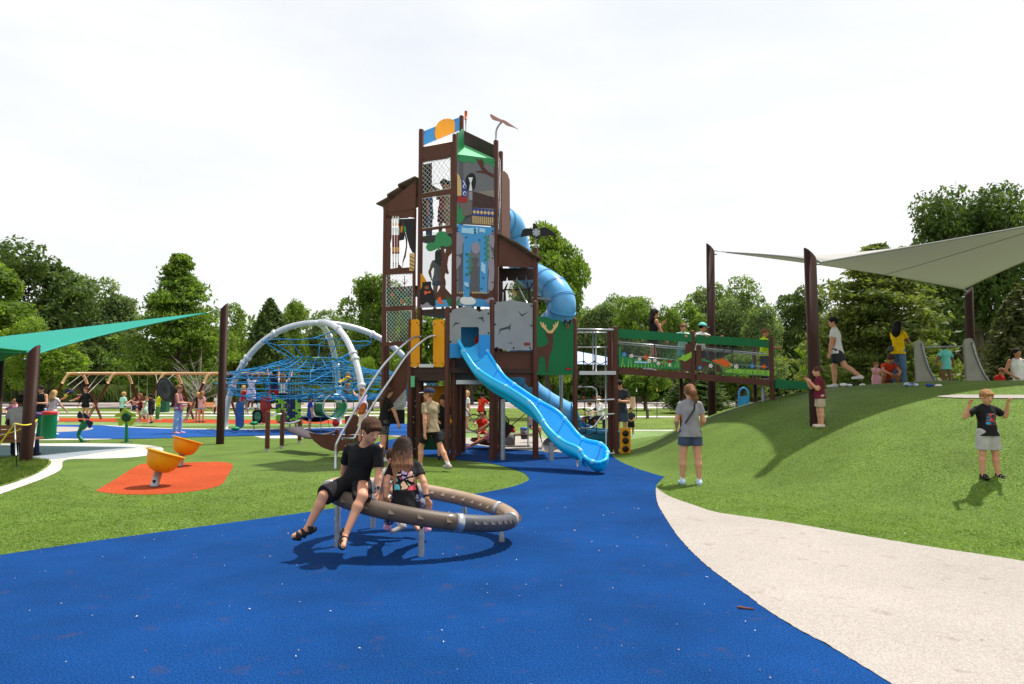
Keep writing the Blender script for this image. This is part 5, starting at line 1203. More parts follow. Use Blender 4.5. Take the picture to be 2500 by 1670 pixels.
for i, (r, z) in enumerate(pf):
    P = nring(r, z, 28, .05, i)
    if not (i == 1): mb.tube(P, .017, RB_, 5, closed=True, smooth=True)
    rings.append(P)
mb.build('ring_ropes', nc); mb = MB()
for k in range(0, 28, 1):
    if k % 4 == 0: mb.tube([R_[k] for R_ in rings[:3]], .018, RB_, 5)
    mb.tube([R_[k] for R_ in rings[2:]], .015, RB_, 5)
for k in range(0, 28, 2):
    mb.tube([rings[-1][k], rings[6][(k + 5) % 28]], .013, RB_, 4)
mb.build('radial_ropes', nc); mb = MB()
for P, k in zip(archs, (14, 22, 1, 8)):
    mb.tube([P[17], rings[0][k]], .02, RB_, 6); mb.tube([P[11], rings[6][k]], .02, RB_, 6); mb.tube([P[10], rings[8][k]], .02, RB_, 6); mb.tube([P[6], rings[9][k]], .02, RB_, 6)
for k in (3, 10, 17, 24): mb.tube([rings[8][k], (rings[8][k].x * 1.0, rings[8][k].y, 0)], .014, RB_, 5)
mb.build('anchor_ropes', nc)
mb = MB(); mb.lathe([(.0005, .06), (.6, .03), (1.0, 0), (1.0, -.03), (.0005, -.03)], (cx, cy, 2.74), mat('pad_green', S(110, 150, 60), .8), 8); mb.build('rest_pad', nc)
mb = MB(); rnd = random.Random(2)   # dense net reaching to the right
for i in range(15):
    t = i / 14; P = [Vector((cx + 3.0 + 1.9 * u, cy - 2.2 + t * 1.2 - .3 * u, 1.95 - 1.0 * t + .35 * (u - .5) ** 2 * 4 * (1 - t) + .0)) for u in [j / 10 for j in range(11)]]; mb.tube(P, .016, RB_, 5)
for j in range(13):
    u = j / 12; P = [Vector((cx + 3.0 + 1.9 * u, cy - 2.2 + t * 1.2 - .3 * u, 1.95 - 1.0 * t + .35 * (u - .5) ** 2 * 4 * (1 - t))) for t in (0, .25, .5, .75, 1)]; mb.tube(P, .016, RB_, 5)
mb.build('tunnel_net', nc)
def hexboard(nm, px, py, w_, h_, Y, m, hang=1.0, yaw=0):
    pl = Pl((-20, Y), (20, Y + yaw)); x0, x1, y0, y1 = px - w_, px + w_, py - h_, py + h_; c_ = min(6, w_ * .6)
    mb = MB(); mb.prism(pl.poly([(x0 + c_, y0), (x1 - c_, y0), (x1, y0 + c_), (x1, y1 - c_), (x1 - c_, y1), (x0 + c_, y1), (x0, y1 - c_), (x0, y0 + c_)]), pl.n * .05, m)
    o = mb.build(nm, nc); mb = MB(); mb.tube([pl(px, y0), pl(px, y0 - 28)], .015, RB_, 5); mb.build('hanger', o); return o
hexboard('blue_board', 586, 1013, 10, 32, 25.2, mat('board_blue', S(26, 90, 160), .3, alpha=.85)); hexboard('red_board', 648, 1000, 12, 33, 25.2, mat('board_red', S(176, 44, 44), .3, alpha=.85))
hb = hexboard('bubble_board', 629, 1017, 12, 17, 24.8, BLK); pl = Pl((-20, 24.7), (20, 24.7)); motif('bubble', hb, pl, [(ell(629, 1017, 8, 12), mat('bubble_green', S(20, 105, 85), .1, coat=1), 0)], 0)
hexboard('blue_pad', 686, 1014, 6, 20, 26.2, mat('board_blue', S(26, 90, 160)))
# chequered climbing net
cn = thing('block_climber', 'upright climbing net of lime green and navy rubber blocks', 'climbing net', (XY(704, 24.6).x, 24.6, 0))
pl = Pl((-20, 24.6), (20, 24.6)); Bm = [mat('block_lime', S(134, 200, 50), .5), mat('block_navy', S(24, 44, 92), .5)]; mbs = [MB(), MB()]
random.seed(4)
for i in range(9):
    for j in range(11):
        if i < 2 and j > 9: continue
        x = 677 + i * 6.9; y = 975 + j * 5.3 + (i % 2) * 2.4; s_ = 1 if (abs(i - 4.5) < 2.2 and random.random() < .75) or random.random() < .18 else 0
        mbs[s_].prism(pl.poly([(x - 2.7, y - 2.2), (x + 2.7, y - 2.2), (x + 2.7, y + 2.2), (x - 2.7, y + 2.2)]), pl.n * .08, Bm[s_])
mbs[0].build('lime_blocks', cn); mbs[1].build('navy_blocks', cn); mb = MB()
for i in range(9): x = 677 + i * 6.9; mb.tube(pl.poly([(x, 918 + abs(i - 4) * 2), (x, 1033)], .03), .012, ROP, 5)
for j in range(12): mb.tube(pl.poly([(674, 973 + j * 5.3), (735, 973 + j * 5.3)], .03), .010, ROP, 5)
mb.build('ropes', cn)
# green barrel tunnel, trampoline, ball, discs
tn = thing('net_tunnel', 'green barrel tunnel with a silver hoop hung in the rope net', 'tunnel', D(805, 993, 24.8)); a_ = D(818, 993, 24.3); b_ = D(790, 993, 25.6); d_ = (b_ - a_).normalized(); M = d_.to_track_quat('Z', 'Y').to_matrix()
TG = mat('tunnel_green', S(0, 130, 78), .4)
mb = MB(); rows = [[a_ + d_ * t * 1.3 + M @ Vector((.40 * cos(k), .40 * sin(k), 0)) for k in [radians(x_) for x_ in range(-10 - 180, 11, 10)]] for t in (0, .33, .66, 1)]
zmid = a_.z
rows = [[p for p in [a_ + d_ * t * 1.25 + Vector((d_.y, -d_.x, 0)).normalized() * .41 * cos(k) + Vector((0, 0, .41 * sin(k))) for k in [radians(x_) for x_ in range(-200, 21, 11)]]] for t in (0, .33, .66, 1)]
mb.grid(rows, TG); o = mb.build('shell', tn); o.modifiers.new('t', 'SOLIDIFY').thickness = .02
for c in (a_, a_ + d_ * 1.25):
    mb = MB(); sx = Vector((d_.y, -d_.x, 0)).normalized(); mb.tube([c + sx * .43 * cos(k * pi / 12) + Vector((0, 0, .43 * sin(k * pi / 12))) for k in range(24)], .028, STL, 8, closed=True); mb.build('hoop', tn)
mb = MB()
for k in (40, 80, 120): mb.tube([a_ + Vector((.1, 0, .4)), a_ + Vector((-.5 + k * .008, .8, 1.3))], .012, RB_, 4)
mb.build('hanger', tn)
tr = thing('round_net_seat', 'round black sling net held in a silver hoop at knee height', 'net seat', D(771, 1020, 25.2)); c = D(771, 1016, 25.2); mb = MB()
mb.tube([c + Vector((.62 * cos(k * pi / 12), .55 * sin(k * pi / 12), 0)) for k in range(24)], .035, STL, 8, closed=True); mb.build('hoop', tr); mb = MB(); mb.lathe([(.6, 0), (.48, -.12), (.25, -.2), (.0005, -.22)], c, BLK, 20); mb.build('sling', tr); mb = MB()
for k in range(6): a = k * pi / 3; mb.tube([c + Vector((.6 * cos(a), .5 * sin(a), 0)), Vector((c.x + .75 * cos(a), c.y + .7 * sin(a), 0))], .012, CH, 5)
mb.build('stays', tr)
bl = thing('red_ball_seat', 'small faceted red ball seat hung low right of the green tunnel', 'ball seat', D(820, 1034, 24.4)); mb = MB(); mb.lathe([(.0005, -.13), (.09, -.10), (.13, 0), (.09, .10), (.0005, .13)], D(820, 1033, 24.4), mat('ball_red', S(190, 20, 30), .3), 7, smooth=False); mb.build('ball', bl); mb = MB(); mb.tube([D(820, 1024, 24.4), D(816, 985, 24.4)], .01, RB_, 4); mb.build('rope', bl)
for i, (px, py, gy) in enumerate(((575, 1046, 1058), (620, 1033, 1056))):
    t_ = thing('stepping_pod', ['green dish shaped stepping pod nearest the tall brown post', 'green dish shaped stepping pod under the black bubble board'][i], 'stepping pod', G(px, gy), 'green stepping pods'); Y = G(px, gy).y
    mb = MB(); mb.lathe([(.0005, -.07), (.08, -.06), (.15, -.02), (.155, .01), (.10, .05), (.0005, .065)], D(px, py, Y), TG, 18); mb.build('pod', t_); mb = MB(); mb.tube([G(px, gy), D(px, py, Y)], .02, CH, 6); mb.build('stem', t_)
# ================================================================ balance trail with curved brown planks
trl = thing('balance_trail', 'balance trail of short brown posts and curved brown planks', 'balance trail', G(700, 1100))
for px, yt, yb in ((652, 1004, 1104), (688, 1000, 1096), (731, 1023, 1083), (822, 1048, 1112)):
    g_ = G(px, yb); z_ = D(px, yt, g_.y).z; mb = MB(); mb.lathe([(.057, .09), (.057, z_ - .02), (.05, z_), (.0005, z_ + .006)], (g_.x, g_.y, 0), BR, 14); p_ = mb.build('post', trl); mb = MB(); mb.lathe([(.052, 0), (.052, .10)], (g_.x, g_.y, 0), mat('pale_socket', S(170, 165, 160), .6), 14); mb.build('post_foot', p_)
gy = G(652, 1104).y; gy2 = G(688, 1096).y; gy3 = G(731, 1083).y; gy4 = G(822, 1112).y
mb = MB(); mb.tube([D(653, 1014, gy), D(689, 1011, gy2)], .022, STL, 8); mb.build('grab_rail', trl)
mb = MB(); mb.tube(spline([D(690, 1032, gy2), D(708, 1034, gy2 + .5), D(731, 1027, gy3)], 5), .03, STL, 8); mb.build('grab_rail', trl)
def plank(nm, pts, wv, m, th=.03, n=8):
    P = spline(pts, n); mb = MB(); mb.grid([[p, p + wv] for p in P], m, True); o = mb.build(nm, trl); md = o.modifiers.new('t', 'SOLIDIFY'); md.thickness = th; return o
PK = mat('plank_dark', S(62, 52, 56), .6)
plank('sagging_plank', [D(693, 1044, 17.2), D(712, 1055, 16.8), D(740, 1066, 16.4), D(757, 1069, 16.2)], Vector((.25, .55, .0)), PK)
plank('sagging_plank', [D(757, 1069, 16.2), D(790, 1064, 16.2), D(818, 1054, 16.0)], Vector((.05, .45, .06)), PK)
mb = MB(); hp_ = Pl((-10, 15.9), (0, 15.7)); mb.prism(hp_.poly([(753, 1056), (790, 1061), (870, 1062), (900, 1066), (890, 1080), (868, 1094), (840, 1101), (810, 1101), (785, 1092), (765, 1076)]), hp_.n * -.03, BP); hl = mb.build('curved_side_board', trl); hl['label'] = 'brown side board with a curved boat shaped lower edge'
mb = MB()
for i in range(9): mb.prism(hp_.poly([(766 + i * 6.2, 1061.5), (769 + i * 6.2, 1061.8), (769 + i * 6.2, 1065), (766 + i * 6.2, 1065)], .001), hp_.n * .003, BD)
mb.build('slots', hl)
mb = MB(); hq = Pl((-10, 16.8), (0, 16.6)); mb.prism(hq.poly([(842, 1016), (868, 1012), (878, 1020), (874, 1060), (842, 1062)]), hq.n * -.03, BP); mb.build('upright_board', trl)
# ================================================================ flower spinners
def flowersp(px, yb, yt, pet, pm, sm_, lab, curve=0):
    g_ = G(px, yb); t_ = thing('flower_panel', lab, 'play panel', g_); Y = g_.y; pl = Pl((-30, Y - .05), (30, Y - .05)); mb = MB(); P = spline([g_, D(px + curve, (yb + yt) / 2 + 6, Y), D(px, yt, Y)], 6); mb.tube(P, [.055 - .02 * i / (len(P) - 1) for i in range(len(P))], sm_, 12); mb.build('stem', t_)
    mb = MB(); mb.lathe([(.16, 0), (.16, .01), (.0005, .012)], (g_.x, g_.y, .004), BLK, 14); mb.build('foot', t_)
    for i, q_ in enumerate(pet): mb = MB(); mb.prism(spline(pl.poly(q_, .01 * i), 2, True), pl.n * .015, pm); mb.build('petal', t_)
    return t_
zf = lambda p: [(x * .26782, 820 + y * .26782) for x, y in p]
SGR = mat('stem_green', S(0, 112, 72), .4, coat=.2)
f1 = flowersp(309, 1080, 1019, [zf([(1045, 740), (1060, 715), (1100, 700), (1130, 655), (1150, 665), (1148, 735), (1100, 738)]), zf([(1150, 670), (1175, 690), (1220, 705), (1240, 720), (1232, 738), (1155, 738)]), zf([(1055, 755), (1145, 755), (1145, 790), (1100, 820), (1085, 815), (1075, 780)]), zf([(1155, 752), (1240, 752), (1240, 765), (1210, 810), (1185, 822), (1160, 790)])], mat('petal_lime', S(158, 172, 44), .5), SGR, 'yellow green four petalled flower panel on a straight green stem')
mb = MB(); nd = Vector((0, -1, 0)); mb.lathe([(.13, 0), (.13, .03), (.0005, .04)], D(309, 1019, G(309, 1080).y - .1), mat('hub_green', S(10, 60, 40), .4), 16, nd.to_track_quat('Z', 'Y').to_matrix()); mb.build('hub', f1)
f2 = flowersp(205, 1079, 1030, [zf([(705, 730), (720, 690), (745, 700), (760, 745), (720, 752)]), zf([(762, 700), (790, 715), (822, 752), (770, 752)]), zf([(715, 762), (760, 765), (745, 785), (718, 775)]), zf([(780, 765), (840, 780), (848, 800), (825, 840), (812, 838)])], mat('petal_navy', S(22, 30, 58), .5), SGR, 'navy blue petalled flower panel on a curved green stem', -14)
pl = Pl((-30, G(205, 1079).y), (30, G(205, 1079).y)); mb = MB(); mb.prism(spline(pl.poly(zf([(765, 775), (800, 800), (780, 850), (745, 865), (735, 900), (722, 880), (722, 830), (740, 790)])), 2, True), pl.n * .015, SGR); mb.build('leaf', f2)
# ================================================================ green drums
def drum(px, py, w_, top, lab, lidm):
    g_ = G(px, py); r = w_ / FP * g_.y / 2; h = D(px, top, g_.y).z; t_ = thing('play_drum', lab, 'drum', g_, 'green play drums'); mb = MB(); mb.lathe([(.0005, .01), (r * .97, .01), (r, .05), (r * 1.02, h * .5), (r, h - .1)], g_, mat('drum_green', S(0, 110, 66), .45, var=.05), 28); mb.build('shell', t_)
    mb = MB(); mb.lathe([(r * 1.0, h - .105), (r * 1.05, h - .10), (r * 1.06, h - .02), (r * .9, h), (.0005, h)], g_, lidm, 28); mb.build('lid', t_); return t_
drum(118, 1072, 32, 1004, 'green drum with a red lid, just right of the near left post', mat('lid_red', S(196, 50, 50), .45)); drum(90, 1070, 30, 1008, 'green drum with a purple lid, partly behind the near left post', mat('lid_purple', S(100, 60, 130), .45)); drum(52, 1056, 28, 1012, 'green drum with a red lid behind the seated man', mat('lid_red', S(196, 50, 50)))
# ================================================================ benches
WD = mat('bench_wood_brown', S(112, 72, 44), .6, var=.15, vs=4, stretch=(.3, 1, 6)); WO = mat('bench_slat_orange', S(214, 150, 92), .55, var=.1, vs=4)
bt = thing('bench', 'dark brown bench seen from behind at the left edge with a man sitting on it', 'bench', XY(30, 15.2)); Yb = 15.2
for i in range(4):
    mb = MB(); a_ = D(-60, 1043 + i * 11, Yb); b_ = D(52, 1043 + i * 11, Yb); mb.box((a_ + b_) / 2, ((b_ - a_).length, .035, .088), WD); mb.build('back_slat', bt)
mb = MB(); a_ = D(-60, 1084, Yb + .28); b_ = D(93, 1079, Yb + .28); mb.box(Vector(((a_.x + b_.x) / 2, Yb + .27, .44)), ((b_.x - a_.x), .42, .05), WD); mb.build('seat', bt)
mb = MB(); mb.prism([D(50, 1040, Yb), D(58, 1042, Yb), D(58, 1083, Yb), D(47, 1083, Yb)], (0, .04, 0), BLK); mb.build('end_bracket', bt)
mb = MB(); mb.box((D(40, 1100, Yb + .2).x - .9, Yb + .2, .22), (.06, .35, .44), BLK); mb.build('leg', bt)
Yo = 43.5
ob = thing('bench', 'long orange slatted bench behind the girl in blue shorts', 'bench', XY(500, Yo))
for i in range(4):
    mb = MB(); a_ = D(457, 984 + i * 4, Yo); b_ = D(536, 984 + i * 4, Yo); mb.box((a_ + b_) / 2, ((b_ - a_).length, .04, .085), WO); mb.build('back_slat', ob)
mb = MB(); mb.box((XY(497, Yo).x, Yo - .25, .45), ((536 - 457) / FP * Yo, .42, .05), WO); mb.build('seat', ob)
for px in (465, 498, 531): mb = MB(); mb.box((XY(px, Yo).x, Yo - .15, .22), (.09, .4, .44), BLK); mb.build('leg', ob)
# ================================================================ small grounds furniture
gb = thing('utility_box', 'dark green utility box behind the swing set', 'utility box', XY(400, 46)); mb = MB(); mb.box((XY(400, 46).x, 46, .42), (.62, .5, .8), mat('box_green', S(28, 78, 58), .5)); mb.build('cabinet', gb); mb = MB(); mb.box((XY(400, 46).x, 46, .84), (.68, .56, .05), MATS['box_green']); mb.build('lid', gb)
hs = thing('hoop_panel', 'bright blue hooped steel play panel standing beyond the bridge', 'play panel', XY(1815, 23)); Yh = 23.0; mb = MB(); pl = Pl((-20, Yh), (20, Yh))
BLH = mat('hoop_blue', S(48, 136, 200), .4)
mb.tube(spline(pl.poly([(1804, 1030), (1804, 975), (1805, 955), (1815, 947), (1825, 955), (1827, 975), (1826, 1030)]), 5), .03, BLH, 10); mb.build('hoop', hs)
mb = MB(); mb.prism(pl.poly([(1806, 968), (1825, 966), (1824, 994), (1806, 996)]), pl.n * .03, BLH); mb.build('panel', hs)
for i, (px, yb, yt, lab) in enumerate(((1554, 1022, 948, 'thin black stake with a white tip left of the wrapped sapling'), (1604, 1022, 947, 'thin black stake right of the wrapped sapling'))):
    t_ = thing('stake', lab, 'stake', G(px, yb), 'thin stakes in the lawn'); Y = G(px, yb).y; mb = MB(); mb.tube([G(px, yb), D(px, yt, Y)], .022, BLK, 6); mb.build('rod', t_); mb = MB(); mb.tube([D(px, yt + 8, Y), D(px, yt, Y)], .03, WHT if i == 0 else TAN, 6); mb.build('tip', t_)
t_ = thing('sapling', 'slim sapling with a black trunk wrap between two thin stakes', 'sapling', G(1581, 1022)); Y = G(1581, 1022).y; mb = MB(); mb.tube([G(1581, 1022), D(1579, 960, Y)], [.03, .012], BARK, 6); mb.build('stem', t_); mb = MB(); mb.tube([G(1581, 1021), D(1580, 1000, Y)], .075, BLK, 10); mb.build('trunk_wrap', t_)
t_ = thing('stone_post', 'pale tapered stone post on the lawn behind the toddler', 'stone post', G(1545, 996)); Y = G(1545, 996).y; mb = MB(); mb.lathe([(.24, 0), (.21, .6), (.18, .95), (.0005, .97)], G(1545, 996), mat('pale_stone', S(176, 150, 118), .8, var=.1), 6, smooth=False); mb.build('shaft', t_)
# rope barrier in front of the left bench
YR_ = mat('yellow_rope', S(216, 200, 60), .7)
rb = thing('rope_barrier', 'yellow rope strung between two thin striped stakes in front of the left post', 'rope barrier', G(40, 1152)); gA = G(41, 1150); pA1 = D(36, 1034, gA.y); gB = G(86, 1120); gB.y = 14.9; pB1 = D(91, 1024, 14.9)
for a_, b_ in ((Vector((gA.x, gA.y, 0)), pA1), (Vector((XY(86, 14.9).x, 14.9, 0)), pB1)):
    for k in range(3):
        mb = MB(); mb.tube([a_.lerp(b_, k / 3), a_.lerp(b_, (k + 1) / 3)], .010, BLK if k % 2 == 0 and k < 2 else WHT, 6); mb.build('stake', rb)
mb = MB(); mb.tube(spline([pA1, D(60, 1038, gA.y + .4), D(80, 1034, 14.6), pB1], 6), .014, YR_, 6); mb.build('rope', rb); mb = MB(); mb.tube([pA1, D(-30, 1125, gA.y + .2)], .014, YR_, 6); mb.build('rope', rb); mb = MB(); mb.tube(spline([pB1, D(40, 1052, 15), D(-30, 1070, 15.1)], 6), .012, YR_, 6); mb.build('rope', rb)
# ================================================================ slide on the mound top
WS = mat('cast_grey', S(148, 146, 134), .75, var=.10, vs=3, bump=.003, bs=30)
g_ = onmound(2325, 947); Yw = 16.0; wsd = thing('mound_slide', 'pale grey cast slide with two tall curved side walls on top of the mound', 'slide', (XY(2300, Yw).x, Yw, 1.5))
z7 = lambda p: [(1940 + x * .30618, 740 + y * .30618) for x, y in p]
pa = Pl((4, Yw), (16, Yw + .2)); pb2 = Pl((4, Yw - .1), (16, Yw - .5))
mb = MB(); mb.prism(pa.poly(z7([(965, 690), (948, 330), (955, 308), (975, 300), (1000, 303), (1018, 330), (1035, 420), (1070, 530), (1118, 612), (1125, 690)])), Vector((-.05, -.14, 0)), WS); mb.build('side_wall', wsd)
mb = MB(); mb.prism(pb2.poly(z7([(1362, 690), (1340, 320), (1348, 292), (1375, 282), (1400, 288), (1420, 320), (1450, 440), (1500, 560), (1570, 655), (1640, 712), (1600, 712), (1500, 670), (1455, 625), (1378, 622), (1378, 690)])), Vector((-.05, -.14, 0)), WS); mb.build('side_wall', wsd)
mb = MB(); mb.prism(pb2.poly(z7([(1378, 622), (1456, 622), (1510, 668), (1540, 700), (1378, 700)]), -.1), Vector((0, .05, 0)), BLK); mb.build('side_opening', wsd)
mb = MB(); mb.prism(pa.poly(z7([(965, 615), (1370, 620), (1370, 695), (965, 692)]), .06), Vector((0, .08, 0)), WS); mb.build('front_wall', wsd)
mb = MB(); mb.tube([pa(*z7([(1025, 352)])[0]), pa(*z7([(1345, 345)])[0])], .02, GLV, 8); mb.build('bar', wsd)
for q_, nm_ in ((([(1012, 322), (1035, 410), (1072, 525), (1122, 612)]), pa), (([(1415, 312), (1450, 430), (1502, 550), (1572, 648), (1640, 710)]), pb2)):
    mb = MB(); mb.tube(spline([nm_(*p, .16) for p in z7(q_)], 5), .02, GLV, 8); mb.build('edge_rail', wsd)
mb = MB(); mb.grid([[Vector((XY(2270, Yw).x + 1.5 * u, Yw + .5 + 3 * t, 1.75 - 1.3 * t ** 1.3)) for u in (0, .5, 1)] for t in [i / 6 for i in range(7)]], GLV); mb.build('slide_bed', wsd)
# shoes and bags on the mound
def lump(nm, lab, cat, px, py, parts):
    p = onmound(px, py); t_ = thing(nm, lab, cat, p)
    for (dx, dy, dz, rx_, ry_, rz_, m, n_) in parts:
        mb = MB(); mb.lathe([(.0005, -1), (.6, -.8), (.95, -.3), (1, .1), (.8, .65), (.0005, 1)], (0, 0, 0), m, 12); mb.v = [(p.x + dx + v[0] * rx_ * .62, p.y + dy + v[1] * ry_ * .7, p.z + dz * .7 + v[2] * rz_ * .8) for v in mb.v]; mb.build(n_, t_)
    return t_
lump('shoe_pile', 'pile of white shoes and a black bag beside the walking man', 'shoes', 2072, 944, [(-.12, 0, .06, .16, .08, .06, WHT, 'shoe'), (.10, .05, .07, .14, .1, .07, BLK, 'bag'), (.33, 0, .05, .13, .07, .05, WHT, 'shoe'), (-.02, -.1, .05, .1, .05, .04, WHT, 'shoe')])
lump('blanket', 'crumpled blue patterned blanket at the foot of the slide wall', 'blanket', 2222, 944, [(-.05, 0, .06, .13, .08, .06, mat('blanket_blue', S(50, 90, 150), .9, col2=S(210, 215, 225), vs=14), 'fold'), (.12, .05, .05, .12, .09, .05, mat('blanket_blue', S(50, 90, 150), .9, col2=S(210, 215, 225), vs=14), 'fold')])
lump('shoe_pair', 'pair of dark and white shoes left on the turf before the slide', 'shoes', 2276, 944, [(-.05, 0, .04, .13, .06, .045, NAV, 'shoe'), (.1, -.04, .03, .12, .05, .035, WHT, 'shoe')])
# ================================================================ under the tower: swing boat, table with drums, bicycle, disc swing
bo = thing('boat_swing', 'brown curled boat swing hung on black chains under the low platform', 'swing', D(1200, 1050, 17.4)); Yk = 17.6; pl = Pl((-10, Yk), (10, Yk))
zz = lambda p: [(900 + x * .15947, 900 + y * .15947) for x, y in p]
P = [(1560, 1080), (1620, 1115), (1720, 1140), (1860, 1155), (1980, 1130), (2070, 1040), (2150, 950), (2200, 880)]
mb = MB(); rows = [[pl(x, y) + Vector((0, w_, 0)) for w_ in (0, .6)] for x, y in [(q.x, q.y) for q in spline([Vector((a, b, 0)) for a, b in zz(P)], 3)]]; mb.grid(rows, BP); o = mb.build('hull', bo); o.modifiers.new('t', 'SOLIDIFY').thickness = .03
mb = MB(); mb.prism(pl.poly(zz([(1565, 1060), (1800, 1040), (1980, 960), (2040, 850), (2080, 840), (2200, 860), (2240, 900), (2150, 1010), (2070, 1100), (1980, 1165), (1860, 1185), (1720, 1165), (1620, 1125)]), -.02), Vector((0, .03, 0)), BP); mb.build('side_board', bo)
mb = MB(); mb.lathe([(.075, 0), (.105, .01), (.105, .03), (.0005, .05)], pl(*zz([(2085, 865)])[0], .02), BD, 14, Vector((0, -1, 0)).to_track_quat('Z', 'Y').to_matrix()); mb.build('scroll_end', bo)
mb = MB(); mb.tube(pl.poly(zz([(1340, 750), (1400, 800), (1570, 960)]), .05), .012, BLK, 5); mb.tube([pl(*zz([(2200, 860)])[0]), D(1290, 1004, 17.4)], .012, BLK, 5); mb.tube(pl.poly(zz([(1450, 560), (1620, 830)]), -.4), .012, BLK, 5); mb.build('chain', bo)
tb = thing('drum_table', 'low brown table top carrying small blue and red topped drums', 'play table', XY(1272, 18.2)); Yt = 18.4
mb = MB(); mb.prism([D(1238, 1061, Yt), D(1304, 1061, Yt), D(1304, 1058, Yt + .5), D(1238, 1058, Yt + .5)], (0, 0, -.03), mat('table_brown', S(104, 58, 48), .5)); mb.build('table_top', tb)
mb = MB(); mb.lathe([(.0005, 0), (.135, 0), (.14, .3), (.0005, .3)], (XY(1245, Yt + .1).x, Yt + .1, .05), mat('drum_grey', S(112, 110, 112), .6), 18); mb.build('grey_drum', tb)
mb = MB(); mb.lathe([(.09, 0), (.11, .22), (.0005, .22)], (XY(1280, Yt + .3).x, Yt + .2, .2), MATS['drum_grey'], 16); mb.build('grey_drum', tb)
mb = MB(); mb.lathe([(.105, 0), (.115, .1), (.0005, .1)], D(1280, 1058, Yt + .25), mat('drum_beige', S(158, 148, 138), .6), 16); mb.lathe([(.116, .1), (.118, .16), (.0005, .165)], D(1280, 1058, Yt + .25), mat('drum_blue', S(58, 120, 180), .5), 16); mb.build('blue_topped_drum', tb)
mb = MB(); mb.lathe([(.07, 0), (.075, .1), (.0005, .1)], D(1252, 1056, Yt + .35), RED, 14); mb.build('red_drum', tb)
mb = MB(); mb.tube([Vector((XY(1289, Yt).x, Yt, 0)), Vector((XY(1289, Yt).x, Yt, 1.1))], .022, GLV, 8); mb.build('leg', tb)
sd = thing('sling_swing', 'grey sling seat hanging behind the lower part of the wave slide', 'swing', D(1345, 1085, 17)); mb = MB(); c = D(1345, 1086, 16.9); M = Vector((-.45, -.6, .6)).normalized().to_track_quat('Z', 'Y').to_matrix(); mb.lathe([(.0005, -.04), (.18, -.02), (.24, .01), (.245, .03)], c, mat('sling_grey', S(98, 96, 98), .5), 18, M); mb.build('seat', sd); mb = MB(); mb.tube([D(1315, 1050, 16.6), D(1323, 1080, 16.9)], .012, BLK, 5); mb.build('chain', sd)
bk_ = thing('bicycle', 'child bicycle with black tyres standing behind the boat swing', 'bicycle', G(1190, 1044)); Yc = 25.0
for px in (1158, 1222):
    mb = MB(); c = Vector((XY(px, Yc).x, Yc, .33)); mb.tube([c + Vector((.30 * cos(k * pi / 12), 0, .30 * sin(k * pi / 12))) for k in range(24)], .028, BLK, 6, closed=True); w_ = mb.build('wheel', bk_); mb = MB()
    for k in range(8): mb.tube([c, c + Vector((.29 * cos(k * pi / 4), 0, .29 * sin(k * pi / 4)))], .005, CH, 4)
    mb.build('spokes', w_)
mb = MB(); A1 = Vector((XY(1158, Yc).x, Yc, .33)); A2 = Vector((XY(1222, Yc).x, Yc, .33)); B1 = A1.lerp(A2, .45) + Vector((0, 0, -.05)); B2 = A1.lerp(A2, .3) + Vector((0, 0, .42)); B3 = A2 + Vector((-.16, 0, .40))
for a_, b_ in ((A1, B1), (A1, B2), (B1, B2), (B1, B3), (B2, B3), (B3, A2)): mb.tube([a_, b_], .018, mat('bike_blue', S(40, 60, 90), .4), 6)
mb.build('frame', bk_)
mb = MB(); mb.box(B2 + Vector((0, 0, .06)), (.2, .1, .04), BLK); mb.build('saddle', bk_); mb = MB(); mb.tube([B3, B3 + Vector((0, 0, .15)), B3 + Vector((-.05, -.22, .2))], .014, BLK, 6); mb.tube([B3 + Vector((0, 0, .15)), B3 + Vector((-.05, .22, .2))], .014, BLK, 6); mb.build('handlebar', bk_)
# ================================================================ litter
rng = np.random.default_rng(21); LC = [mat('litter_pale', S(214, 200, 180), .9), mat('litter_brown', S(120, 80, 50), .9), mat('litter_tan', S(176, 150, 110), .9)]
Vs = []; Fs = []; mi = []; k = 0
for i in range(480):
    if i < 200: x = rng.uniform(-4.5, 3.2); y = rng.uniform(3.4, 9) 
    elif i < 400: x = rng.uniform(-9, 6); y = rng.uniform(5, 14)
    else: x = rng.uniform(-6, 6); y = rng.uniform(3.5, 17)
    z = mh(x, y) + .022; L_ = rng.uniform(.003, .011) * (1.0 if i % 14 else 1.8); a = rng.uniform(0, pi); w_ = L_ * rng.uniform(.25, .5); c, s = cos(a), sin(a); u = rng.uniform(.001, .008)
    for (p, q, h) in ((-L_, 0, 0), (0, -w_, u), (L_, 0, .001), (0, w_, u * .5)): Vs.append((x + p * c - q * s, y + p * s + q * c, z + h))
    Fs.append((k, k + 1, k + 2, k + 3)); k += 4; mi.append([0, 0, 2, 1][i % 4])
o = link('leaf_litter', npmesh('leaf_litter', Vs, Fs, LC, False, mi)); tag(o, 'dry leaf and bark crumbs scattered over the ground', kind='stuff')
g_ = G(1820, 1485); mb = MB(); mb.tube([G(1801, 1482, .02), G(1815, 1484, .022), G(1840, 1487, .018)], [.009, .007, .006], mat('twig_brown', S(120, 74, 50), .9), 7); mb.tube([G(1806, 1480, .02), G(1812, 1484, .02)], .004, MATS['twig_brown'], 5)
o = mb.build('twig', origin=g_); tag(o, 'short brown twig on the blue path near the pale path edge', 'twig')
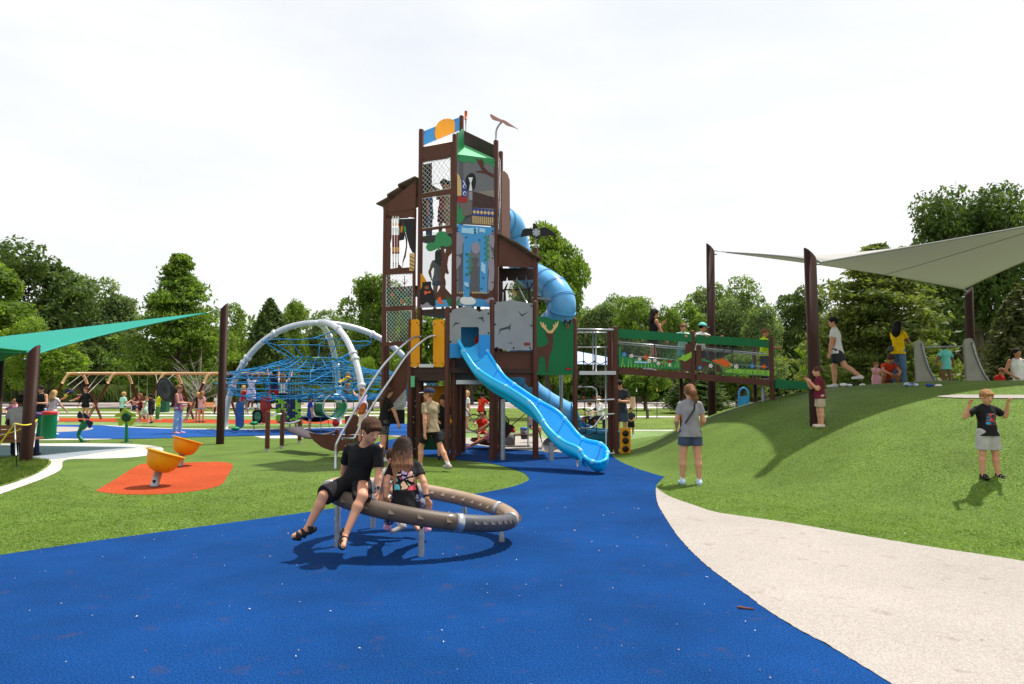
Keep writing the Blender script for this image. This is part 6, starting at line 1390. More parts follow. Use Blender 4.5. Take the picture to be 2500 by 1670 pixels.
# ================================================================ people (signed distance bodies, meshed by surface nets)
class SDF:
    def __init__(s, lo, hi, h):
        s.h = h; s.lo = np.array(lo, np.float32) - 3 * h; s.n = np.ceil((np.array(hi) + 3 * h - s.lo) / h).astype(int) + 1
        s.D = np.full(s.n, .25, np.float32)
    def _win(s, lo, hi, pad):
        a = np.clip(np.floor((np.array(lo) - pad - s.lo) / s.h).astype(int), 0, s.n - 1); b = np.clip(np.ceil((np.array(hi) + pad - s.lo) / s.h).astype(int) + 1, 1, s.n)
        b = np.maximum(b, a + 1)
        ax = [s.lo[i] + s.h * np.arange(a[i], b[i], dtype=np.float32) for i in range(3)]
        X = np.stack(np.meshgrid(*ax, indexing='ij'), -1); return (slice(a[0], b[0]), slice(a[1], b[1]), slice(a[2], b[2])), X
    def _un(s, w, d, k):
        D = s.D[w]
        if k <= 0: s.D[w] = np.minimum(D, d); return
        h = np.clip(.5 + .5 * (D - d) / k, 0, 1); s.D[w] = D * (1 - h) + d * h - k * h * (1 - h)
    def cone(s, a, b, r1, r2, k=.02, flat=None):
        a = np.array(a, np.float32); b = np.array(b, np.float32); R = max(r1, r2)
        if s.h > .012: r1 = max(r1, s.h * .62); r2 = max(r2, s.h * .62)
        w, X = s._win(np.minimum(a, b), np.maximum(a, b), R + k * 1.5 + .03)
        P = X - a; ba = b - a; t = np.clip((P @ ba) / max(1e-9, ba @ ba), 0, 1)[..., None]; q = P - t * ba
        if flat is not None:
            ax = np.array(flat[0], np.float32); ax /= np.linalg.norm(ax); c = (q @ ax)[..., None]; q = q + ax * c * (flat[1] - 1)
        d = np.linalg.norm(q, axis=-1) - (r1 + (r2 - r1) * t[..., 0])
        s._un(w, d, k)
    def ell(s, c, r, M=None, k=.015, sub=False):
        c = np.array(c, np.float32); r = np.array(r, np.float32); R = r.max(); w, X = s._win(c, c, R + k * 1.5 + .03); P = X - c
        if M is not None: P = P @ np.array(M, np.float32)
        q = P / r; L_ = np.linalg.norm(q, axis=-1); g = np.linalg.norm(q / r, axis=-1) + 1e-6; d = L_ * (L_ - 1) / g
        if sub: s.D[w] = np.maximum(s.D[w], -d)
        else: s._un(w, d, k)
    def cut(s, p, n):
        """remove the half space on the +n side of p"""
        ax = [s.lo[i] + s.h * np.arange(s.n[i], dtype=np.float32) for i in range(3)]
        d = ((ax[0] - p[0]) * n[0])[:, None, None] + ((ax[1] - p[1]) * n[1])[None, :, None] + ((ax[2] - p[2]) * n[2])[None, None, :]
        s.D = np.maximum(s.D, d.astype(np.float32))
    def wrinkle(s, amp, f, seed=0):
        ax = [s.lo[i] + s.h * np.arange(s.n[i], dtype=np.float32) for i in range(3)]
        X, Y, Z = np.meshgrid(*ax, indexing='ij')
        s.D += amp * (np.sin(f * (X * .9 + Z * .5 + .03 * np.sin(37 * Y + seed)) + seed) * np.sin(f * .6 * (Z - X * .7 + Y) + 1.3 * seed) + .5 * np.sin(f * 1.7 * (X + Y * .8) + seed * 2 + 3 * np.sin(Z * 9)))
    def mesh(s, name, mats):
        D = s.D; I = D < 0
        c = [I[dx:D.shape[0] - 1 + dx, dy:D.shape[1] - 1 + dy, dz:D.shape[2] - 1 + dz] for dx in (0, 1) for dy in (0, 1) for dz in (0, 1)]
        cnt = sum(a.astype(np.int8) for a in c); act = (cnt > 0) & (cnt < 8); ij = np.argwhere(act)
        if len(ij) == 0: return None
        offs = [(dx, dy, dz) for dx in (0, 1) for dy in (0, 1) for dz in (0, 1)]
        vals = np.stack([D[ij[:, 0] + o[0], ij[:, 1] + o[1], ij[:, 2] + o[2]] for o in offs], 1)
        acc = np.zeros((len(ij), 3), np.float32); n = np.zeros(len(ij), np.float32)
        for i in range(8):
            for j in range(i + 1, 8):
                a, b = offs[i], offs[j]
                if sum(abs(a[k] - b[k]) for k in range(3)) != 1: continue
                m = (vals[:, i] < 0) != (vals[:, j] < 0); t = vals[:, i] / (vals[:, i] - vals[:, j] + 1e-12); t = np.where(m, t, 0)[:, None]
                p = np.array(a, np.float32) + t * (np.array(b, np.float32) - np.array(a, np.float32)); acc += np.where(m[:, None], p, 0); n += m
        V = (ij + acc / n[:, None]) * s.h + s.lo
        idx = np.full(act.shape, -1, np.int32); idx[tuple(ij.T)] = np.arange(len(ij)); Q = []
        for ax in range(3):
            sl0 = [slice(1, -1)] * 3; sl1 = [slice(1, -1)] * 3; sl0[ax] = slice(0, -1); sl1[ax] = slice(1, None)
            A = I[tuple(sl0)]; B = I[tuple(sl1)]; e = np.argwhere(A != B)
            if len(e) == 0: continue
            sg = A[tuple(e.T)]; base = e.copy()
            for k in range(3):
                if k != ax: base[:, k] += 1
            u, v = [(1, 2), (2, 0), (0, 1)][ax]; q = []
            for du, dv in ((1, 1), (0, 1), (0, 0), (1, 0)):
                w = base.copy(); w[:, u] -= du; w[:, v] -= dv; q.append(idx[tuple(w.T)])
            q = np.stack(q, 1); q[~sg] = q[~sg][:, ::-1]; Q.append(q)
        Q = np.concatenate(Q); Q = Q[(Q >= 0).all(1)]
        return npmesh(name, V, Q, mats)
nrm = lambda v: np.array(v, float) / max(1e-9, np.linalg.norm(v))
def dirv(p, ab, sd): p, ab = radians(p), radians(ab); return np.array([sd * sin(ab), sin(p) * cos(ab), -cos(p) * cos(ab)])
def SK(tone): return mat('skin_' + tone, dict(fair=S(204, 146, 116), tan=S(186, 128, 96), warm=S(200, 142, 112), brown=S(128, 82, 60), dark=S(76, 48, 36))[tone], .5, spec=.35)
def CL(name, c, rough=.85): return mat('cloth_' + name, c, rough, var=.10, vs=9, bump=.0015, bs=260, spec=.2)
CLOTH = dict(black=S(28, 27, 30), charcoal=S(54, 55, 60), grey=S(140, 138, 142), lightgrey=S(172, 170, 168), white=S(222, 220, 222), navy=S(30, 38, 70), blue=S(32, 66, 150), denim=S(92, 122, 158), paledenim=S(150, 176, 208), slate=S(66, 76, 100),
             khaki=S(150, 134, 106), sand=S(176, 158, 134), maroon=S(104, 28, 46), red=S(196, 40, 30), orangered=S(190, 62, 34), yellow=S(232, 186, 18), teal=S(112, 205, 196), mint=S(172, 220, 202), pink=S(226, 164, 176), hotpink=S(214, 90, 130), neon=S(196, 232, 30), mauve=S(146, 84, 100), purple=S(140, 50, 120), lavender=S(196, 180, 214), camo=S(62, 62, 54), blueteal=S(70, 120, 170), cream=S(214, 196, 176), green=S(80, 160, 90))
HAIR = dict(dark=S(34, 24, 20), brown=S(76, 50, 36), light=S(140, 100, 66), blond=S(186, 148, 98), sandy=S(160, 118, 76), red=S(170, 92, 48), black=S(20, 17, 17), auburn=S(124, 84, 58))
def HM(c): return mat('hair_' + c, HAIR[c], .65, var=.4, vs=14, stretch=(7, 7, .8), bump=.008, bs=30, spec=.15)
def joints(Ht, hs=1.0, lean=0, head=(0, 0), legs=((0, 3, 0), (0, 3, 0)), arms=((0, 10, 8, 5), (0, 10, 8, 5)), fem=0, wide=1.0, foot=(0, 0), tilt=0):
    """legs/arms: (left, right). Frame: x right, y forward, z up; hips at origin"""
    J = {}; J['Ht'] = Ht; J['hs'] = hs; L_ = Ht; tl = .30 * L_ * (1 - .16 * (hs - 1)); up = nrm([sin(radians(tilt)), sin(radians(lean)), cos(radians(lean))])
    J['pel'] = np.zeros(3); J['ches'] = up * tl * .68; J['neck'] = up * tl; J['up'] = up; fw = nrm([0, cos(radians(lean)), -sin(radians(lean))]); J['fw'] = fw
    sw = .098 * L_ * wide * (1.0 if not fem else .92) * (1 + .08 * (hs > 1.1)); hw = .050 * L_ * wide
    hd = .135 * L_ * hs; J['hr'] = hd / 2
    yaw, pit = radians(head[0]), radians(head[1])
    # head frame
    hf = np.array([sin(yaw) * cos(pit), cos(yaw) * cos(pit), sin(pit)]); hu = nrm(np.array([0, 0, 1.0]) - hf * hf[2]); hr_ = np.cross(hf, hu)
    if lean > 50: hu = nrm(up * .5 + np.array([0, 0, .5])); hf = nrm(hf - hu * (hf @ hu)); hr_ = np.cross(hf, hu)
    J['hM'] = np.stack([hr_, hf, hu], 1); J['head'] = J['neck'] + up * (.030 * L_) + hu * hd * .50 + fw * .010 * L_ + hf * .008
    for i, sd in ((0, -1), (1, 1)):
        sh = J['neck'] - up * .030 * L_ + np.array([sd * sw, 0, 0]); J['sh', i] = sh
        a = arms[i]
        if isinstance(a, dict): el, wr = np.array(a['el'], float), np.array(a['wr'], float)
        else:
            el = sh + dirv(a[0], a[1], sd) * .168 * L_; wr = el + dirv(a[2], a[3], sd) * .148 * L_
        J['el', i], J['wr', i] = el, wr
        hp = np.array([sd * hw, 0, -.01 * L_]); J['hip', i] = hp; g = legs[i]
        if isinstance(g, dict): kn, an = np.array(g['kn'], float), np.array(g['an'], float)
        else: kn = hp + dirv(g[0], g[1], sd) * .240 * L_; an = kn + dirv(g[2], g[1] * .3, sd) * .232 * L_
        J['kn', i], J['an', i] = kn, an; fp = foot[i]; J['ft', i] = nrm([0.12 * sd, cos(radians(fp)), sin(radians(fp))])
    return J
def hand(s, wr, fdir, n, Ht, sd, curl=.5, k=.005):
    f = nrm(fdir); n = nrm(np.array(n) - f * (np.array(n) @ f)); sidev = np.cross(f, n); u = Ht / 1.7
    # palm: broad in side direction, thin along n
    pc = wr + f * .045 * u; s.cone(wr + f * .01 * u, wr + f * .075 * u, .026 * u, .034 * u, .012, flat=(n, 1.9))
    for j, (off, L_) in enumerate(((-.030, .066), (-.010, .076), (.010, .072), (.028, .056))):
        b = wr + f * .082 * u + sidev * off * u; c1 = nrm(f + n * curl * .5 + sidev * off * 2); c2 = nrm(f * (1 - curl * .5) + n * curl * 1.3)
        m = b + c1 * L_ * .5 * u; e = m + c2 * L_ * .55 * u; s.cone(b, m, .0095 * u, .0088 * u, k); s.cone(m, e, .0088 * u, .0072 * u, .003)
    t0 = wr + f * .03 * u - sidev * .026 * u * 1.0; t1 = t0 + nrm(f * .7 - sidev * .75 + n * .35) * .034 * u; t2 = t1 + nrm(f * .9 - sidev * .2 + n * .4) * .030 * u
    s.cone(t0, t1, .012 * u, .010 * u, .008); s.cone(t1, t2, .010 * u, .008 * u, .003)
def person(label, pos, face, J, skin='fair', top=('tee', 'black', .55), bot=('shorts', 'black', .55), shoes=('white', 'shoe'), hair=('short', 'brown'), h=.011, anchor='feet', group='people in the playground', cap=None, socks=None, extra=None, barefeet=False, topmat=None, botmat=None, face_parts=False, curl=(.5, .5), palm=None, hem=None, girth=1.0, name='person', seated=False):
    Ht = J['Ht']; u = Ht / 1.7; g = girth * (1.0 + .10 * (J['hs'] > 1.1))
    lowz = min(J['an', 0][2], J['an', 1][2]) - .045 * Ht * .95
    root = bpy.data.objects.new(name, None); C.objects.link(root); root.empty_display_size = .2
    z0 = pos[2] - lowz if anchor == 'feet' else pos[2]
    root.location = (pos[0], pos[1], z0); root.rotation_euler.z = -radians(face); tag(root, label, 'person', group)
    keys = [J['head'], J['pel'], J['neck']] + [J[a, i] for a in ('sh', 'el', 'wr', 'hip', 'kn', 'an') for i in (0, 1)]
    K = np.array(keys); lo = K.min(0) - .17 * u - .05; hi = K.max(0) + .17 * u + .06
    up, fw = J['up'], J['fw']; R = J['hr']; hM = J['hM']; hc = J['head']; hr_, hf, hu = hM[:, 0], hM[:, 1], hM[:, 2]
    s = SDF(lo, hi, h)
    # torso
    lat = np.array([1.0, 0, 0])
    def torso(s, ex, k=.03):
        s.cone(J['pel'] - up * .015 * u, J['pel'] + up * .05 * u, (.118 * g) * u + ex, (.112 * g) * u + ex, k, flat=(fw, 1.25))
        for ox in (-1, 1):
            o_ = lat * ox * .030 * u; s.cone(J['pel'] + up * .06 * u + o_, J['ches'] + o_, .096 * g * u + ex, .112 * g * u + ex, k, flat=(fw, 1.22)); s.cone(J['ches'] + o_, J['neck'] - up * .06 * u + o_, .112 * g * u + ex, .085 * u + ex, k, flat=(fw, 1.3))
            s.cone(J['neck'] - up * .020 * u, J['sh', (ox + 1) // 2] + up * .004 * u, .046 * u + ex * .7, .036 * u + ex * .7, k)
        for i in (0, 1): s.cone(J['ches'] + up * .02 * u, J['sh', i] - up * .012 * u, .088 * u + ex * .8, .040 * g * u + ex * .8, k * .7)
        s.cone(J['neck'] - up * .055 * u, J['neck'] - up * .03 * u, .07 * u + ex, .05 * u + ex, k)
    torso(s, 0); s.cone(J['neck'] - up * .03 * u, hc - hu * R * .5, .055 * u * (.9 if J['hs'] > 1.1 else 1), .050 * u * (.92 if J['hs'] > 1.1 else 1), .02)
    # head
    s.ell(hc + hu * R * .16 - hf * R * .05, (R * .74, R * .90, R * .86), hM, .015); s.ell(hc - hu * R * .42 + hf * R * .18, (R * .54, R * .62, R * .56), hM, .03)
    s.cone(hc - hu * R * .02 + hf * R * .82, hc - hu * R * .26 + hf * R * .96, R * .09, R * .13, .012)
    s.ell(hc - hu * R * .50 + hf * R * .72, (R * .26, R * .12, R * .11), hM, .01); s.ell(hc - hu * R * .80 + hf * R * .56, (R * .22, R * .2, R * .16), hM, .02)
    for sd in (-1, 1):
        s.ell(hc + hr_ * sd * R * .72 - hu * R * .10 - hf * R * .02, (R * .10, R * .17, R * .24), hM, .008)
        s.ell(hc + hr_ * sd * R * .32 + hf * R * .86 + hu * R * .05, (R * .13, R * .06, R * .08), hM, .0, sub=True) if h < .009 else None
        s.ell(hc + hr_ * sd * R * .32 + hf * R * .74 + hu * R * .04, (R * .14, R * .12, R * .11), hM, .006)
    for i, sd in ((0, -1), (1, 1)):
        sh, el, wr = J['sh', i], J['el', i], J['wr', i]
        s.cone(sh, el, .045 * u * g, .037 * u * g, .022); s.cone(el, el + (wr - el) * .3, .037 * u * g, .038 * u * g, .012); s.cone(el + (wr - el) * .3, wr, .038 * u * g, .026 * u * g, .012)
        n = palm[i] if palm else [-sd, 0, 0]; fd = nrm(wr - el); hand(s, wr, fd if not (palm and len(palm) > 2 and palm[2][i] is not None) else palm[2][i], n, Ht * (1.06 if J['hs'] > 1.1 else 1), sd, curl[i])
        hp, kn, an = J['hip', i], J['kn', i], J['an', i]
        s.cone(hp, kn, .078 * u * g, .054 * u * g, .03); m = kn + (an - kn) * .32; bk = nrm(np.cross(np.cross(an - kn, J['ft', i]), an - kn)) if np.linalg.norm(np.cross(an - kn, J['ft', i])) > 1e-3 else np.array([0, -1, 0])
        s.cone(kn, m - J['ft', i] * .010 * u, .052 * u * g, .054 * u * g, .02); s.cone(m - J['ft', i] * .010 * u, an, .053 * u * g, .034 * u * g, .02)
        ft = J['ft', i]; sole = an - np.array([0, 0, .045 * Ht * .5]); 
        s.cone(an - ft * .03 * u + nrm(an - kn) * .03 * u, an + ft * .13 * u + nrm(an - kn) * .045 * u, .034 * u, .026 * u, .02)
    body = link('body', s.mesh('body', [SK(skin)]), root)
    # eyes
    if h < .016:
        for sd in (-1, 1):
            mb = MB(); c = hc + hr_ * sd * R * .32 + hf * R * .845 + hu * R * .05
            def blob(c, r, m):
                mb = MB(); vs = []; 
                prof = [(.01, -1), (.7, -.7), (1, 0), (.7, .7), (.01, 1)]
                for (rr_, z_) in prof:
                    for k in range(8):
                        a = 2 * pi * k / 8; p = c + hr_ * rr_ * cos(a) * r[0] + hu * rr_ * sin(a) * r[2] + hf * z_ * r[1]; vs.append(p)
                mb.add(vs, [[i * 8 + k, i * 8 + (k + 1) % 8, (i + 1) * 8 + (k + 1) % 8, (i + 1) * 8 + k] for i in range(4) for k in range(8)], m, True); return mb
            def attach(mb, nm):
                me = bpy.data.meshes.new(nm); me.from_pydata([tuple(map(float, v)) for v in mb.v], [], mb.f)
                for m_ in mb.mats: me.materials.append(m_)
                me.polygons.foreach_set('use_smooth', mb.sm); me.update(); return link(nm, me, root)
            attach(blob(c, (R * .09, R * .04, R * .038), mat('eye_dark', S(38, 28, 26), .3)), 'eye')
            attach(blob(c + hu * R * .19 + hf * R * .03, (R * .13, R * .02, R * .018), HM(hair[1] if hair else 'brown')), 'eyebrow')
        attach(blob(hc - hu * R * .50 + hf * R * .845, (R * .19, R * .04, R * .03), mat('lips', S(150, 76, 70), .5)), 'mouth')
    # top
    if top:
        kind, col, slv = top; s = SDF(lo, hi, h); ex = .013 * max(u, .8)
        m_ = topmat or CL(col, CLOTH[col]); torso(s, ex, .035)
        hm = (hem if hem is not None else -.085) * u
        if kind in ('tee', 'long', 'dress', 'tank'):
            for ox in (-1, 1): s.cone(J['pel'] + up * .10 * u + lat * ox * .032 * u, J['pel'] + up * (hm - .01) + lat * ox * .052 * u, .096 * g * u + ex, .122 * g * u + ex * 1.3, .03, flat=(fw, 1.05))
        if kind == 'dress':
            for i in (0, 1): s.cone(J['hip', i], J['hip', i] + (J['kn', i] - J['hip', i]) * .8, .115 * u, .135 * u, .06)
        if kind != 'tank':
            for i in (0, 1):
                sh, el, wr = J['sh', i], J['el', i], J['wr', i]
                e = sh + (el - sh) * min(1, slv); s.cone(sh - up * .006, e, .040 * u * g + ex, (.046 if slv < 1 else .038) * u * g + ex, .012)
                if slv > 1: s.cone(el, el + (wr - el) * (slv - 1), .040 * u * g + ex, .030 * u * g + ex * .9, .015)
        s.wrinkle(.0036 * max(u, .7), 36, sum(map(ord, label)) % 7)
        if kind == 'tank':
            for i, sd in ((0, -1), (1, 1)): s.cut(J['sh', i] + np.array([sd * -.028 * u, 0, 0]), (sd * .9, 0, .35))
        if slv < 1 and kind != 'tank':
            for i in (0, 1):
                sh, el = J['sh', i], J['el', i]; d_ = nrm(el - sh)
                # flat sleeve end: remove a slab past the cuff near the arm only
                w, X = s._win(np.minimum(sh, el) - .05, np.maximum(sh, el) + .05, .04 * u); t = (X - (sh + (el - sh) * slv)) @ d_; rad = np.linalg.norm((X - sh) - ((X - sh) @ d_)[..., None] * d_, axis=-1)
                s.D[w] = np.where((rad < .10 * u) & (t > 0), np.maximum(s.D[w], t.astype(np.float32)), s.D[w])
        if kind != 'dress': s.cut(J['pel'] + up * hm, -up)
        # collar hole
        s.ell(J['neck'] + up * .012 * u + fw * .012, (.062 * u, .062 * u, .045 * u), None, 0, sub=True)
        me = s.mesh('shirt', [m_]); 
        if me: link({'tee': 'tee_shirt', 'long': 'shirt', 'dress': 'dress', 'tank': 'tank_top'}[kind], me, root)
    if bot:
        kind, col, ln = bot; s = SDF(lo, hi, h); ex = .013 * max(u, .8); m_ = botmat or CL(col, CLOTH[col])
        s.cone(J['pel'] - up * .02 * u, J['pel'] + up * .04 * u, .115 * g * u + ex * .6, .104 * g * u + ex * .4, .03, flat=(fw, 1.28))
        for i in (0, 1):
            hp, kn, an = J['hip', i], J['kn', i], J['an', i]
            if kind == 'shorts': e = hp + (kn - hp) * ln; s.cone(hp, e, .086 * u * g + ex * (1.5 if h < .007 else .6), .080 * u * g + ex * (2 if h < .007 else 1.4), .03)
            else:
                s.cone(hp, kn, .082 * u * g + ex, .062 * u * g + ex, .03); s.cone(kn, kn + (an - kn) * ln, .062 * u * g + ex, (.048 if kind != 'tight' else .036) * u * g + ex, .02)
        s.wrinkle(.0036 * max(u, .7), 33, 3 + sum(map(ord, label)) % 5)
        if kind == 'shorts':
            for i in (0, 1):
                hp, kn = J['hip', i], J['kn', i]; d_ = nrm(kn - hp); w, X = s._win(np.minimum(hp, kn), np.maximum(hp, kn), .12 * u); t = (X - (hp + (kn - hp) * ln)) @ d_; rad = np.linalg.norm((X - hp) - ((X - hp) @ d_)[..., None] * d_, axis=-1); ho = J['hip', 1 - i]; do = J['kn', 1 - i] - ho; to = np.clip(((X - ho) @ do) / (do @ do), 0, 1)[..., None]; ti = np.clip(((X - hp) @ (kn - hp)) / ((kn - hp) @ (kn - hp)), 0, 1)[..., None]; near = np.linalg.norm(X - hp - ti * (kn - hp), axis=-1) < np.linalg.norm(X - ho - to * do, axis=-1); rad = np.where(near, rad, 9)
                s.D[w] = np.where((rad < .15 * u) & (t > 0), np.maximum(s.D[w], t.astype(np.float32)), s.D[w])
        s.cut(J['pel'] + up * .09 * u, up)
        me = s.mesh('shorts', [m_])
        if me: link('shorts' if kind == 'shorts' else 'trousers', me, root)
    # hair
    if hair:
        st, hc_ = hair; s = SDF(hc - R * 3.2 - (.55 * u if 'long' in st else 0) * 1.0, hc + R * 2.6, h if h > .008 else .006); m_ = HM(hc_)
        s.ell(hc + hu * R * .26 - hf * R * .10, (R * .86, R * .98, R * .90), hM, .01)
        if 'curly' in st:
            rs = np.random.default_rng(5)
            for _ in range(46):
                d_ = rs.normal(size=3); d_ /= np.linalg.norm(d_)
                if d_ @ hf > .75 and d_ @ hu < .45: continue
                if d_ @ hu < -.35: continue
                s.ell(hc + hu * R * .28 - hf * R * .08 + d_ * R * .88, (R * .24,) * 3, None, .01)
        # face opening
        s.ell(hc - hu * R * .52 + hf * R * .95, (R * .74, R * .78, R * .86), hM, 0, sub=True)
        if st.startswith('short') or 'curly' in st or st == 'bun' or st == 'pony': 
            s.cut(hc - hu * R * .55, -hu) if not (st in ('bun', 'pony')) else s.cut(hc - hu * R * .75, -hu)
            for sd in (-1, 1): s.ell(hc + hr_ * sd * R * .85 - hu * R * .30 + hf * R * .15, (R * .28, R * .40, R * .42), hM, 0, sub=True)
        if 'fringe' in st: s.ell(hc + hu * R * .55 + hf * R * .62, (R * .62, R * .36, R * .26), hM, .012)
        s.D += .0025 * np.sin(np.arange(s.n[0]) * s.h * 330)[:, None, None] * np.ones((1, s.n[1], s.n[2]), np.float32)
        if 'long' in st:
            bd = -fw; base = hc - hf * R * .45; end = J['neck'] - up * (.26 if 'xlong' in st else .17) * u + bd * .105 * u
            mid = J['neck'] + bd * .10 * u - up * .02 * u
            for ox in np.linspace(-1, 1, 7):
                w_ = R * (.62 - .05 * abs(ox)); a = base + hr_ * ox * R * .58; b = mid + hr_ * ox * R * .80 * 1.0; c_ = end + hr_ * ox * R * (.62) + up * abs(ox) * .05 * u + hr_ * .01 * sin(ox * 9)
                s.cone(a, b, R * .42, R * .34, .02); s.cone(b, c_, R * .34, R * .10, .012)
        if st == 'bun': s.ell(hc - hf * R * 1.0 + hu * R * .45, (R * .45,) * 3, None, .02)
        if st == 'pony':
            p0 = hc - hf * R * .95 + hu * R * .35; p1 = p0 - hf * R * .55 - hu * R * .45; p2 = p1 - hu * R * .9 + hr_ * R * .25; p3 = p2 - hu * R * .6 + hr_ * .03
            s.cone(p0, p1, R * .36, R * .52, .02); s.cone(p1, p2, R * .52, R * .40, .02); s.cone(p2, p3, R * .40, R * .14, .02); s.cone(p0, p2 + hr_ * R * .5, R * .2, R * .12, .01); s.cone(p0, p2 - hr_ * R * .45, R * .2, R * .10, .01)
        me = s.mesh('hair', [m_])
        if me: link('hair', me, root)
    if cap:
        cc, brim = cap; s = SDF(hc - R * 2.6, hc + R * 2.6, min(h, .010)); m_ = mat('cap_' + cc, CLOTH[cc], .8)
        s.ell(hc + hu * R * .36 - hf * R * .08, (R * .93, R * 1.05, R * .86), hM, .01); s.cut(hc + hu * R * .28, -hu - (0 if brim != 'back' else 0) * hf)
        link('cap', s.mesh('cap', [m_]), root)
        s = SDF(hc - R * 2.8, hc + R * 2.8, min(h, .010)); bdir = hf if brim != 'back' else -hf
        s.cone(hc + hu * R * .36 + bdir * R * .75, hc + hu * R * .28 + bdir * R * 1.45, R * .62, R * .50, .0, flat=(hu, 7.5)); me = s.mesh('brim', [mat('brim_' + cc, CLOTH['white'] if cc == 'navy' else CLOTH[cc], .8)])
        if me: link('brim', me, root)
    # shoes
    for i, sd in ((0, -1), (1, 1)):
        an, ft, kn = J['an', i], J['ft', i], J['kn', i]; dn = nrm(np.cross(np.cross(ft, an - kn), ft)) if True else None
        dn = nrm((an - kn) - ft * ((an - kn) @ ft)); s = SDF(an - .30 * u, an + .30 * u, h)
        if shoes:
            col, kind = shoes
            cg = 1.22 if kind == 'clog' else 1.16 if kind == 'sandal' else 1.06; s.cone(an - ft * .035 * u + dn * .035 * u, an + ft * .145 * u + dn * (.050 - .01 * (kind == 'clog')) * u, .043 * u * cg, .038 * u * cg, .01, flat=None); s.cone(an, an - ft * .02 * u + dn * .03 * u, .044 * u * cg, .043 * u * cg, .02)
            s.cut(an + dn * .075 * u, dn)
            if kind in ('shoe', 'clog'): s.cut(an - dn * (.012 if kind == 'clog' else .022) * u, -dn)
            if kind == 'sandal': s.cut(an + dn * .040 * u, -dn)
            me = s.mesh('shoe', [mat('shoe_' + col, {'white': S(206, 204, 202), 'black': S(30, 30, 32), 'pinkshoe': S(222, 160, 186), 'grey': S(150, 146, 140), 'cream': S(206, 190, 172), 'brown': S(90, 66, 52), 'paleblue': S(176, 200, 224)}[col], .6)]); 
            if me: link('shoe' if kind != 'sandal' else 'sandal', me, root)
            if kind == 'sandal':
                s = SDF(an - .30 * u, an + .30 * u, h)
                for t_ in (.0, .075, .115):
                    c = an + ft * t_ * u + dn * (.03 + t_ * .2) * u; s.cone(c - dn * .01, c + dn * .01, .049 * u - t_ * .06 * u, .049 * u - t_ * .06 * u, 0); 
                for t_ in (.022, .09):
                    c = an + ft * t_ * u
                    w, X = s._win(an - .2, an + .2, .02); d_ = np.abs((X - c) @ ft) - (.012 if t_ < .05 else .010) * u; s.D[w] = np.maximum(s.D[w], -d_)
                me = s.mesh('strap', [MATS.get('shoe_' + col)]);
                if me: link('strap', me, root)
        if socks:
            s = SDF(an - .25 * u, an + .25 * u, h); d_ = nrm(kn - an); s.cone(an + dn * .01, an + d_ * (socks[1]) * u, .040 * u, .043 * u, .01); me = s.mesh('sock', [CL(socks[0], CLOTH[socks[0]])])
            if me: link('sock', me, root)
    if extra: extra(root, J, u)
    return root
def attach(root, mb, nm, par=None):
    me = bpy.data.meshes.new(nm); me.from_pydata([tuple(map(float, v)) for v in mb.v], [], mb.f)
    for m_ in mb.mats: me.materials.append(m_)
    me.polygons.foreach_set('material_index', mb.m); me.polygons.foreach_set('use_smooth', mb.sm); me.update(); return link(nm, me, par or root)
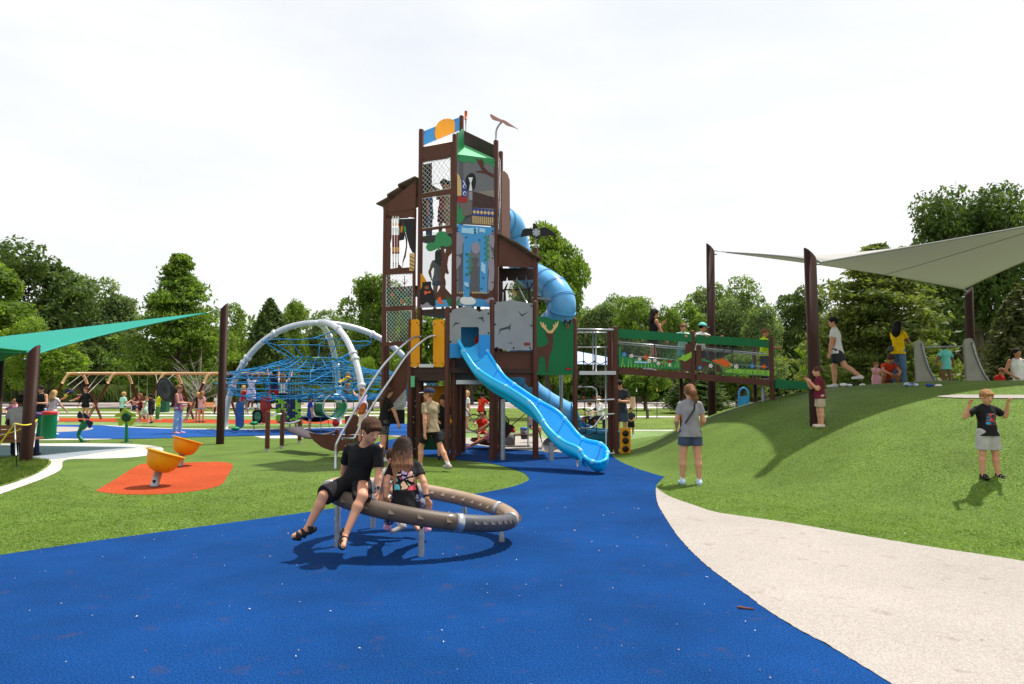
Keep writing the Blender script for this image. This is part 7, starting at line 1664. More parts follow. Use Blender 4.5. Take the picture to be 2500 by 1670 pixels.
def printmat(name, base, cols, box_, front=True, scale=18, kind='floral'):
    """cloth with a printed patch: box_ = x0,x1,z0,z1 in the wearer's own frame"""
    m = bpy.data.materials.new(name); m.use_nodes = True; n = m.node_tree; p = n.nodes['Principled BSDF']; p.inputs['Roughness'].default_value = .85; p.inputs['Specular IOR Level'].default_value = .2
    t = n.nodes.new('ShaderNodeTexCoord'); sp = n.nodes.new('ShaderNodeSeparateXYZ'); n.links.new(t.outputs['Object'], sp.inputs[0])
    v = n.nodes.new('ShaderNodeTexVoronoi'); v.inputs['Scale'].default_value = scale; mp = n.nodes.new('ShaderNodeMapping'); mp.inputs['Scale'].default_value = (1, 0, 1); n.links.new(t.outputs['Object'], mp.inputs[0])
    nz = n.nodes.new('ShaderNodeTexNoise'); nz.inputs['Scale'].default_value = 12; ad = n.nodes.new('ShaderNodeVectorMath'); ad.operation = 'MULTIPLY_ADD'; ad.inputs[1].default_value = (.07, 0, .07)
    n.links.new(mp.outputs[0], nz.inputs[0]); n.links.new(nz.outputs['Color'], ad.inputs[0]); n.links.new(mp.outputs[0], ad.inputs[2]); n.links.new(ad.outputs[0], v.inputs[0])
    r = n.nodes.new('ShaderNodeValToRGB'); r.color_ramp.interpolation = 'CONSTANT'; e = r.color_ramp.elements; sc_ = n.nodes.new('ShaderNodeSeparateColor'); n.links.new(v.outputs['Color'], sc_.inputs[0])
    while len(e) < len(cols): e.new(.5)
    for i, c in enumerate(cols): e[i].position = i / len(cols); e[i].color = (*c, 1)
    n.links.new(sc_.outputs[0], r.inputs[0])
    v2 = n.nodes.new('ShaderNodeTexVoronoi'); v2.feature = 'DISTANCE_TO_EDGE'; v2.inputs['Scale'].default_value = scale; n.links.new(ad.outputs[0], v2.inputs[0]); lt = n.nodes.new('ShaderNodeMath'); lt.operation = 'LESS_THAN'; lt.inputs[1].default_value = .06; n.links.new(v2.outputs[0], lt.inputs[0])
    mx = n.nodes.new('ShaderNodeMix'); mx.data_type = 'RGBA'; n.links.new(lt.outputs[0], mx.inputs[0]); n.links.new(r.outputs[0], mx.inputs['A']); mx.inputs['B'].default_value = (*base, 1)
    last = None
    for out_, op, val in (('X', 'GREATER_THAN', box_[0]), ('X', 'LESS_THAN', box_[1]), ('Z', 'GREATER_THAN', box_[2]), ('Z', 'LESS_THAN', box_[3]), ('Y', 'GREATER_THAN' if front else 'LESS_THAN', .02 if front else -.02)):
        a = n.nodes.new('ShaderNodeMath'); a.operation = op; a.inputs[1].default_value = val; n.links.new(sp.outputs[out_], a.inputs[0])
        if last is None: last = a.outputs[0]
        else: b = n.nodes.new('ShaderNodeMath'); b.operation = 'MULTIPLY'; n.links.new(last, b.inputs[0]); n.links.new(a.outputs[0], b.inputs[1]); last = b.outputs[0]
    m2 = n.nodes.new('ShaderNodeMix'); m2.data_type = 'RGBA'; m2.inputs['A'].default_value = (*base, 1); n.links.new(last, m2.inputs[0]); n.links.new(mx.outputs['Result'], m2.inputs['B']); n.links.new(m2.outputs['Result'], p.inputs['Base Color'])
    return m
def stripemat(name, c1, c2, sc_=60, dr='DIAGONAL', rough=.85):
    m = bpy.data.materials.new(name); m.use_nodes = True; n = m.node_tree; p = n.nodes['Principled BSDF']; p.inputs['Roughness'].default_value = rough; t = n.nodes.new('ShaderNodeTexCoord'); w_ = n.nodes.new('ShaderNodeTexWave'); w_.bands_direction = dr; w_.inputs['Scale'].default_value = sc_; n.links.new(t.outputs['Object'], w_.inputs[0])
    r = n.nodes.new('ShaderNodeValToRGB'); r.color_ramp.interpolation = 'CONSTANT'; r.color_ramp.elements[0].color = (*c1, 1); r.color_ramp.elements[1].position = .5; r.color_ramp.elements[1].color = (*c2, 1); n.links.new(w_.outputs[0], r.inputs[0]); n.links.new(r.outputs[0], p.inputs['Base Color']); return m
def patmat(name, cols, sc_=30):
    m = bpy.data.materials.new(name); m.use_nodes = True; n = m.node_tree; p = n.nodes['Principled BSDF']; p.inputs['Roughness'].default_value = .85; t = n.nodes.new('ShaderNodeTexCoord'); v = n.nodes.new('ShaderNodeTexNoise'); v.inputs['Scale'].default_value = sc_; v.inputs['Detail'].default_value = 1; n.links.new(t.outputs['Object'], v.inputs[0]); r = n.nodes.new('ShaderNodeValToRGB'); r.color_ramp.interpolation = 'CONSTANT'; e = r.color_ramp.elements
    while len(e) < len(cols): e.new(.5)
    for i, c in enumerate(cols): e[i].position = [0, .45, .52, .6, .68][i]; e[i].color = (*c, 1)
    n.links.new(v.outputs[0], r.inputs[0]); n.links.new(r.outputs[0], p.inputs['Base Color']); return m
W_ = lambda *a: np.array(D(*a))
def local(p, pos, face):
    a = radians(face); d = np.array(p) - np.array(pos); return np.array([d[0] * cos(a) - d[1] * sin(a), d[0] * sin(a) + d[1] * cos(a), d[2]])
# ================================================================ the three children on the ring
# boy in black: faces the camera and to the left; joints given in world space from where they stand
hipw = W_(868, 1178, 6.62); FB = -158
def wj(Ht, hs, hip, face, head_c, hf_w, neck_w, sh, el, wr, kn, an, ft, hipx=.05):
    a = radians(face); Lc = lambda p: local(p, hip, face); Ld = lambda v: np.array([v[0] * cos(a) - v[1] * sin(a), v[0] * sin(a) + v[1] * cos(a), v[2]])
    J = dict(Ht=Ht, hs=hs); J['pel'] = np.zeros(3); J['neck'] = Lc(neck_w); up = nrm(J['neck']); J['up'] = up; J['ches'] = J['neck'] * .66 + np.array([0, -.01, 0]); J['fw'] = nrm(np.array([0, 1, 0]) - up * up[1])
    J['hr'] = .135 * Ht * hs / 2; hf = nrm(Ld(hf_w)); hu = nrm(np.array([0, 0, 1.0]) - hf * hf[2]); J['hM'] = np.stack([np.cross(hf, hu), hf, hu], 1); J['head'] = Lc(head_c)
    for i in (0, 1):
        sd = (-1, 1)[i]; J['sh', i] = Lc(sh[i]); J['el', i] = Lc(el[i]); J['wr', i] = Lc(wr[i]); J['hip', i] = np.array([sd * hipx * Ht, .0, -.01]); J['kn', i] = Lc(kn[i]); J['an', i] = Lc(an[i]); J['ft', i] = nrm(Ld(ft[i]))
    return J
# person's left is picture right when facing the camera
Jb = wj(1.46, 1.10, hipw, FB, W_(906, 1050, 6.40), (.62, -.70, -.42), W_(890, 1088, 6.50),
        sh=(W_(925, 1096, 6.46), W_(852, 1094, 6.62)), el=(W_(925, 1155, 6.44), W_(841, 1140, 6.78)), wr=(W_(923, 1199, 6.38), W_(836, 1176, 6.86)),
        kn=(W_(885, 1211, 6.26), W_(790, 1210, 6.34)), an=(W_(846, 1299, 6.12), W_(752, 1286, 6.30)), ft=((.10, -.78, -.55), (-.86, -.42, -.34)))
def watch(i, col, dial=True):
    def f(root, J, u):
        wr, el = J['wr', i], J['el', i]; d_ = nrm(el - wr); c = wr + d_ * .022; mb = MB(); mb.lathe([(.030 * u, -.010), (.033 * u, -.010), (.033 * u, .010), (.030 * u, .010)], c, mat('watch_strap', S(30, 30, 32), .6), 16, Vector(d_).to_track_quat('Z', 'Y').to_matrix()); w_ = attach(root, mb, 'wristwatch')
        if dial:
            o = nrm(np.cross(d_, [0, 0, 1])); a = root.rotation_euler.z; cam_l = local((0, 0, 1.55), root.location, -math.degrees(a)); v = nrm((cam_l - c) - d_ * ((cam_l - c) @ d_)); mb = MB(); M = Matrix((Vector(np.cross(v, d_)), Vector(d_), Vector(v))).transposed(); mb.box(c + v * .034 * u, (.034, .040, .010), mat('watch_case', S(190, 190, 192), .3, metal=.6), M=M); mb.box(c + v * .0405 * u, (.028, .034, .004), BLK, M=M); attach(root, mb, 'watch_face', w_)
    return f
person('boy in black tee and shorts seated on the tubular ring, looking down to his side', hipw, FB, Jb, 'fair', ('tee', 'black', .74), ('shorts', 'black', .97), ('black', 'sandal'), ('short_fringe', 'brown'), h=.0065, anchor='hip', face_parts=True, palm=([.2, .35, -1], [.2, -.3, -.9], ([-.15, .25, -.80], None)), curl=(.35, .5), extra=watch(0, 'black'))
# girl seen from behind
hg = W_(990, 1218, 6.46); FG = 4
Jg = wj(1.36, 1.10, hg, FG, W_(985, 1094, 6.62), (.02, .95, -.35), W_(988, 1130, 6.54),
        sh=(W_(958, 1139, 6.54), W_(1017, 1137, 6.54)), el=(W_(944, 1176, 6.44), W_(1034, 1176, 6.46)), wr=(W_(941, 1212, 6.42), W_(1042, 1216, 6.42)),
        kn=(W_(958, 1232, 6.80), W_(1026, 1232, 6.80)), an=(W_(948, 1280, 6.96), W_(1038, 1284, 6.96)), ft=((-.1, .95, -.15), (.15, .95, -.15)))
pm_ = printmat('floral_print', CLOTH['black'], [S(238, 178, 170), S(246, 200, 160), S(96, 190, 200), S(206, 170, 214), S(214, 82, 96), S(240, 210, 180)], (-.10, .12, .09, .36), False, 14)
def xhair(root, J, u):
    s = SDF(J['pel'] - .1 - np.array([.1, .2, .0]), J['head'] + .12, .006); hc, R, hM = J['head'], J['hr'], J['hM']; hr_, hf, hu = hM[:, 0], hM[:, 1], hM[:, 2]
    rs = np.random.default_rng(4)
    for i in range(15):
        ox = -1 + 2 * i / 14; a = hc - hf * R * .50 + hu * R * (.46 - .55 * ox * ox) + hr_ * ox * R * .50; b = J['neck'] + np.array([ox * R * .85 - .005, -.095, -.01]); e = J['neck'] + np.array([ox * R * .42 - .028 + rs.uniform(-.008, .008), -.118, -.24 + abs(ox) * .09 + rs.uniform(-.03, .03)])
        s.cone(a, b, R * .44, R * .20, .02); s.cone(b, e, R * .20, R * .05, .006)
    m = bpy.data.materials.new('hair_ombre'); m.use_nodes = True; n = m.node_tree; p = n.nodes['Principled BSDF']; p.inputs['Roughness'].default_value = .65; p.inputs['Specular IOR Level'].default_value = .15; t = n.nodes.new('ShaderNodeTexCoord'); sp = n.nodes.new('ShaderNodeSeparateXYZ'); n.links.new(t.outputs['Object'], sp.inputs[0])
    z = n.nodes.new('ShaderNodeTexNoise'); z.inputs['Scale'].default_value = 9; z.inputs['Detail'].default_value = 4; mp = n.nodes.new('ShaderNodeMapping'); mp.inputs['Scale'].default_value = (12, 4, .8); n.links.new(t.outputs['Object'], mp.inputs[0]); n.links.new(mp.outputs[0], z.inputs[0])
    ad = n.nodes.new('ShaderNodeMath'); ad.operation = 'MULTIPLY_ADD'; ad.inputs[1].default_value = .35; n.links.new(z.outputs[0], ad.inputs[0]); n.links.new(sp.outputs['Z'], ad.inputs[2]); r = n.nodes.new('ShaderNodeValToRGB'); e = r.color_ramp.elements; e[0].position = .42; e[0].color = (*S(150, 104, 74), 1); e[1].position = .62; e[1].color = (*S(44, 29, 25), 1); n.links.new(ad.outputs[0], r.inputs[0]); n.links.new(r.outputs[0], p.inputs['Base Color'])
    b = n.nodes.new('ShaderNodeBump'); b.inputs['Distance'].default_value = .006; n.links.new(z.outputs[0], b.inputs['Height']); n.links.new(b.outputs[0], p.inputs['Normal'])
    link('long_hair', s.mesh('long_hair', [m]), root); watch(1, 'black', False)(root, J, u)
plaid = patmat('plaid_navy', [S(26, 32, 60), S(40, 48, 86), S(150, 150, 170)], 40)
person('girl with long brown hair and flower print black tee, seated on the ring facing away', hg, FG, Jg, 'fair', ('tee', 'black', .62), ('trousers', 'navy', .82), ('pinkshoe', 'shoe'), ('short', 'dark'), h=.0065, anchor='hip', hem=-.15, topmat=pm_, botmat=plaid, palm=([0, -.2, -1], [0, -.2, -1], ([0, .35, -.6], [.1, .3, -.6])), curl=(.4, .4), extra=xhair)
# third child, mostly hidden, facing right inside the ring
hk = W_(918, 1206, 7.34); FK = 75
Jk = wj(1.20, 1.14, hk, FK, W_(962, 1118, 7.16), (.8, -.3, -.5), W_(948, 1152, 7.24),
        sh=(W_(944, 1158, 7.36), W_(950, 1160, 7.10)), el=(W_(962, 1196, 7.40), W_(956, 1200, 7.02)), wr=(W_(985, 1210, 7.35), W_(980, 1215, 7.0)),
        kn=(W_(966, 1230, 7.28), W_(960, 1236, 7.12)), an=(W_(1006, 1274, 7.22), W_(978, 1282, 7.10)), ft=((.55, -.7, -.45), (-.75, -.6, -.2)))
person('child in a striped top sitting inside the ring, half hidden behind the two others', hk, FK, Jk, 'fair', ('tee', 'white', .6), ('shorts', 'white', .7), ('grey', 'shoe'), ('short', 'brown'), h=.008, anchor='hip', topmat=stripemat('stripe_bw', S(215, 215, 215), S(40, 40, 44), 26), socks=('white', .08))
# ================================================================ everyone else
def P(px, py): g_ = G(px, py); return (g_.x, g_.y, 0)
def PM(px, py): g_ = onmound(px, py); return tuple(g_)
def PY(px, Y, dz=0): x = XY(px, Y).x; return (x, Y, mh(x, Y) + dz)
def PZ(px, py, Y): g_ = D(px, py, Y); return tuple(g_)
walk = dict(legs=((26, 2, -2), (-16, 2, -34)), arms=((-18, 8, 2, 4), (22, 8, 40, 2)))
st = dict(legs=((1, 4, -2), (-1, 4, -3)), arms=((-2, 9, 8, 4), (2, 9, 10, 4)))
sit = dict(legs=((82, 10, 8), (80, 10, 5)), arms=((30, 8, 60, -10), (30, 8, 60, -10)))
# teen walking
person('teenager in a navy cap and khaki tee walking in front of the play tower', P(1052, 1150), -48, joints(1.62, 1.0, 5, (-30, 0), ((26, 4, 2), (-24, 4, -34)), ((-16, 8, -4, 2), (12, 10, 26, 6))), 'fair', ('tee', 'khaki', .60), ('shorts', 'black', .72), ('grey', 'shoe'), ('short', 'light'), h=.0085, cap=('navy', 'front'), socks=('white', .10))
def slingx(root, J, u):
    mb = MB(); a = J['sh', 0] + np.array([0.03, -.02, .05]); mb.tube([a + np.array([0, .02, 0]), J['ches'] + np.array([-.03, -.125, .09]), J['pel'] + np.array([.10, -.115, .12])], .016, BLK, 6); attach(root, mb, 'bag_strap')
person('woman with reddish ponytail, grey tee and blue shorts, standing back turned at the path edge', P(1688, 1184), 6, joints(1.64, 1.0, 0, (-12, 2), ((3, 6, 0), (-2, 4, -4)), ((4, 14, 62, -6), (4, 14, 66, -6)), 1), 'fair', ('tee', 'grey', .58), ('shorts', 'slate', .52), ('paleblue', 'shoe'), ('pony', 'auburn'), h=.0085, socks=('white', .09), girth=1.08, extra=lambda r, J, u: (lambda mb: (mb.tube([J['neck'] + np.array([.07, -.05, -.01]), J['ches'] + np.array([.05, -.125, .03]), J['pel'] + np.array([-.10, -.135, .14])], .014, BLK, 6), attach(r, mb, 'bag_strap')))(MB()))
def tprint(root, J, u): pass
prb = printmat('block_print', CLOTH['black'], [S(60, 150, 190), S(190, 60, 60), S(36, 60, 110), S(90, 170, 205), S(200, 90, 80)], (-.065, .065, .085, .235), True, 26)
person('blond boy in printed black tee and grey shorts on the mound, both hands raised', PM(2416, 1166), 176, joints(1.12, 1.17, -3, (6, -12), ((2, 7, 2), (-2, 4, 0)), ((-6, 58, 158, -4), (-6, 56, 158, -6)), foot=(-6, -6)), 'fair', ('tee', 'black', .66), ('shorts', 'lightgrey', .82), ('black', 'sandal'), ('short_fringe', 'sandy'), h=.0065, topmat=prb, palm=([0, 1, 0], [0, 1, 0]), curl=(.9, .9), girth=1.04)
person('small boy in maroon tee with his hand at his mouth beside the mound post', PM(2004, 1043), -80, joints(1.06, 1.18, 2, (-5, 0), ((0, 4, 0), (2, 4, -2)), ((20, 4, 140, -10), (35, 4, 150, -14)), foot=(0, 0)), 'fair', ('tee', 'maroon', .6), ('shorts', 'sand', .75), ('cream', 'clog'), ('short', 'brown'), h=.008, girth=1.05)
person('man in white tee and backwards black cap striding along the top of the mound', PY(2046, 17.1), -52, joints(1.80, .97, 4, (-25, 2), ((-28, 3, -52), (14, 3, 0)), ((6, 10, 10, 4), (-10, 8, 0, 2))), 'fair', ('tee', 'white', .58), ('shorts', 'charcoal', .70), ('white', 'shoe'), ('short', 'dark'), cap=('black', 'back'), h=.011, girth=1.14)
person('woman in yellow top and jeans holding a hand to her face', PY(2197, 17.9), 58, joints(1.70, .97, 2, (8, -4), ((0, 3, -2), (2, 3, -2)), ((20, 4, 140, -20), (30, 6, 148, -24)), 1), 'brown', ('tee', 'yellow', .5), ('trousers', 'denim', .96), ('grey', 'shoe'), ('long', 'black'), h=.010, extra=lambda r, J, u: (lambda mb: (mb.box(J['pel'] + np.array([-.12, -.06, .06]), (.10, .22, .14), CL('bag', S(70, 78, 96))), attach(r, mb, 'shoulder_bag')))(MB()))
person('small child in an oversized teal tee seen from behind before the mound slide', PY(2312, 17.3), -4, joints(1.02, 1.2, 0, (0, 0), ((4, 5, -4), (-2, 5, -8)), ((-4, 34, 6, 18), (-2, 26, 10, 10))), 'brown', ('tee', 'teal', .8), ('shorts', 'sand', .7), ('white', 'shoe'), ('curly', 'black'), h=.010, hem=-.30, girth=1.1)
person('woman crouching in a red top behind the toddler on the mound', PY(2166, 18.2, -.1), -168, joints(1.6, 1.0, 30, (-10, -35), ((110, 14, -30), (110, 14, -30)), ((50, 12, 70, -22), (55, 14, 70, -20)), 1), 'tan', ('tee', 'orangered', .5), ('shorts', 'denim', .5), ('brown', 'shoe'), ('bun', 'brown'), h=.011)
person('toddler in a pale pink dress standing in front of the crouching woman', PY(2140, 17.6, -.22), 178, joints(.80, 1.25, 0, (0, -8), ((0, 4, 0), (0, 4, 0)), ((40, 10, 90, -30), (40, 10, 90, -30))), 'fair', ('dress', 'pink', .5), None, ('white', 'shoe'), ('short', 'light'), h=.010)
person('woman in a white tank top at the right edge behind the mound', PZ(2489, 1010, 17.2), 200, joints(1.66, 1.0, 0, (-20, 0), ((0, 3, 0), (0, 3, 0)), ((0, 30, 30, -30), (10, 24, 50, -30)), 1), 'tan', ('tank', 'white', 0), ('trousers', 'black', .95), ('black', 'shoe'), ('long', 'dark'), h=.011)
person('child with reddish hair low behind the mound slide', PZ(2434, 985, 17.5), 160, joints(1.1, 1.15, 20, (0, -20), ((70, 10, 10), (70, 10, 10))), 'fair', ('tee', 'red', .5), ('shorts', 'navy', .5), ('white', 'shoe'), ('curly', 'auburn'), h=.012)
# on the bridge
zd = lambda x: z0b + (z1b - z0b) * (x - xa) / (xb - xa) + .06
def PB(px, Y): x = XY(px, Y).x; return (x, Y, zd(x))
person('girl in a black tank top walking along the bridge with her hand at her chin', PB(1596, 17.0), 78, joints(1.62, 1.0, 4, (6, 4), ((12, 3, -6), (-10, 3, -30)), ((30, 8, 140, -10), (24, 6, 30, 0)), 1), 'tan', ('tank', 'black', 0), ('shorts', 'black', .3), ('white', 'shoe'), ('long', 'dark'), h=.010)
person('brown haired child leaning on the bridge rail left of the middle post', PB(1668, 16.75), 170, joints(1.25, 1.14, 6, (10, -14), arms=((60, 10, 95, -10), (60, 10, 95, -10))), 'fair', ('tee', 'mint', .5), ('shorts', 'teal', .7), ('grey', 'shoe'), ('short_fringe', 'auburn'), h=.010)
person('child in a pale teal cap leaning on the bridge rail right of the middle post', PB(1712, 16.8), 150, joints(1.3, 1.14, 6, (-70, -10), arms=((60, 24, 95, 10), (60, 20, 95, 10))), 'tan', ('tee', 'white', .5), ('shorts', 'black', .7), ('black', 'shoe'), ('short', 'black'), cap=('teal', 'front'), h=.010)
person('curly haired boy in a neon yellow tee at the right end of the bridge', PB(1868, 16.9), 140, joints(1.28, 1.13, 2, (10, -6), arms=((30, 6, 85, -8), (36, 10, 80, -20))), 'tan', ('tee', 'neon', .6), ('trousers', 'charcoal', .9), ('grey', 'shoe'), ('curly', 'auburn'), h=.010)
# around the tower
person('woman in black tee and camouflage shorts carrying a black bag', P(936, 1126), 62, joints(1.62, 1.0, 6, (0, 0), ((2, 3, -4), (-4, 3, -6)), ((10, 12, 60, -12), (30, 6, 20, 0)), 1), 'fair', ('tee', 'black', .55), ('shorts', 'camo', .62), ('white', 'shoe'), ('xlong', 'brown'), h=.010, botmat=patmat('camo', [S(36, 38, 34), S(60, 62, 54), S(84, 84, 74)], 26), girth=1.05,
       extra=lambda r, J, u: (lambda mb: (mb.box(J['pel'] + np.array([.05, .26, .10]), (.16, .34, .30), CL('bagblack', S(24, 24, 26))), mb.tube([J['wr', 1], J['pel'] + np.array([.05, .16, .26])], .012, BLK, 6), attach(r, mb, 'shoulder_bag')))(MB()))
person('little red haired girl in a pale dress behind the steel climbing rails', PZ(884, 1093, 15.6), 30, joints(1.0, 1.2, 4, (0, 0), arms=((40, 10, 100, 0), (20, 10, 60, 0))), 'fair', ('tank', 'cream', 0), ('shorts', 'cream', .5), ('white', 'shoe'), ('long', 'red'), h=.010)
person('boy in black tee and patterned grey shorts holding a yellow toy under the tower', P(1082, 1121), 168, joints(1.42, 1.1, 4, (30, -10), arms=((10, 10, 70, -20), (20, 10, 75, -10))), 'fair', ('tee', 'black', .6), ('shorts', 'grey', .8), ('black', 'shoe'), ('short_fringe', 'brown'), h=.010, botmat=patmat('grey_pattern', [S(120, 122, 130), S(160, 162, 170), S(90, 92, 100)], 22),
       extra=lambda r, J, u: (lambda mb: (mb.lathe([(.0005, -.08), (.07, -.02), (.07, .04), (.0005, .09)], J['wr', 0] + np.array([.02, .10, .02]), YE, 6, smooth=False), attach(r, mb, 'held_toy')))(MB()))
def eleven(root, J, u):
    mb = MB()
    for x in (-.035, .02): mb.box(J['ches'] + np.array([x, -.128 * u - .014, -.02]), (.020, .012, .13), YE)
    for x in (-.06, -.03, 0, .03): mb.box(J['ches'] + np.array([x + .01, -.128 * u - .008, .09]), (.018, .01, .02), YE)
    attach(root, mb, 'shirt_number')
person('boy in a red football shirt with number 11 riding the bicycle behind the boat swing', PZ(1174, 1042, 24.6), 30, joints(1.30, 1.12, 12, (-40, 0), ((60, 6, 0), (40, 6, -10)), ((50, 10, 60, 10), (50, 14, 60, 10))), 'warm', ('tee', 'red', .6), ('shorts', 'black', .6), ('black', 'shoe'), ('short', 'black'), h=.012, extra=eleven)
person('blond girl in a white shirt walking behind the tower posts', P(1138, 1056), 60, joints(1.5, 1.05, 2, (0, 0)), 'fair', ('tee', 'white', .6), ('shorts', 'white', .5), ('white', 'shoe'), ('long', 'blond'), h=.012)
person('girl in a pink patterned outfit sitting in the boat swing facing left', PZ(1200, 1062, 17.5), -82, joints(1.28, 1.12, -6, (0, -5), ((64, 8, 66), (70, 8, 58)), ((50, 8, 60, 0), (60, 8, 66, 0))), 'tan', ('tank', 'pink', 0), ('shorts', 'pink', .5), ('pinkshoe', 'shoe'), ('bun', 'dark'), h=.010, anchor='hip', topmat=patmat('pink_pattern', [S(226, 120, 150), S(240, 220, 225), S(120, 180, 200)], 24), botmat=patmat('pink_pattern2', [S(226, 120, 150), S(240, 200, 210), S(230, 90, 130)], 28))
person('small light haired child in red lying back in the boat swing', PZ(1176, 1052, 17.9), 170, joints(1.0, 1.2, -10, (0, -10), ((80, 14, 40), (80, 14, 30)), ((60, 30, 90, 10), (60, 30, 90, 10))), 'fair', ('tee', 'red', .5), ('shorts', 'red', .5), ('white', 'shoe'), ('short', 'light'), h=.011, anchor='hip')
person('man in a charcoal tee and shorts looking at his hands beyond the bridge post', P(1517, 1079), -150, joints(1.85, .95, 0, (20, -25), arms=((10, 14, 95, -28), (10, 14, 95, -28))), 'fair', ('tee', 'charcoal', .6), ('shorts', 'slate', .8), ('white', 'shoe'), ('short', 'dark'), h=.011, girth=1.06)
person('toddler in a dark tee standing with hands clasped beyond the orange dial panel', P(1541, 1066), -176, joints(.94, 1.22, 0, (-10, 5), arms=((10, 12, 60, -40), (10, 12, 60, -40))), 'tan', ('tee', 'charcoal', .6), ('shorts', 'black', .8), ('paleblue', 'shoe'), ('short', 'brown'), h=.010)
person('seated man in a white shirt seen through the rope ladder bay', PZ(1468, 1018, 26), -110, joints(1.72, 1.0, 10, (10, -10), ((84, 8, 4), (82, 8, 4)), ((30, 10, 80, -10), (30, 10, 80, -10))), 'fair', ('long', 'white', 1.3), ('trousers', 'black', .95), ('black', 'shoe'), ('short', 'light'), h=.014, anchor='hip')
person('child in white sitting to the left of the seated man', PZ(1444, 1018, 26), -60, joints(1.2, 1.1, 6, (0, -10), ((84, 8, 4), (82, 8, 4)), ((30, 10, 80, -10), (30, 10, 80, -10))), 'fair', ('long', 'white', 1.3), ('trousers', 'navy', .95), ('black', 'shoe'), ('short', 'brown'), h=.014, anchor='hip')
t_ = thing('bench', 'plain bench under the man in the white shirt', 'bench', XY(1460, 26.1)); mb = MB(); mb.box((XY(1458, 26.1).x, 26.15, .42), (1.3, .4, .06), WD); mb.build('seat', t_)
for px in (1444, 1474): mb = MB(); mb.box((XY(px, 26.1).x, 26.2, .2), (.07, .3, .4), BLK); mb.build('leg', t_)
person('small child whose bare legs show under the wave slide', PZ(1300, 1040, 20), 150, joints(1.05, 1.2, 0, (0, 0), ((80, 12, 5), (75, 12, 12))), 'fair', ('tee', 'lightgrey', .5), ('shorts', 'slate', .5), ('white', 'shoe'), ('short', 'light'), h=.012, anchor='hip')
# inside the tower
person('child in an orange top and brown shorts behind the upper rope nets of the tower', (-1.60, 15.85, 5.03), 150, joints(1.45, 1.1, 0, (0, 0), arms=((40, 30, 120, 0), (30, 20, 100, 0))), 'brown', ('tee', 'orangered', .6), ('shorts', 'maroon', .9), ('white', 'shoe'), ('curly', 'black'), h=.012)
person('child in a blue shirt and dark shorts at the left of the upper tower platform', (-1.93, 15.65, 5.03), 100, joints(1.25, 1.1, 0, (0, 0)), 'tan', ('tee', 'blue', .6), ('trousers', 'denim', .9), ('white', 'shoe'), ('short', 'brown'), h=.012)
person('child in a sand coloured tee at the right of the upper tower platform', (-1.47, 15.6, 5.03), -120, joints(1.35, 1.1, 0, (0, 0)), 'warm', ('tee', 'sand', .6), ('shorts', 'khaki', .9), ('white', 'shoe'), ('short', 'dark'), h=.012)
person('girl in a grey top and denim shorts behind the clear tree panel of the tower', (-1.70, 15.75, 3.35), -20, joints(1.45, 1.08, 0, (0, 0), arms=((10, 20, 60, -20), (10, 20, 120, -10)), fem=1), 'tan', ('tee', 'grey', .5), ('shorts', 'denim', .4), ('white', 'shoe'), ('long', 'dark'), h=.012)
person('child in a neon top behind the waterfall panel of the tower', (PT['B'][0] + .42, 15.95, 3.35), 200, joints(1.3, 1.1, 0, (0, 0), arms=((60, 20, 100, 0), (20, 10, 60, 0))), 'tan', ('tee', 'neon', .6), ('trousers', 'black', .9), ('white', 'shoe'), ('short', 'dark'), h=.012)
person('child crouching at the top of the wave slide doorway', (PT['P1'][0] + .72, 15.7, 2.0), 190, joints(1.1, 1.15, 14, (0, -10), ((60, 8, -20), (60, 8, -20))), 'tan', ('tee', 'orangered', .6), ('shorts', 'red', .6), ('white', 'shoe'), ('short', 'brown'), h=.012)
# left side
pb_ = PZ(42, 1075, 15.35)
person('man in a grey tee sitting on the brown bench, seen from behind', (pb_[0] - .05, 15.45, .58), -24, joints(1.80, 1.0, 6, (0, -8), ((82, 8, 8), (82, 8, 8)), ((20, 14, 60, -20), (20, 14, 60, -20))), 'dark', ('tee', 'grey', .6), ('trousers', 'navy', .95), ('black', 'shoe'), ('short', 'black'), h=.010, anchor='hip', girth=1.12)
pc_ = XY(80, 15.6)
person('person in navy trousers sitting on the bench, mostly behind the near left post', (pc_.x - .10, 15.5, .56), -20, joints(1.7, 1.0, 6, (0, -8), ((80, 6, 14), (80, 6, 14)), ((20, 6, 60, -20), (20, 6, 60, -20))), 'fair', ('tee', 'navy', .6), ('trousers', 'navy', .95), ('black', 'shoe'), ('short', 'brown'), h=.010, anchor='hip')
person('woman in a black tank top and sunglasses with folded arms behind the green drums', P(97, 1064), 178, joints(1.68, 1.0, 0, (0, -4), arms=((16, 14, 95, -50), (16, 14, 95, -50)), fem=1), 'fair', ('tank', 'black', 0), ('shorts', 'paledenim', .5), ('white', 'shoe'), ('bun', 'dark'), h=.012, extra=lambda r, J, u: (lambda mb: (mb.box(J['head'] + J['hM'][:, 1] * J['hr'] * .9 + J['hM'][:, 2] * .006, (.13, .02, .035), BLK), attach(r, mb, 'sunglasses')))(MB()))
person('girl with long wavy blond hair in a pale patterned dress behind the red lidded drum', P(126, 1062), 6, joints(1.52, 1.06, 2, (0, 0), arms=((20, 10, 60, 0), (20, 20, 50, 10)), fem=1), 'fair', ('dress', 'cream', .4), None, ('white', 'shoe'), ('long', 'blond'), h=.012, topmat=patmat('cream_pattern', [S(222, 196, 186), S(200, 170, 170), S(240, 226, 216)], 22))
person('small boy in a red tee at the green drums', P(92, 1061), 160, joints(1.18, 1.15, 2, (0, -6), arms=((40, 10, 70, -10), (40, 10, 70, -10))), 'fair', ('tee', 'red', .6), ('shorts', 'navy', .6), ('white', 'shoe'), ('short', 'blond'), h=.012)
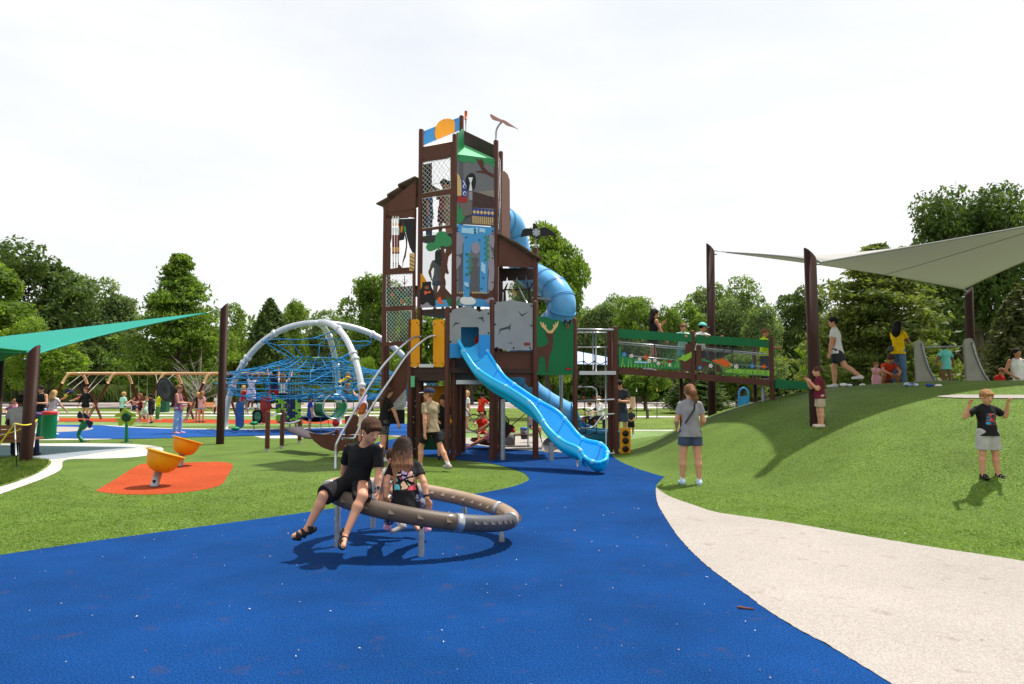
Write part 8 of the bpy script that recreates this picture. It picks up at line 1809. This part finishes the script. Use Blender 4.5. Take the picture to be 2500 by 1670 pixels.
for i, (px, pt_, ft_, tp_, hr__, fc) in enumerate(((24, 986, 1058, 'purple', 'brown', 140), (40, 978, 1056, 'pink', 'light', -160), (58, 985, 1060, 'mint', 'brown', 100))):
    person(['child in purple at the far left drums', 'child in pink at the drums behind the seated man', 'child in pale green leaning over the drums behind the seated man'][i], P(px, ft_), fc, joints(1.12 + .08 * i, 1.16, 10, (0, -10), arms=((60, 10, 80, 0), (50, 10, 80, 0))), 'fair', ('tee', tp_, .6), ('shorts', 'navy', .7), ('white', 'shoe'), ('short', hr__), h=.013)
a_ = D(166, 955, 32.6)
person('toddler flying high in the leftmost bucket swing', (a_.x, a_.y - .05, a_.z - .12), -100, joints(.85, 1.22, -62, (0, 50), ((26, 14, 60), (26, 14, 60)), ((60, 20, 60, 0), (60, 20, 60, 0))), 'fair', ('tee', 'blue', .6), ('shorts', 'neon', .6), ('brown', 'shoe'), ('short', 'brown'), h=.014, anchor='hip')
a_ = D(204, 968, 32.9)
person('toddler girl leaning back in the pushed bucket swing', (a_.x, a_.y - .1, a_.z), -100, joints(.95, 1.2, -30, (0, 0), ((66, 12, 70), (66, 12, 70)), ((30, 20, 90, 0), (30, 20, 90, 0))), 'fair', ('tee', 'navy', .6), ('shorts', 'hotpink', .6), ('white', 'shoe'), ('short', 'light'), h=.014, anchor='hip')
person('woman in a long sleeved black top and shorts pushing the bucket swing', P(207, 1031), -170, joints(1.66, 1.0, 0, (0, 0), arms=((-20, 22, -14, 10), (10, 22, 10, 10)), fem=1), 'fair', ('long', 'black', 1.6), ('shorts', 'black', .4), ('black', 'shoe'), ('bun', 'brown'), h=.014)
person('boy in a mint tee and black shorts standing behind the lime flower panel', P(299, 1032), 20, joints(1.42, 1.1, 0, (30, 0), arms=((0, 14, 20, 0), (0, 14, 120, 0))), 'fair', ('tee', 'mint', .6), ('shorts', 'black', .7), ('black', 'shoe'), ('short', 'blond'), h=.014)
a_ = D(328, 1000, 33.7)
person('girl in a navy dress on a belt swing', (a_.x, a_.y, a_.z + .08), 100, joints(1.25, 1.14, -14, (0, 0), ((76, 6, 30), (70, 6, 20)), ((60, 10, 120, 0), (60, 10, 120, 0))), 'fair', ('tee', 'navy', .5), ('shorts', 'navy', .6), ('white', 'shoe'), ('long', 'brown'), h=.014, anchor='hip')
person('girl in a maroon top standing between the swings', P(341, 1030), -130, joints(1.35, 1.1, 0, (0, 0), arms=((40, 10, 110, 0), (20, 10, 70, 0)), fem=1), 'tan', ('tee', 'maroon', .4), ('shorts', 'black', .5), ('white', 'shoe'), ('long', 'auburn'), h=.014)
person('girl in a pale green dress next to the boy in black', P(353, 1030), 100, joints(1.22, 1.14, 4, (0, 0), ((20, 4, 0), (-20, 4, -30)), fem=1), 'fair', ('dress', 'mint', .4), None, ('pinkshoe', 'shoe'), ('short', 'auburn'), h=.014)
person('boy in a black vest and shorts walking in front of the swings', P(368, 1034), -60, joints(1.35, 1.12, 6, (0, 0), ((-22, 4, -30), (20, 4, 4)), ((50, 10, 110, 0), (20, 10, 60, 0))), 'tan', ('tank', 'black', 0), ('shorts', 'black', .9), ('black', 'shoe'), ('bun', 'dark'), h=.013)
person('child in a lime green top reaching up to the disc swing', P(384, 1026), 40, joints(1.4, 1.08, 6, (0, 10), arms=((120, 10, 130, 0), (60, 20, 90, 0))), 'fair', ('long', 'neon', 1.6), ('trousers', 'green', .9), ('white', 'shoe'), ('short', 'brown'), h=.014)
person('woman in a mauve vest and pale jeans in profile before the disc swing', P(434, 1059), 84, joints(1.70, 1.0, -2, (4, 0), ((4, 4, -2), (-4, 4, -6)), ((14, 6, 88, -30), (14, 6, 88, -30)), 1), 'warm', ('tank', 'mauve', 0), ('trousers', 'paledenim', .93), ('pinkshoe', 'shoe'), ('bun', 'auburn'), h=.011, girth=1.08, extra=lambda r, J, u: (lambda mb: (mb.box(J['head'] + J['hM'][:, 1] * J['hr'] * .86 + J['hM'][:, 2] * .008, (.13, .03, .034), BLK), attach(r, mb, 'sunglasses')))(MB()))
person('girl in a pink tee and pale denim shorts standing in front of the orange bench', P(491, 1032), 14, joints(1.45, 1.08, 0, (0, 0), ((0, 3, 0), (4, 3, -4)), fem=1), 'fair', ('tee', 'pink', .55), ('shorts', 'paledenim', .35), ('black', 'shoe'), ('long', 'light'), h=.013)
person('girl with blond hair in black hidden behind the girl in pink', P(482, 1031), -160, joints(1.4, 1.08, 0, (0, 0), fem=1), 'fair', ('tee', 'black', .5), ('shorts', 'paledenim', .35), ('brown', 'shoe'), ('long', 'blond'), h=.014)
person('person sitting at the right end of the orange bench, half hidden by the tall post', (XY(532, 43.1).x, 43.1, .52), 178, joints(1.6, 1.0, 4, (0, 0), ((84, 6, 20), (84, 6, 0))), 'fair', ('tee', 'white', .5), ('shorts', 'cream', .5), ('white', 'shoe'), ('long', 'brown'), h=.016, anchor='hip')
# on and round the net climber
person('girl in a white and lilac dress reaching up into the blue ropes', PZ(612, 1000, 25.6), 10, joints(1.30, 1.12, 0, (0, 10), ((8, 6, -6), (-6, 6, -14)), ((150, 16, 160, 0), (140, 16, 150, 0)), 1), 'brown', ('dress', 'white', .5), None, ('white', 'shoe'), ('curly', 'dark'), h=.012, topmat=patmat('lilac_pattern', [S(226, 214, 232), S(236, 232, 240), S(190, 170, 214)], 20))
person('girl in red sitting low behind the blue board', PZ(590, 1012, 26.6), 40, joints(1.2, 1.12, 6, (0, 0), ((60, 10, 0), (40, 10, 0)), ((100, 20, 130, 0), (60, 20, 90, 0)), 1), 'fair', ('tee', 'red', .5), ('shorts', 'grey', .6), ('white', 'shoe'), ('long', 'blond'), h=.014)
person('boy in navy top and red shorts climbing the ropes above the red board', PZ(668, 990, 25.4), -30, joints(1.32, 1.12, 0, (0, 10), ((40, 6, -30), (4, 6, -10)), ((130, 16, 150, 0), (130, 16, 150, 0))), 'tan', ('tee', 'navy', .6), ('shorts', 'red', .8), ('black', 'shoe'), ('short', 'dark'), h=.012)
person('girl in a white tee hanging from the ropes above the chequered net', PZ(690, 1003, 25.2), 0, joints(1.36, 1.12, 0, (0, 10), ((8, 8, -10), (2, 8, -6)), ((150, 22, 160, 0), (140, 26, 150, 0)), 1), 'fair', ('tee', 'white', .5), ('shorts', 'navy', .6), ('black', 'shoe'), ('long', 'light'), h=.012)
person('child in a slate top behind the chequered net', P(714, 1048), 10, joints(1.38, 1.1, 0, (0, 0), ((4, 8, 0), (0, 8, 0)), ((120, 16, 140, 0), (60, 16, 90, 0))), 'warm', ('tee', 'slate', .5), ('shorts', 'blueteal', .7), ('black', 'shoe'), ('short', 'brown'), h=.013)
person('woman in white sitting behind the net climber', PZ(640, 1012, 30), 180, joints(1.6, 1.0, 4, (0, 0), ((80, 10, 0), (80, 10, 0))), 'fair', ('tee', 'white', .5), ('trousers', 'pink', .9), ('white', 'shoe'), ('short', 'dark'), h=.016, anchor='hip')
person('boy in a royal blue outfit standing half turned beside the sling net', P(756, 1056), 60, joints(1.30, 1.12, 0, (20, -10), ((4, 4, -2), (-4, 4, -4))), 'warm', ('tee', 'blue', .6), ('shorts', 'blue', .6), ('black', 'shoe'), ('short', 'black'), h=.010, socks=('black', .10), topmat=CL('royal', S(36, 62, 160)))
person('child in a yellow top crawling high in the rope net', PZ(832, 935, 25.2), 60, joints(1.2, 1.12, 50, (0, 20), ((90, 10, -20), (80, 10, -10)), ((70, 20, 90, 0), (70, 20, 90, 0))), 'tan', ('tee', 'yellow', .5), ('shorts', 'camo', .5), ('brown', 'shoe'), ('short', 'blond'), h=.013, anchor='hip')
person('girl in a lavender top and purple shorts climbing the right side of the net', PZ(886, 990, 22.5), -30, joints(1.25, 1.12, 16, (0, 0), ((70, 12, -20), (50, 12, -30)), ((100, 16, 120, 0), (60, 16, 90, 0)), 1), 'fair', ('tee', 'lavender', .5), ('shorts', 'purple', .5), ('white', 'shoe'), ('long', 'light'), h=.012, anchor='hip')
